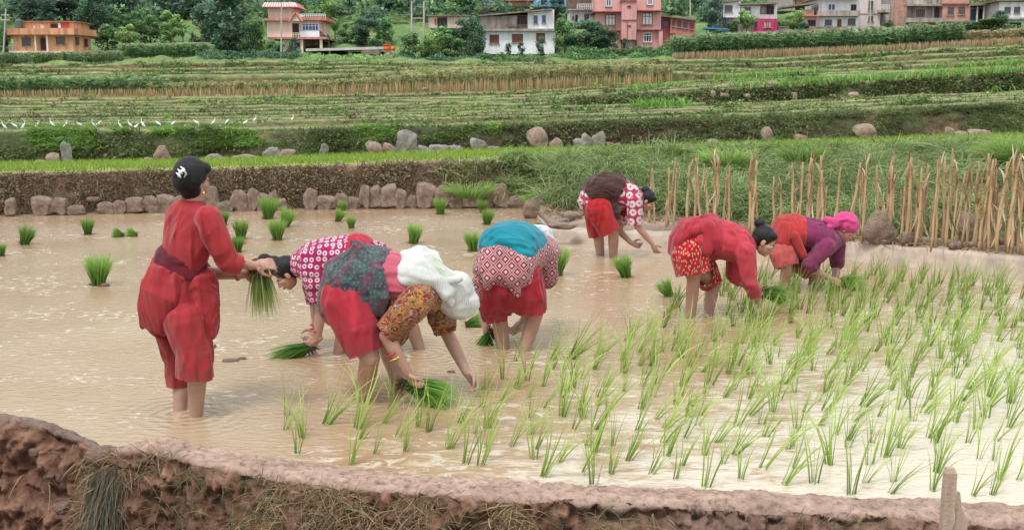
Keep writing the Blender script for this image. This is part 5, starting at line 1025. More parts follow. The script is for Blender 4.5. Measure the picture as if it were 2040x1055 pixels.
stuff('maize_stubble', pd, DRY, 'row of bare tan maize stalks along the edge of the left terraces', 'stubble')
# long band on the right
yb = ([1330, 1400, 1750, 2040, 2500], [120, 117, 104, 88, 72]); pd = []; parts = []
for d, n in ((147, 1100), (148.5, 1100), (150, 1000)):
    px, Q = rows_at(1340, 2480, yb, d, n); pd.append(blades(Q - [0, 0, .1], rng.normal(0, .06, (n, 3)) + [0, 0, 1], rng.uniform(.9, 1.25, n), .16, rdir(n, True), .05, cmix(n, ((.50, .34, .20), (.60, .44, .28), (.42, .28, .16))), 2))
stuff('maize_stubble', pd, DRY, 'pale brown band of stripped maize stalks below the houses on the right', 'stubble')
for d, n in ((152, 300), (154, 300), (156, 280), (158, 260)):
    px, Q = rows_at(1335, 1915, (yb[0], np.array(yb[1]) - 3), d, n); parts.append(maize_far(Q, rng.uniform(2.0, 3.1, n) + .25 * vnoise(Q * .4, 3), DG, TS, 9, .19))
stuff('maize_field', parts, LEAF, 'long dark green band of tall maize below the houses on the right', 'maize')
px, Q = rows_at(1900, 2480, (yb[0], np.array(yb[1]) - 2), 153, 700); stuff('ripening_maize', [maize_far(Q, rng.uniform(1.5, 2.0, 700), ((.40, .30, .17), (.28, .27, .12), (.5, .38, .24)), TS, 6, .12)], DRY, 'drying maize at the right end of the long band', 'maize')
parts = []
for d, n in ((148, 260), (150, 260), (152, 240)): px, Q = rows_at(-300, 245, ([-300, 0, 245], [138, 136, 131]), d, n); parts.append(maize_far(Q, rng.uniform(1.5, 2.0, n), DG + ((.26, .30, .12), (.2, .26, .1)), TS, 7, .14))
stuff('maize_field', parts, LEAF, 'maize in front of the orange house', 'maize')
parts = []
for d, n in ((160, 220), (163, 200), (166, 200), (169, 200)): px, Q = rows_at(240, 420, ([240, 420], [122, 119]), d, n); parts.append(maize_far(Q, rng.uniform(1.9, 2.4, n), DG + ((.18, .28, .12),), TS, 7, .15))
stuff('maize_field', parts, LEAF, 'maize patch between the orange house and the large dark tree', 'maize')
parts = []
for d, yb_, n in ((196, 72, 200), (200, 66, 200), (204, 60, 180), (208, 55, 160), (212, 50, 160)): px, Q = rows_at(640, 815, ([640, 815], [yb_ + 3, yb_]), d, n); parts.append(maize_far(Q, rng.uniform(2.0, 2.6, n), ((.12, .22, .07), (.2, .3, .11), (.26, .34, .15)), TS, 7, .18))
for d, yb_, n in ((196, 44, 160), (202, 38, 160)): px, Q = rows_at(950, 1110, ([950, 1110], [yb_, yb_ - 4]), d, n); parts.append(maize_far(Q, rng.uniform(2.0, 2.6, n), ((.12, .22, .07), (.2, .3, .11)), TS, 7, .18))
stuff('maize_field', parts, LEAF, 'pale green maize on the slope behind the tractor shed', 'maize')

# ------------------------------------------------------------------ trees and shrubs
def crown(seed, ncl, nl, size, cols, flat=1.0, loose=.25, lift=.12):
    r_ = np.random.default_rng(seed); parts = []
    for k in range(ncl):
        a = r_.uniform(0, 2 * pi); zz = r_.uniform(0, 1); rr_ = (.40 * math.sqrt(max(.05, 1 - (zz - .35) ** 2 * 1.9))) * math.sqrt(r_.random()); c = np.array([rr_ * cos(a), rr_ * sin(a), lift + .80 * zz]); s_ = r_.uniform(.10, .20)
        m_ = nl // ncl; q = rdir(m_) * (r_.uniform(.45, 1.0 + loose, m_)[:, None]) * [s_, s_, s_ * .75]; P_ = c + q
        br = .62 + .5 * np.clip(q[:, 2] / s_, -1, 1) + r_.uniform(-.22, .22); cl = cmix(m_, cols, .2) * np.clip(br * (.7 + .5 * zz), .38, 1.5)[:, None]; parts.append(leaves(P_, size * r_.uniform(.6, 1.3, m_), cl * 1.3, .5))  # low and inner leaves darkened: crown shade put into the colour
    return join(parts)
BARK = surf('bark', (.10, .075, .055), (.2, .16, .12), 4, .9, 20, .6, .05)
def trunkmesh(seed):
    r_ = np.random.default_rng(seed); g = Geo(); g.tube([(0, 0, -.05), (.01, 0, .2), (.0, .01, .45), (.02, 0, .7)], [.035, .026, .02, .008], 7)
    for k in range(5): a = r_.uniform(0, 6.3); z0 = r_.uniform(.18, .5); g.tube([(0, 0, z0), (.12 * cos(a), .12 * sin(a), z0 + .14), (.26 * cos(a), .26 * sin(a), z0 + .3)], [.014, .01, .004], 6)
    return mesh_np('trunk', np.vstack(g.V), g.F, mats=[BARK])
DK = ((.075, .15, .105), (.11, .205, .125), (.16, .265, .15)); MD = ((.085, .19, .08), (.14, .26, .10), (.20, .34, .13)); LT = ((.18, .33, .10), (.27, .42, .14), (.35, .48, .18)); BLU_HAZE = ((.10, .175, .155), (.14, .22, .175), (.19, .28, .20))  # leaf palettes; distance haze painted into the dark and bluish ones
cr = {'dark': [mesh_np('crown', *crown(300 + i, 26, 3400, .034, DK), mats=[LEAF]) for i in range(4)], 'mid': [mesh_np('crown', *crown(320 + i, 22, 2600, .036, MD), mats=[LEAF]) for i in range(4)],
      'light': [mesh_np('crown', *crown(340 + i, 18, 2000, .038, LT), mats=[LEAF]) for i in range(3)], 'blue': [mesh_np('crown', *crown(360 + i, 24, 2800, .036, BLU_HAZE), mats=[LEAF]) for i in range(3)]}
trm = [trunkmesh(380 + i) for i in range(3)]
def tree(x, yb, w, h, Y, kind, label, name='tree', group=None):
    p = at(x, yb, Y); k = Y / F; o = empty(name, p, label, 'shrub' if name == 'shrub' else 'tree', group); o.scale = (w * k * .95, w * k * .95, h * k * 1.03); o.rotation_euler = (0, 0, rng.uniform(0, 6))
    c_ = bpy.data.objects.new('crown', cr[kind][int(rng.integers(len(cr[kind])))]); COL.objects.link(c_); c_.parent = o
    t_ = bpy.data.objects.new('trunk', trm[int(rng.integers(3))]); COL.objects.link(t_); t_.parent = o; return o
TREES = [(465, 128, 150, 150, 172, 'dark', 'largest dark tree, standing left of the peach house'), (415, 105, 90, 95, 178, 'dark', 'dark tree overlapping the left side of the largest dark tree'), (505, 118, 60, 80, 168, 'mid', 'tree in front of the right half of the largest dark tree'),
  (215, 100, 70, 50, 170, 'mid', 'round tree just right of the orange house'), (258, 98, 60, 46, 168, 'light', 'pale green tree two right of the orange house'), (300, 95, 80, 62, 172, 'mid', 'light topped tree behind the maize patch'), (340, 88, 70, 62, 176, 'light', 'light green tree behind the banana plants'),
  (60, 55, 110, 70, 190, 'blue', 'bluish tree above the roof of the orange house on the left'), (130, 45, 110, 70, 195, 'blue', 'bluish tree directly above the orange house'), (190, 70, 80, 80, 186, 'dark', 'dark tree behind the right end of the orange house'), (250, 50, 90, 70, 195, 'blue', 'bluish tree high behind the pale green one'),
  (8, 128, 40, 90, 160, 'mid', 'tree at the left edge beside the leaning pole'), (320, 40, 80, 50, 200, 'dark', 'dark tree below the red earth scar'), (375, 45, 80, 60, 200, 'blue', 'bluish tree right of the red earth scar'),
  (730, 98, 70, 62, 176, 'dark', 'dark bushy tree behind the shed right of the peach house'), (765, 88, 50, 50, 178, 'mid', 'green tree behind the tractor'), (690, 95, 50, 36, 176, 'mid', 'low tree beside the peach house balcony'),
  (815, 130, 60, 62, 156, 'mid', 'leafy tree right of the tractor'), (860, 128, 66, 62, 156, 'light', 'pale crowned bush below the twin poles'), (905, 126, 70, 54, 156, 'mid', 'bush below the low pink building'), (945, 128, 56, 90, 155, 'dark', 'tall tree against the left corner of the white house'), (880, 100, 80, 46, 160, 'mid', 'tree in front of the low pink building'), (925, 90, 70, 48, 160, 'dark', 'darker tree between the low pink building and the white house'),
  (1078, 118, 22, 44, 153, 'dark', 'slim dark tree against the white house right corner'), (1012, 112, 18, 24, 153, 'dark', 'small round bush below the middle shutter of the white house'), (1038, 112, 18, 26, 153, 'dark', 'small bush right of the middle shutter of the white house'),
  (1175, 108, 112, 62, 158, 'dark', 'wide dark tree left of the tall pink building'), (1125, 112, 56, 70, 158, 'mid', 'tree touching the right wall of the white house'), (1245, 100, 14, 24, 153, 'dark', 'narrow dark shrub at the foot of the tall pink building'), (1210, 105, 50, 46, 156, 'dark', 'dark tree overlapping the left wall of the tall pink building'),
  (1422, 78, 56, 90, 164, 'blue', 'tall bluish tree left of the white and magenta house'), (1487, 68, 46, 46, 160, 'light', 'banana like tree in front of the white and magenta house'), (1462, 72, 30, 30, 160, 'mid', 'small tree left of the magenta wall'), (1581, 66, 54, 44, 162, 'light', 'round yellow green tree between the magenta and brick walls'), (1600, 74, 26, 28, 158, 'dark', 'small dark tree before the grey yard wall'), (1430, 88, 60, 26, 158, 'dark', 'dark bushes under the blue sheet'),
  (1340, 40, 60, 60, 205, 'mid', 'tree on the slope above the salmon building'), (1390, 30, 60, 60, 208, 'blue', 'tree on the slope right of the salmon building roof'), (1770, 66, 30, 26, 160, 'mid', 'bush between the pink white tower and the brick building'), (1975, 66, 80, 32, 160, 'mid', 'wide shrub in front of the white house at the right edge'), (1930, 68, 60, 24, 160, 'mid', 'bushy growth right of the brick building'), (1990, 54, 40, 30, 160, 'dark', 'taller shrub before the blue door'),
  (600, 60, 40, 70, 200, 'mid', 'tree rising behind the peach house roof'), (660, 60, 60, 66, 196, 'light', 'pale broad leaved tree right of the peach house'), (540, 60, 40, 60, 190, 'mid', 'tree between the largest dark tree and the peach house'), (548, 118, 50, 36, 160, 'mid', 'bush at the foot of the peach house left corner'), (585, 117, 30, 40, 158, 'dark', 'dark bush beside the thin pole'),
  (870, 30, 90, 60, 210, 'blue', 'bluish tree behind the twin poles'), (780, 22, 120, 60, 214, 'blue', 'deep blue green tree above the maize slope'), (930, 42, 80, 50, 204, 'mid', 'tree above the low pink building'), (1000, 34, 70, 50, 206, 'mid', 'tree above the sagging roof of the white house'), (1040, 30, 50, 34, 200, 'light', 'pale bush above the white house'), (1110, 40, 50, 40, 190, 'dark', 'tree between the blue house and the white house'), (700, 20, 110, 60, 216, 'blue', 'bluish tree high above the pale maize slope')]
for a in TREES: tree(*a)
# banana plants: a short thick stem and a few very large leaves
BANM = leafmat('banana_leaf', .4, .5)
def banana(x, yb, h, Y, label):
    p = at(x, yb, Y); k = h * Y / F; o = empty('banana_plant', p, label, 'banana plant', 'banana plants'); g = Geo(); g.tube([p, p + [0, 0, k * .5]], [.16, .11], 8); g.obj('stem', BARK, o)
    n = 11; B = np.tile(p + [0, 0, k * .45], (n, 1)); V, Fq, C = blades(B, rdir(n, True) * .55 + [0, 0, 1], k * rng.uniform(.45, .75, n), k * .16, rdir(n, True), rng.uniform(.3, .9, n), cmix(n, ((.14, .26, .08), (.22, .34, .12))), 5); obj('crown', V, Fq, BANM, o, col=C)
for x, yb, h, Y, lb in ((345, 94, 42, 166, 'banana plant left of two others behind the maize patch'), (365, 94, 46, 165, 'tallest banana plant of the group behind the maize patch'), (385, 92, 36, 166, 'banana plant right of the tallest one'), (668, 84, 50, 180, 'banana plant just right of the peach house'), (688, 80, 46, 182, 'banana plant second from the peach house'), (655, 96, 30, 172, 'low banana plant below the peach house balcony'), (1478, 66, 40, 158, 'banana plant left of the magenta wall'), (1498, 66, 36, 158, 'banana plant in front of the magenta wall'), (880, 118, 34, 155, 'banana plant among the bushes below the low pink building'), (1195, 116, 22, 152, 'low banana plant left of the pink building foot')): banana(x, yb, h, Y, lb)
# hedge growth along the top terrace
parts = []
for x0, x1, y0, y1, d, cl, n in ((950, 1340, 108, 126, 151, MD, 5200), (780, 960, 112, 132, 150, DK, 2600), (1130, 1340, 96, 118, 153, MD, 3000), (390, 600, 102, 122, 152, DK, 2600), (-200, 30, 112, 132, 156, MD, 900), (1340, 1920, 78, 92, 162, MD, 3800), (1900, 2500, 52, 66, 162, MD, 3000), (600, 800, 112, 120, 150, LT, 900)):
    px = rng.uniform(x0, x1, n); yy = rng.uniform(0, 1, n) ** .8; yy = y0 + (y1 - y0) * yy + 5 * vnoise(np.stack([px * .05, yy, yy], 1), 9) - (8 if d < 162 else 6) * np.clip(vnoise(np.stack([px * .03, px * 0, px * 0], 1), 12), 0, 1)
    Q = np.array([at(a, b_, d + c_) for a, b_, c_ in zip(px, yy, rng.uniform(-1.5, 1.5, n))]); parts.append(leaves(Q, rng.uniform(.09, .24, n), cmix(n, cl, .35) * (1 + .45 * vnoise(Q * .6, 5))[:, None], .3))
stuff('undergrowth', parts, LEAF, 'undergrowth of weeds and bushes along the top terrace edge', 'undergrowth')
# the wooded hill
parts = []; m_ = 0
for A, Bq, n, sz in ((H1, H2, 700, 1), (H2, H3, 520, 1.3), (H3, H4, 260, 2.0)):
    n = int(n * 1.2); px = rng.uniform(-900, 2940, n); u = rng.random(n); Q = between(A, Bq, px, u)
    for q, x_ in zip(Q, px):
        if A is H1 and q[1] < 188: continue
        s_ = rng.uniform(1.8, 3.6) * sz; k = int(95 if A is not H3 else 60); dl = rdir(k) * [s_, s_, s_ * .8] * rng.uniform(.5, 1.1, (k, 1)); base_ = (DK, BLU_HAZE, BLU_HAZE, MD)[int(rng.integers(4))] if x_ < 1250 else (DK, MD, LT, BLU_HAZE)[int(rng.integers(4))]
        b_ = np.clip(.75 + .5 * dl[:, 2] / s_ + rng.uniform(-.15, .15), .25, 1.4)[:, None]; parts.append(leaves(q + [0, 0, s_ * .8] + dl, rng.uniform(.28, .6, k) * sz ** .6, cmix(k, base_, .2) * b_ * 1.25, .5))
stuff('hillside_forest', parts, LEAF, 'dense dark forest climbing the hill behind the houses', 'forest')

# ------------------------------------------------------------------ growth and clods on the near bund face
fpx = px_b = np.concatenate([np.arange(-900, -40, 30), np.arange(-40, 2080, 3.2), np.arange(2080, 2960, 30)])
def bface(px, u):
    E_ = np.stack([np.interp(px, fpx, E[:, i]) for i in range(3)], 1); w_ = np.interp(px, fpx, wid); h_ = np.interp(px, fpx, hump); ow = L(px, [0, 600, 2040], [.30, .34, .16])
    return E_ + np.stack([0 * px, -w_ - ow * u ** .8, h_ * .8 - .95 * u], 1)
n = 22000; px = np.where(rng.random(n) < .75, rng.uniform(180, 1260, n), rng.uniform(-100, 2150, n)); u = rng.uniform(0, .6, n) ** 1.0; Q = bface(px, u); Q[:, 1] -= .03
k = (vnoise(Q * 5, 141) + .4 * vnoise(Q * 13, 142) > -.15) & ((px < 1300) | (vnoise(Q * 3, 143) > .15)) & ((px > 200) | (vnoise(Q * 4, 144) > .2)); Q = Q[k]; px = px[k]; n = len(Q)
D = rdir(n) * [1, .5, .7] + [0, -.35, -.1]
parts = [blades(Q, D, rng.uniform(.03, .12, n), rng.uniform(.0025, .005, n), rdir(n), rng.uniform(.3, 1.3, n), cmix(n, ((.40, .28, .17), (.26, .16, .10), (.50, .39, .24), (.19, .11, .07), (.30, .26, .12)), .25), 4)]
stuff('bund_roots', parts, DRY, 'tangled dead roots and straw on the face of the near bund', 'roots')
n = 450; px = rng.choice([330, 480, 640, 1180, 1650, 420, 560, 930], n) + rng.normal(0, 45, n); u = rng.uniform(0, .3, n); Q = bface(px, u); Q[:, 1] -= .04
stuff('bund_grass', [blades(Q, rdir(n) * [1, .5, .4] + [0, -.5, .5], rng.uniform(.05, .16, n), .005, rdir(n), rng.uniform(.4, 1.1, n), cmix(n, ((.18, .21, .09), (.30, .30, .15), (.14, .19, .09))), 4)], LEAF, 'sparse green grass on the face of the near bund', 'grass')
n = 420; px = rng.normal(243, 16, n); Q = bface(px, rng.uniform(.05, .14, n)); Q[:, 1] -= .08
V, Fq, C = blades(Q, np.tile([-.12, -.25, -1.], (n, 1)) + rng.normal(0, .12, (n, 3)), rng.uniform(.2, .42, n), .004, rdir(n), .25, cmix(n, ((.16, .13, .09), (.24, .19, .14), (.12, .14, .09))), 5)
tag(obj('root_hank', V, Fq, DRY, col=C), 'hank of long dark fibrous roots hanging from the gap in the bund', 'roots')
cm = [];
for i in range(5):
    m_ = sm[i].copy(); m_.materials[0] = MUDC; cm.append(m_)
for x, u_, s_, lb in ((218, .02, .17, 'rounded wet clay lump in the gap of the near bund'), (100, .12, .10, 'clod on the dark mound at the left'), (155, .35, .12, 'loose clod below the gap in the bund'), (40, .30, .09, 'clod low on the left mound'), (300, .42, .08, 'clod lying right of the root hank'), (175, .5, .09, 'flat clod near the lower edge left of the root hank'), (130, .22, .06, 'small clod left of the clay lump')):
    p = bface(np.array([float(x)]), np.array([u_]))[0]; stand('mud_clod', cm[int(rng.integers(5))], p + [0, -.03, -s_ * .3], lb, 'mud clod', None, sc=(s_, s_, s_ * .6))
# wooden stakes at the lower right
WOOD = surf('weathered_wood', (.34, .24, .17), (.52, .42, .33), 12, .8, 60, .6, .01, stretch=(1, 1, .12))
p = at(1882, 1075, 4.12); g = Geo(); w_ = .017
w_ = .020; g.rings([np.array([(-w_, -w_, 0), (w_, -w_, 0), (w_, w_ * .6, 0), (-w_, w_ * .6, 0)]) * [1, 1, 1] * k_ + np.array([x_, 0, z_]) + p for k_, x_, z_ in ((1, 0, -.25), (1, -.002, .0), (1.05, 0, .1), (1.1, .002, .2), (1.05, .003, .28), (.7, .001, .30))]); tag(g.obj('wooden_stake', WOOD), 'pale squared wooden stake driven into the bund at the lower right', 'stake')
p = at(1912, 1075, 4.20); g = Geo()
g.rings([np.array([(-.03, -.008, 0), (.035, -.008, 0), (.035, .01, 0), (-.03, .01, 0)]) * [k_ * .85, 1, 1] + np.array([x_, .01, z_]) + p for k_, x_, z_ in ((1.0, 0, -.25), (.95, 0, .02), (.8, .004, .08), (.4, -.010, .13), (.12, -.014, .20))]); tag(g.obj('split_plank', WOOD), 'short split plank tapering to a point beside the wooden stake', 'plank')

# ------------------------------------------------------------------ egrets
WH = plain('white_feathers', (.82, .82, .80), .8); BILL = plain('bill', (.7, .45, .12), .5); LEGM = plain('bird_leg', (.08, .08, .06), .6)
def egret(kind):
    g = Geo(); tilt = (.9, .5, 1.15)[kind]; M = np.array(Matrix.Rotation(-tilt, 3, 'Y')); g.ell((0, 0, .26), .13, .055, .06, M)
    top_ = np.array([.09, 0, .36]); hd = {0: (.10, 0, .50), 1: (.17, 0, .40), 2: (.08, 0, .55)}[kind]; g.chain([top_ - [.03, 0, .03], (np.array(hd) + top_) / 2 + [.02, 0, 0], hd], [.035, .018, .018]); g.ell(hd, .03, .02, .02); g.tube([(-.07, 0, .2), (-.15, 0, .13)], [.03, .008], 8)
    V, N, Fq = remesh(g, .012, 2); body_ = mesh_np('body', V, np.asarray(Fq), mats=[WH]); g = Geo(); hd = np.array(hd); g.tube([hd + [.02, 0, 0], hd + [.085, 0, -.012]], [.009, .002], 6); bill = mesh_np('bill', np.vstack(g.V), g.F, mats=[BILL])
    lg = []
    for s_ in (-1, 1): g = Geo(); g.tube([(0, s_ * .025, .2), (.01, s_ * .025, .1), (0, s_ * .025, 0)], [.010, .007, .007], 6); lg.append(mesh_np('leg', np.vstack(g.V), g.F, mats=[LEGM]))
    return body_, bill, lg[0], lg[1]
eg = [egret(i) for i in range(3)]
EG = [(28, 760, 0, 'white egret nearest the left edge'), (88, 755, 1, 'second white egret from the left edge, hunched'), (135, 760, 2, 'third white egret from the left edge, standing tall'), (212, 755, 0, 'fourth white egret from the left edge'), (305, 745, 2, 'slim white egret fifth from the left'), (380, 750, 0, 'white egret sixth from the left'), (465, 748, 1, 'small crouching white egret, seventh from the left'),
  (547, 752, 2, 'left bird of the close pair of white egrets'), (570, 745, 1, 'right bird of the close pair of white egrets'), (702, 757, 2, 'upright white egret left of the group of three'), (758, 750, 0, 'leftmost egret of the group of three'), (790, 760, 1, 'lowest egret, in the middle of the group of three'), (832, 747, 2, 'tallest egret, on the right of the group of three'), (922, 742, 1, 'white egret leaning forward just right of the group of three'),
  (1005, 742, 1, 'hunched white egret straight above the standing woman'), (1143, 735, 1, 'plump white egret above and right of the black hair'), (1238, 735, 0, 'white egret halfway between the hunched bird and the right end'), (1318, 730, 1, 'white egret leaning left towards the halfway bird'), (1425, 735, 1, 'low white egret fourth from the right end'), (1478, 720, 2, 'erect white egret third from the right end'), (1567, 718, 1, 'buff tinged egret second from the right end'), (1695, 718, 2, 'rightmost white egret of the long line')]
for x, y, k, lb in EG:
    y = y / 2.914; x = x / 2.914; Yq = 54.6 + (259 - y) * .55; p = at(x, y, Yq); o = empty('egret', p - [0, 0, .02], lb, 'egret', 'white egrets feeding along the terrace'); o.rotation_euler = (0, 0, rng.choice([0, pi]) + rng.normal(0, .5)); o.scale = (.92,) * 3
    for me_, nm in zip(eg[k], ('body', 'bill', 'leg', 'leg')): c_ = bpy.data.objects.new(nm, me_); COL.objects.link(c_); c_.parent = o
# ------------------------------------------------------------------ houses
def wallmat(name, c, c2=None, dirt=.5):
    m, t, b = newmat(name); c2 = c2 or tuple(x * .8 for x in c); g = geopos(t)
    base = ramp(t, noise(t, .5, 5, .6, vec=g), [(.35, c2), (.65, c)])
    st = noise(t, .9, 5, .7, vec=g, stretch=(1.6, 1.6, .22)); c_ = mix(t, 1, base, ramp(t, st, [(.34, 1 - dirt), (.56, 1)]), 'MULTIPLY')
    t.links.new(c_, b.inputs['Base Color']); b.inputs['Roughness'].default_value = .85; b.inputs['Specular IOR Level'].default_value = .2; bump(t, b, noise(t, 3, 4, .6, vec=g), .3, .05); return m
def brickmat(name):
    m, t, b = newmat(name); g = geopos(t); mp = t.nodes.new('ShaderNodeMapping'); mp.inputs['Rotation'].default_value = (R(90), 0, 0); t.links.new(g, mp.inputs[0])
    br = node(t, 'ShaderNodeTexBrick', Scale=2.2); br.inputs['Color1'].default_value = (.42, .17, .12, 1); br.inputs['Color2'].default_value = (.50, .25, .19, 1); br.inputs['Mortar'].default_value = (.46, .36, .31, 1); br.inputs['Mortar Size'].default_value = .03
    t.links.new(mp.outputs[0], br.inputs['Vector']); c = mix(t, 1, br.outputs['Color'], ramp(t, noise(t, .6, 5, .6, vec=g), [(.3, .75), (.6, 1.1)]), 'MULTIPLY'); t.links.new(c, b.inputs['Base Color']); b.inputs['Roughness'].default_value = .9; return m
M = dict(orange=wallmat('orange_paint', (.74, .42, .24), (.66, .38, .22)), orange2=wallmat('orange_band', (.74, .36, .22)), peach=wallmat('peach_paint', (.80, .62, .54), (.76, .56, .48), .2), redtrim=wallmat('red_trim', (.62, .26, .22)), pink=wallmat('pink_paint', (.68, .36, .35), (.62, .32, .31), .25),
         pinkd=wallmat('dark_pink', (.36, .12, .11)), salmon=wallmat('salmon_paint', (.66, .25, .22), None, .4), white=wallmat('whitewash', (.82, .83, .86), (.74, .75, .78), .25), conc=wallmat('concrete', (.42, .38, .34), (.30, .27, .25)), stain=wallmat('stained_plaster', (.55, .47, .42), (.36, .31, .28), .6), lowpink=wallmat('faded_pink', (.72, .54, .50), None, .3),
         mag=wallmat('magenta_paint', (.52, .06, .15)), blue=wallmat('blue_paint', (.22, .46, .66)), brick=brickmat('brick'), tower=wallmat('pale_pink_paint', (.70, .62, .62), None, .3), roof=surf('rusty_sheet', (.16, .11, .10), (.30, .22, .19), 1.2, .7, 3, .4, .05, wpos=True), pale=surf('pale_sheet', (.40, .36, .36), (.56, .52, .52), 1.2, .6, 3, .3, .05, wpos=True), dark=plain('dark_opening', (.02, .02, .024), .8), glass=plain('window_glass', (.05, .07, .10), .12), bglass=plain('blue_glass', (.03, .05, .22), .15), brown=surf('brown_shutter', (.14, .05, .04), (.20, .08, .06), 2, .6, 0, 0, wpos=True), wood=surf('dark_timber', (.10, .06, .05), (.18, .13, .11), 2, .8, 0, 0, wpos=True), wshut=plain('white_shutter', (.70, .72, .76), .5), tarp=plain('blue_sheet', (.06, .26, .50), .5), tank=plain('grey_tank', (.07, .10, .10), .5), steel=surf('grey_pole', (.34, .33, .32), (.46, .45, .43), 3, .6, 0, 0, wpos=True), tractor=plain('tractor_orange', (.78, .14, .05), .4), rubber=surf('muddy_tyre', (.13, .10, .08), (.26, .2, .16), 3, .8, 0, 0, wpos=True), cblue=plain('cloth_blue', (.04, .10, .28), .7), red=plain('red_cloth', (.5, .06, .04), .7))
class House:
    def __init__(s, label, x0, x1, yb, Y, cat='house', name='house', group=None):
        s.Y = Y; s.root = empty(name, at((x0 + x1) / 2, yb, Y), label, cat, group); s.ym = yb
    def z(s, y): return at(CX, y, s.Y)[2]
    def x(s, px, y, d=0): return at(px, y, s.Y + d)[0]
    def box(s, name, x0, x1, y0, y1, mt, d=0, depth=1, parent=None, slope=0, label=None):
        """box whose front face covers photo pixels x0..x1, y0..y1 at depth Y+d; slope lifts the right end of its top (pixels)"""
        ym = (y0 + y1) / 2; a, b_ = s.x(x0, ym, d), s.x(x1, ym, d); z0, z1, z2 = s.z(y1), s.z(y0), s.z(y0 - slope); zb2 = s.z(y1 - (slope if abs(y1 - y0) < 8 else 0)); Y0_, Y1_ = s.Y + d, s.Y + d + depth
        g = Geo(); g.add([(a, Y0_, z0), (b_, Y0_, zb2), (b_, Y1_, zb2), (a, Y1_, z0), (a, Y0_, z1), (b_, Y0_, z2), (b_, Y1_, z2), (a, Y1_, z1)], [(0, 3, 2, 1), (4, 5, 6, 7), (0, 1, 5, 4), (1, 2, 6, 5), (2, 3, 7, 6), (3, 0, 4, 7)])
        o = g.obj(name, M[mt], parent or s.root)
        if label: o['label'] = label
        return o
    def prism(s, name, pts, y0, y1, mt):
        n = len(pts); ym = (y0 + y1) / 2; xy = [(s.x(p, ym, d), s.Y + d) for p, d in pts]; g = Geo(); z0, z1 = s.z(y1), s.z(y0)
        g.add([(a, b_, z0) for a, b_ in xy] + [(a, b_, z1) for a, b_ in xy], [tuple(range(n))[::-1], tuple(range(n, 2 * n))] + [(i, (i + 1) % n, n + (i + 1) % n, n + i) for i in range(n)]); return g.obj(name, M[mt], s.root)
    def win(s, x0, x1, y0, y1, frame='brown', pane='glass', d=0, mull=1, name='window', cross=False):
        ym = (y0 + y1) / 2; a, b_ = s.x(x0, ym, d), s.x(x1, ym, d); z0, z1 = s.z(y1), s.z(y0); w = .10; f = s.Y + d; g = Geo()
        for q in ((a, b_, z0, z0 + w), (a, b_, z1 - w, z1), (a, a + w, z0 + w, z1 - w), (b_ - w, b_, z0 + w, z1 - w)): g.box((q[0], f - .09, q[2]), (q[1], f + .02, q[3]))
        for k in range(mull): xm = a + (b_ - a) * (k + 1) / (mull + 1); g.box((xm - .04, f - .08, z0 + w), (xm + .04, f - .01, z1 - w))
        if cross: zm = z0 + (z1 - z0) * .68; g.box((a + w, f - .075, zm - .04), (b_ - w, f - .012, zm + .04))
        o = g.obj(name, M[frame], s.root); p = Geo(); p.box((a + w * .9, f - .04, z0 + w * .9), (b_ - w * .9, f - .006, z1 - w * .9)); p.obj('pane', M[pane], o)
        if name == 'window': q = Geo(); q.box((a - .12, f - .2, z0 - .1), (b_ + .12, f - .003, z0 - .004)); q.obj('sill', M['conc'], o)
        return o
    def rail(s, x0, x1, y0, y1, mt, d=-.8, n=8, name='railing'):
        a, b_ = s.x(x0, y0, d), s.x(x1, y0, d); z0, z1 = s.z(y1), s.z(y0); f = s.Y + d; g = Geo(); g.box((a, f - .03, z1 - .07), (b_, f + .03, z1)); g.box((a, f - .02, (z0 + z1) / 2 - .03), (b_, f + .02, (z0 + z1) / 2 + .03))
        for k in range(n + 1): xm = a + (b_ - a) * k / n; g.box((xm - .04, f - .035, z0), (xm + .04, f + .035, z1 - .075))
        return g.obj(name, M[mt], s.root)
h = House('single storey orange house with a wide parapet and a roof room at the far left', 18, 191, 112, 158)
h.prism('wall', [(27.5, 0), (146, 0), (181, 5), (181, 11), (27.5, 11)], 70, 107, 'orange'); h.prism('parapet', [(13, -1.2), (148, -1.2), (192, 4.2), (192, 12), (13, 12)], 57.5, 70, 'orange2'); h.prism('floor_slab', [(18, -.9), (147, -.9), (190, 4.5), (190, 11.5), (18, 11.5)], 102.5, 106, 'peach'); h.prism('plinth', [(30, .3), (146, .3), (178, 5.3), (178, 11), (30, 11)], 107.2, 116, 'conc')
h.box('roof_room', 46, 146, 42, 57.4, 'orange', 2.5, 6); h.box('roof', 43, 150, 40.3, 42, 'roof', 2, 7)
h.win(44, 61, 75, 92, 'brown', 'glass', mull=2); h.win(81, 93, 75, 101, 'brown', 'dark', name='door', mull=0); h.win(112, 129, 73.5, 89, 'brown', 'glass', mull=2); h.win(151, 158, 74, 90, 'brown', 'glass', d=.7); h.win(168, 175, 75.5, 92, 'brown', 'glass', d=3.2)
for a_ in (70.3, 93.7): h.box('column', a_ - 1.6, a_ + 1.6, 70.3, 102.3, 'peach', -.75, .3)
h.win(80, 88, 47, 57, 'peach', 'wshut', d=2.5, mull=0); h.win(66, 71, 48, 57, 'peach', 'wshut', d=2.5, mull=0); h.win(101, 115, 45.5, 56, 'brown', 'dark', d=2.5); h.box('red_curtain', 121, 136, 43.5, 55.5, 'red', 2.35, .1); h.box('white_curtain', 116, 120.4, 44.5, 54, 'wshut', 2.3, .1); h.rail(18, 27, 92, 102, 'conc', -.6, 4)
g = Geo(); zc0 = at(38, 56, 160); g.tube([zc0 + [0, 0, .0], zc0 + [0, 0, 1.0], zc0 + [0, 0, 1.12], zc0 + [0, 0, 1.2]], [.5, .5, .42, .2], 14); g.obj('water_tank', M['tank'], h.root, smooth=False)
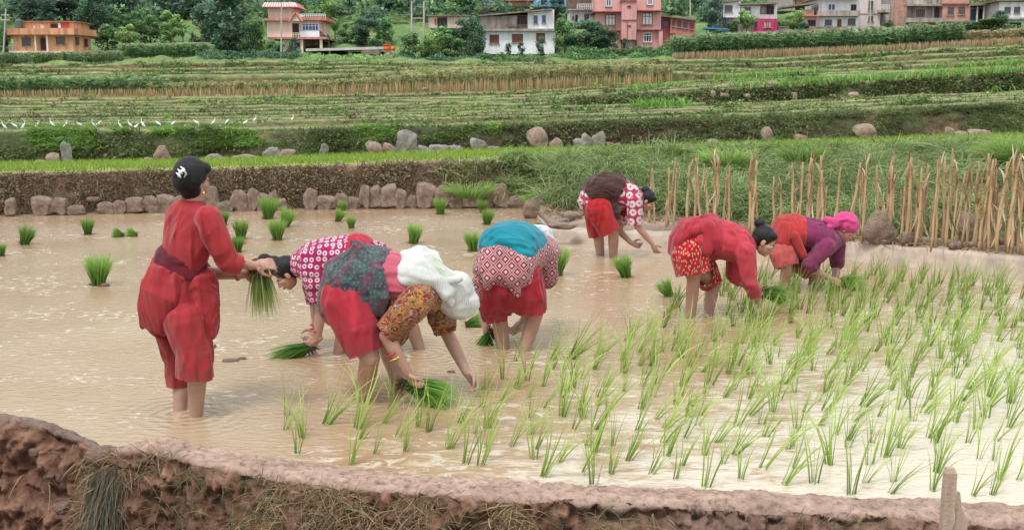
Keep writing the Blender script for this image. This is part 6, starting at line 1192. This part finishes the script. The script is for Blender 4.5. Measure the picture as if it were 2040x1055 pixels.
h = House('mud brick hut half sunk in maize right of the orange house', 195, 248, 124, 162, 'hut', 'hut'); h.box('wall', 198, 246, 106, 128, 'brick', 0, 4, slope=-4); h.box('roof', 194, 249, 102.5, 105.5, 'roof', -.5, 5, slope=-3)
h = House('two storey peach house with red tiled tower roof and a small gable', 532, 648, 116, 170)
h.box('wall', 532, 598, 41, 74, 'peach', 0, 8); h.box('tower', 534, 581, 14, 38, 'peach', .5, 6); h.box('balcony_panel', 598, 636, 62.5, 74, 'wshut', -.4, .3); h.box('bay_wall', 598.3, 636, 42, 62, 'peach', .2, 7); h.box('side_wall', 636.4, 646, 42, 74, 'peach', 3, 5)
h.box('eave', 527, 577, 37.5, 42, 'redtrim', -.9, 8.6); h.box('roof', 601, 649, 34.5, 41.3, 'redtrim', -.9, 9); h.rail(598, 648, 28.5, 34.5, 'wshut', -.6, 12); h.box('floor_slab', 533, 650, 74.3, 78.5, 'redtrim', -.8, 9)
g = Geo(); A_ = [at(p, q, 168.6) for p, q in ((577, 42), (601, 42), (589, 26))]; A2 = [a_ + np.array([0, 6, 0]) for a_ in A_]; g.add(A_ + A2, [(0, 1, 2), (5, 4, 3), (0, 3, 4, 1), (1, 4, 5, 2), (2, 5, 3, 0)]); g.obj('gable', M['peach'], h.root)
for a_, b_ in (((576, 43), (588.6, 25.5)), ((589.4, 25.5), (602, 43))):
    g = Geo(); g.tube([at(*a_, 168.4), at(*b_, 168.4)], .16, 4); g.obj('gable_trim', M['redtrim'], h.root)
g = Geo(); ta, tb, tc_, td = at(521, 14.5, 169), at(594, 14.5, 169), at(588, 5, 171.5), at(527, 5, 171.5); g.add([ta, tb, tc_, td, ta + [0, 8, 0], tb + [0, 8, 0], tc_ + [0, 3, 0], td + [0, 3, 0]], [(0, 1, 2, 3), (5, 4, 7, 6), (1, 5, 6, 2), (4, 0, 3, 7), (3, 2, 6, 7), (0, 4, 5, 1)])
rf = g.obj('tower_roof', M['redtrim'], h.root)
for k in range(13): xk = 523 + k * 5.7; g = Geo(); g.tube([at(xk, 13.8, 168.95), at(xk * .84 + 89.5, 6, 171.3)], .09, 4); g.obj('batten', M['wshut'], rf)
h.win(602, 635, 47, 61.5, 'wshut', 'bglass', d=.2, mull=4, cross=True); h.win(582.5, 596, 47, 73.5, 'brown', 'dark', name='door', mull=0); h.rail(581, 598, 66, 74, 'peach', -.8, 5)
h.box('lower_wall', 563, 599, 78.8, 108, 'peach', .6, 6); h.win(587, 598, 85, 105, 'cblue', 'dark', d=.6, name='door', mull=0)
for a_, y_ in ((601.5, 119), (639.5, 103)): h.box('column', a_ - 2.4, a_ + 2.4, 78.8, y_, 'peach', -.3, .5)
h.box('back_wall', 604, 637, 79, 104, 'conc', 5, .3)
h = House('long open shed with a pale tin roof in front of the peach house', 610, 766, 117, 163, 'shed', 'shed'); h.box('roof', 609, 768, 97.5, 102.5, 'pale', -.6, 5, slope=4)
for a_ in (615, 656.5, 696, 721): h.box('post', a_ - 1.8, a_ + 1.8, 101.5, 118, 'conc', 0, .3)
h.box('back_wall', 611, 766, 101, 118, 'wood', 4, .3); h.box('fodder_heap', 619, 720, 110, 118, 'brown', 2.5, 1.2)
# tractor and trailer
h = House('orange tractor parked at the right end of the shed', 764, 790, 116, 157, 'tractor', 'tractor')
def wheel(H_, x, y, r, d, nm='wheel'):
    c0 = at(x, y, H_.Y + d); k = r * H_.Y / F; g = Geo(); g.tube([c0 + [0, -.12, 0], c0 + [0, -.16, 0], c0 + [0, .16, 0], c0 + [0, .12, 0]], [k * .62, k, k, k * .62], 18); o = g.obj(nm, M['rubber'], H_.root); g = Geo(); g.tube([c0 + [0, -.19, 0], c0 + [0, .1, 0]], k * .5, 12); g.obj('rim', M['conc'], o)
c0 = at(775, 96, 157); g = Geo(); g.box((-.75, -.4, -.35), (.15, .4, .35)); g.box((.15, -.33, -.35), (.85, .33, .18)); V = np.vstack(g.V) + c0; obj('hood', V, g.F, M['tractor'], h.root)
g = Geo(); g.box((-.8, -.55, .42), (.2, .55, .52)); g.box((-.75, -.5, .35), (-.65, -.4, .42)); obj('canopy', np.vstack(g.V) + c0, g.F, M['tractor'], h.root); wheel(h, 773, 107.5, 7.2, -.6); wheel(h, 773, 107.5, 7.2, .8); wheel(h, 785, 109.5, 4, -.4); wheel(h, 785, 109.5, 4, .7)
h = House('muddy flat farm trailer hitched behind the orange tractor', 721, 756, 116, 157.5, 'trailer', 'trailer'); h.box('bed', 721, 756, 99.5, 108.5, 'rubber', 0, 2); h.box('drawbar', 756.5, 767, 107.5, 109, 'wood', .8, .3); wheel(h, 731.5, 110.5, 6.4, -.25); wheel(h, 731.5, 110.5, 6.4, 2.2)
h = House('low faded pink building with a dark doorway behind the bushes', 854, 934, 54, 172, 'building', 'building'); h.box('wall', 854, 934, 33, 56, 'lowpink', 0, 6); h.box('roof', 849, 938, 30.5, 32.7, 'roof', -.6, 7); h.win(871, 891, 35, 55, 'wood', 'dark', name='door', mull=2); h.box('red_curtain', 865.5, 869, 38, 49, 'red', -.12, .1)
h = House('white house with three brown shutters below and a stained ruinous upper floor', 963, 1105, 108, 158)
h.box('wall', 963, 1105, 62.8, 108, 'white', 0, 8); h.box('upper_wall', 956, 1051, 33, 57, 'stain', .4, 7, slope=3); h.box('upper_block', 1051.4, 1104, 23, 59.6, 'white', .1, 7.5, slope=4); h.box('balcony', 957, 1104.6, 58, 62.5, 'conc', -.7, 8.5); h.box('roof', 952, 1100, 31, 33.6, 'roof', -.8, 8.6, slope=13)
for q in ((975.5, 994, 69.5, 86.5), (1020, 1042, 68, 85), (1068, 1086, 66, 83)): h.win(*q, 'brown', 'brown', mull=3)
for q in ((1063, 1071, 31.5, 47), (1080, 1087, 31, 46)): h.win(*q, 'cblue', 'glass', d=.1, mull=0)
h.win(1030, 1050, 30, 55, 'wood', 'dark', d=.4, mull=2, name='doorway'); h.win(1012, 1029, 37, 52, 'conc', 'stain', d=.4, mull=0); h.rail(1006, 1050, 50, 58, 'wood', -.55, 9)
h = House('small grey whitewashed wall of an outbuilding among the bushes', 905, 929, 106, 159, 'hut', 'hut'); h.box('wall', 905, 929, 87, 108, 'stain', 0, 4, slope=3); h.box('roof', 903, 931, 84.5, 86.6, 'roof', -.3, 5, slope=3)
h = House('bright blue house cut by the top of the view', 1064, 1131, 14, 190); h.box('wall', 1064, 1131, -22, 14, 'blue', 0, 8); h.win(1077, 1090, 0, 11, 'cblue', 'dark'); h.win(1112, 1124, -1, 10, 'cblue', 'dark')
h = House('long red tin roofed house at the top of the view left of the blue one', 1008, 1062, 12, 196); h.box('wall', 1012, 1060, 3, 14, 'brick', 0, 6); h.box('roof', 1006, 1062, -6, 2.6, 'redtrim', -.8, 8)
h = House('white house with a weathered timber upper balcony left of the tall pink building', 1131, 1186, 54, 166); h.box('wall', 1135, 1186, 22, 54, 'white', 0, 7); h.box('upper_wall', 1132, 1186, -20, 20, 'wood', 1, 6); h.box('balcony', 1131, 1186.5, 19.5, 22, 'conc', -1.2, 8); h.rail(1150, 1180, 9, 19.4, 'wshut', -1.1, 8); h.win(1146, 1151, 30, 45, 'wood', 'dark', mull=0); h.win(1164, 1173, 28, 42, 'wood', 'glass'); h.win(1140, 1143, 32, 39, 'wood', 'dark', mull=0)
h = House('tall dusty pink building of stacked floors with a projecting stair tower', 1186, 1320, 100, 160, 'building', 'building')
h.box('wall', 1186, 1238, -30, 23, 'pink', -.5, 9); h.box('wall', 1268, 1317, -30, 21, 'pink', -.5, 9); h.box('wall', 1188, 1238.2, 25.6, 60, 'pink', .3, 8); h.box('wall', 1268.2, 1317, 23.8, 58.6, 'pink', .3, 8); h.box('wall', 1205, 1238.3, 62.5, 100, 'pink', .5, 8); h.box('wall', 1268.3, 1312, 61.2, 100, 'pink', .5, 8)
h.box('ledge', 1182, 1238, 23.2, 25.4, 'pinkd', -.9, 9); h.box('ledge', 1268, 1319, 21.2, 23.6, 'pinkd', -.9, 9); h.box('ledge', 1200, 1238, 60.2, 62.3, 'pinkd', -.2, 8); h.box('ledge', 1268, 1320, 58.8, 61, 'pinkd', -.2, 8)
h.box('stair_tower', 1238.5, 1268, 6, 80, 'pink', -1.6, 10); h.box('tower_ledge', 1238, 1268.6, 41, 42.5, 'pinkd', -1.75, .14); h.box('tower_cap', 1237, 1268.8, 2, 5.8, 'pinkd', -1.8, 10); h.box('tower_foot', 1240, 1266, 81.7, 100, 'conc', -1.2, 8); h.box('ledge', 1238.6, 1267.6, 80.2, 81.5, 'pinkd', -1.7, 8); h.box('side_column', 1312.4, 1320, 61.2, 96, 'pink', -.1, .7)
for q in ((1206, 1226, 29, 51, .3), (1279, 1300, 25, 50, .3)): o_ = h.win(q[0], q[1], q[2], q[3], 'pinkd', 'wshut', d=q[4], mull=2, cross=True)
for q in ((1207, 1218, -6, 13.5), (1290, 1300, -7, 10.5)): h.win(*q, 'wshut', 'glass', d=-.5, mull=1, cross=True)
h.win(1282, 1298, 65, 84, 'wshut', 'dark', d=.5, mull=2, cross=True); h.win(1218, 1228, 75, 87, 'wshut', 'dark', d=.5)
for q in ((1249, 1257, 13, 18), (1250, 1257, 51.5, 55.5)): h.win(*q, 'pinkd', 'dark', d=-1.6, mull=0, name='vent')
h.box('drain_pipe', 1249, 1250.5, 42.6, 96, 'pinkd', -1.78, .12); h.box('step', 1277, 1302, 92, 95, 'conc', -.8, 1.2)
h = House('salmon red two storey block right of the tall pink building', 1317, 1385, 88, 166, 'building', 'building'); h.box('wall', 1335.4, 1385, 34, 88, 'salmon', 0, 7, slope=-7); h.box('side_wall', 1316, 1335, 32, 88, 'salmon', .8, 6); h.box('roof', 1314, 1388, 30.5, 33, 'roof', -.6, 8, slope=-9)
for q in ((1318, 1333, 40, 53, .8, 3), (1339.5, 1344, 40.5, 53, 0, 0), (1349, 1357.5, 42.5, 54.5, 0, 1), (1361, 1369, 44, 56.5, 0, 1), (1375, 1381, 46.5, 58.5, 0, 0)): h.win(*q[:4], 'brown', 'glass', d=q[4], mull=q[5])
h.win(1333.5, 1345.5, 67, 88, 'brown', 'brown', d=-.05, name='gate', mull=1)
for a_ in (1351, 1363, 1377): h.win(a_ - 2, a_ + 2.6, 77, 84, 'brown', 'dark', mull=0)
h = House('white upper floored house over a bright magenta ground floor', 1441, 1548, 64, 164); h.box('wall', 1441, 1474.5, 5.5, 35, 'white', 0, 6, slope=2); h.box('upper_wall', 1475.2, 1548, 11, 37, 'white', .6, 7); h.box('roof', 1473, 1550, 8, 10.6, 'roof', -.5, 9, slope=2); h.box('roof', 1438, 1474, 3.2, 5.3, 'roof', -.6, 7, slope=2); h.box('magenta_wall', 1499, 1548.3, 37.6, 66, 'mag', 0, 8); h.box('lower_wall', 1441, 1498.6, 35.6, 66, 'conc', 1, 7)
h.win(1444, 1459, 11, 24, 'wood', 'glass'); h.win(1482, 1495, 14.5, 26, 'cblue', 'glass', d=.6); h.win(1526, 1542, 10.8, 28.5, 'wood', 'dark', d=.6, name='doorway', mull=1); h.win(1514.5, 1525, 12, 28, 'wood', 'stain', d=.6, name='doorway', mull=0); h.win(1521, 1536, 43, 55, 'pinkd', 'stain', mull=2); h.win(1501, 1509, 41, 57, 'wood', 'dark', name='door', mull=0); h.win(1447, 1460, 45, 58, 'wood', 'dark', d=1)
h = House('low lean-to with a faded tin roof in front of the magenta wall', 1451, 1546, 80, 160, 'shed', 'shed'); h.box('roof', 1450, 1547, 64.5, 69.5, 'pale', -.4, 4, slope=1); h.box('back_wall', 1452, 1545, 69, 82, 'brown', 3, .3)
for a_ in (1455, 1488, 1515, 1542): h.box('post', a_ - 1.5, a_ + 1.5, 69, 82, 'conc', 0, .3)
h = House('blue sheet stretched over bushes left of the lean-to', 1405, 1451, 66, 161, 'canopy', 'sheet_canopy'); h.box('sheet', 1406, 1451, 55, 57.5, 'tarp', 0, 3, slope=-2)
for a_ in (1408, 1448): h.box('post', a_ - .6, a_ + .6, 57.5, 74, 'wood', .2, .15)
h = House('plain grey plastered yard wall between the magenta house and the white one', 1547, 1590, 74, 166, 'wall', 'yard_wall'); h.box('wall', 1549, 1592, 55, 76, 'conc', 0, .5); h.box('coping', 1548, 1593, 53.3, 54.8, 'stain', -.1, .7)
h = House('grey walled hut with a rusty brown roof before the white house', 1613, 1690, 72, 163, 'hut', 'hut'); h.box('wall', 1622, 1653, 62, 75, 'conc', 0, 5); h.box('wall', 1653.4, 1688, 62, 75, 'wood', .6, 4.5); h.box('roof', 1611, 1690, 54, 61.6, 'roof', -.8, 6)
h = House('white two storey house with a blue upper window and a grey balcony band', 1631, 1711, 64, 170); h.box('wall', 1631, 1710, 33.5, 64, 'white', 0, 8); h.box('upper_wall', 1631, 1711, -2, 22, 'white', .5, 8); h.box('balcony', 1629, 1714, 22.5, 33, 'stain', -1, 9); h.box('roof', 1627, 1716, -5.5, -2.2, 'roof', -.8, 10)
h.win(1649, 1664, 7.5, 21, 'wshut', 'bglass', d=.5); h.win(1643.5, 1657, 39.5, 51, 'brown', 'glass', mull=2); h.win(1668, 1676, 39, 55, 'brown', 'brown', name='door', mull=0); h.win(1689, 1704, 37.5, 50, 'brown', 'glass', mull=2); h.win(1695, 1706, 9, 22, 'wood', 'dark', d=.5)
h = House('unfinished red brick wing attached left of the white house with the blue window', 1596, 1631, 60, 169); h.box('wall', 1600, 1630.5, 34, 62, 'lowpink', 0, 6); h.box('upper_wall', 1600, 1622, 19, 31, 'brick', .5, 5); h.box('ledge', 1597, 1634, 31.3, 33.7, 'redtrim', -1.2, 7); h.win(1609, 1625, 40, 53, 'brown', 'dark', mull=2); h.box('roof', 1560, 1630, 13, 16, 'roof', -.2, 6, slope=9)
h = House('plain grey concrete block high behind the white and magenta house', 1547, 1585, 22, 184, 'building', 'building'); h.box('wall', 1547, 1585, -20, 22, 'conc', 0, 8); h.box('roof', 1584, 1640, -8, -1, 'redtrim', -1, 7); h.box('wall', 1586, 1638, -1, 12, 'brick', 0, 6)
h = House('pale pinkish white tower house with tall paired slit windows', 1711, 1756, 60, 172); h.box('wall', 1711, 1755, -30, 60, 'tower', 0, 8); h.box('string_course', 1710.6, 1755.4, 26.6, 28, 'stain', -.12, .1); h.win(1730, 1739, 2, 21, 'wood', 'glass', mull=1); h.win(1730, 1739, 32, 42, 'wood', 'dark', mull=1); h.box('balcony', 1751, 1778, 20.5, 25.5, 'stain', -.8, 7); h.box('side_wall', 1755.5, 1777, 27, 60, 'tower', 3, 4); h.rail(1755, 1777, 10, 20.4, 'wshut', -.6, 8); h.box('upper_side_wall', 1755.5, 1777, -30, 20, 'conc', 3, 4)
h = House('four storey unfinished building, brick at the side and grey plaster in front', 1777, 1933, 64, 163, 'building', 'building')
h.prism('side_wall', [(1808, 0.3), (1808, 9), (1777.5, 9), (1777.5, 4.5)], -30, 66, 'brick'); h.box('wall', 1808.3, 1877, -30, 66, 'stain', .4, 8); h.box('wall', 1877.3, 1932, 10.3, 42, 'brick', -.4, 9); h.box('wall', 1877.3, 1932, -30, 7.6, 'brick', -.4, 9); h.box('wall', 1877.4, 1932, 44.4, 66, 'pinkd', .3, 8); h.box('balcony', 1807, 1877, 37, 46, 'conc', -1.2, 1.6); h.box('balcony', 1807, 1877, 10, 13.3, 'conc', -1.2, 1.6); h.box('ledge', 1876.8, 1933, 7.8, 10.1, 'pinkd', -.7, 9); h.box('ledge', 1876.8, 1934, 42.2, 44.2, 'conc', -.9, 9)
h.win(1825.5, 1842, 19, 34, 'brown', 'glass', d=.4, mull=3); h.win(1861, 1872, 13.6, 36, 'wood', 'dark', d=.4, name='door', mull=1); h.win(1888, 1900, 15, 30.5, 'brown', 'glass', d=-.4, mull=2); h.win(1909.5, 1922, 14, 29.5, 'brown', 'glass', d=-.4, mull=2)
for a_ in (1814, 1828, 1842.5, 1861.5): h.win(a_, a_ + 10.5, 51.5, 60, 'wood', 'glass', d=.4, mull=1)
for a_, d_ in ((1781, 3.9), (1796, 1.9)): h.win(a_, a_ + 3.5, 21, 32, 'brown', 'dark', d=d_, mull=0)
h.win(1905, 1922, 53, 60, 'brown', 'dark', d=.3, mull=2)
h = House('low house with a blue door and a shadowed porch right of the brick building', 1932, 1980, 46, 170); h.box('wall', 1933.5, 1980, 14, 46, 'stain', 1.5, 6); h.box('roof', 1932, 1984, 7, 13, 'roof', -.8, 9, slope=3); h.win(1934, 1945, 18, 39, 'cblue', 'cblue', d=1.5, name='door', mull=0); h.win(1949, 1958, 16, 38, 'wood', 'dark', d=1.5, name='doorway', mull=0); h.win(1962, 1972, 14, 34, 'wood', 'dark', d=1.5, mull=0)
for a_ in (1947, 1960, 1976): h.box('column', a_ - .9, a_ + .9, 13.3, 44, 'white', -.3, .25)
h = House('white house at the right edge with two reddish windows', 1990, 2100, 60, 166); h.box('wall', 1990, 2100, 39.6, 62, 'white', .4, 7); h.box('upper_wall', 1990, 2100, 4, 35.6, 'white', 0, 8); h.box('floor_slab', 1988, 2102, 35.8, 39.4, 'stain', -.8, 9); h.box('roof', 1986, 2104, .6, 3.8, 'roof', -.8, 10, slope=3)
for q in ((2001, 2013, 14.5, 27.5), (2020, 2032, 14, 27), (2050, 2062, 14, 27)): h.win(*q, 'brown', 'glass', mull=1)
h.win(2011, 2034, 45, 56, 'wood', 'dark', d=.4, mull=3)
# poles
def pole(x, yt, xb, yb, Y, r, label, bars=()):
    a_, b_ = at(xb, yb, Y), at(x, yt, Y); o = empty('utility_pole', a_, label, 'pole'); g = Geo(); g.tube([a_, b_], [r, r * .7], 8); g.obj('post', M['steel'], o)
    for y_, w in bars: c_ = a_ + (b_ - a_) * ((yb - y_) / (yb - yt)); g = Geo(); g.box((c_[0] - w, c_[1] - .1, c_[2] - .07), (c_[0] + w, c_[1] + .1, c_[2] + .07)); g.obj('crossarm', M['steel'], o)
pole(11.7, 18, 5.5, 128, 156, .14, 'leaning wooden pole at the far left beside the orange house', ((30, .5), (40, .6))); pole(560.8, 6, 560, 120, 156, .13, 'slender pale pole in front of the peach house')
o = empty('twin_pole_stand', at(832, 76, 160), 'pair of tall pale poles joined by crossbars right of the tractor', 'pole')
for x_ in (820, 844.5): g = Geo(); g.tube([at(x_, 110, 160), at(x_, 3, 160)], [.17, .12], 8); g.obj('post', M['steel'], o)
for y_ in (36.5, 55.5): a_, b_ = at(820.8, y_, 160), at(843.7, y_, 160); g = Geo(); g.box((a_[0], 159.9, a_[2] - .06), (b_[0], 160.1, a_[2] + .06)); g.obj('crossarm', M['steel'], o)
pole(1375, -10, 1375, 34, 180, .13, 'pole on the slope above the salmon block'); pole(1734, -10, 1734, 66, 162, .12, 'pale pole in front of the pink white tower house')
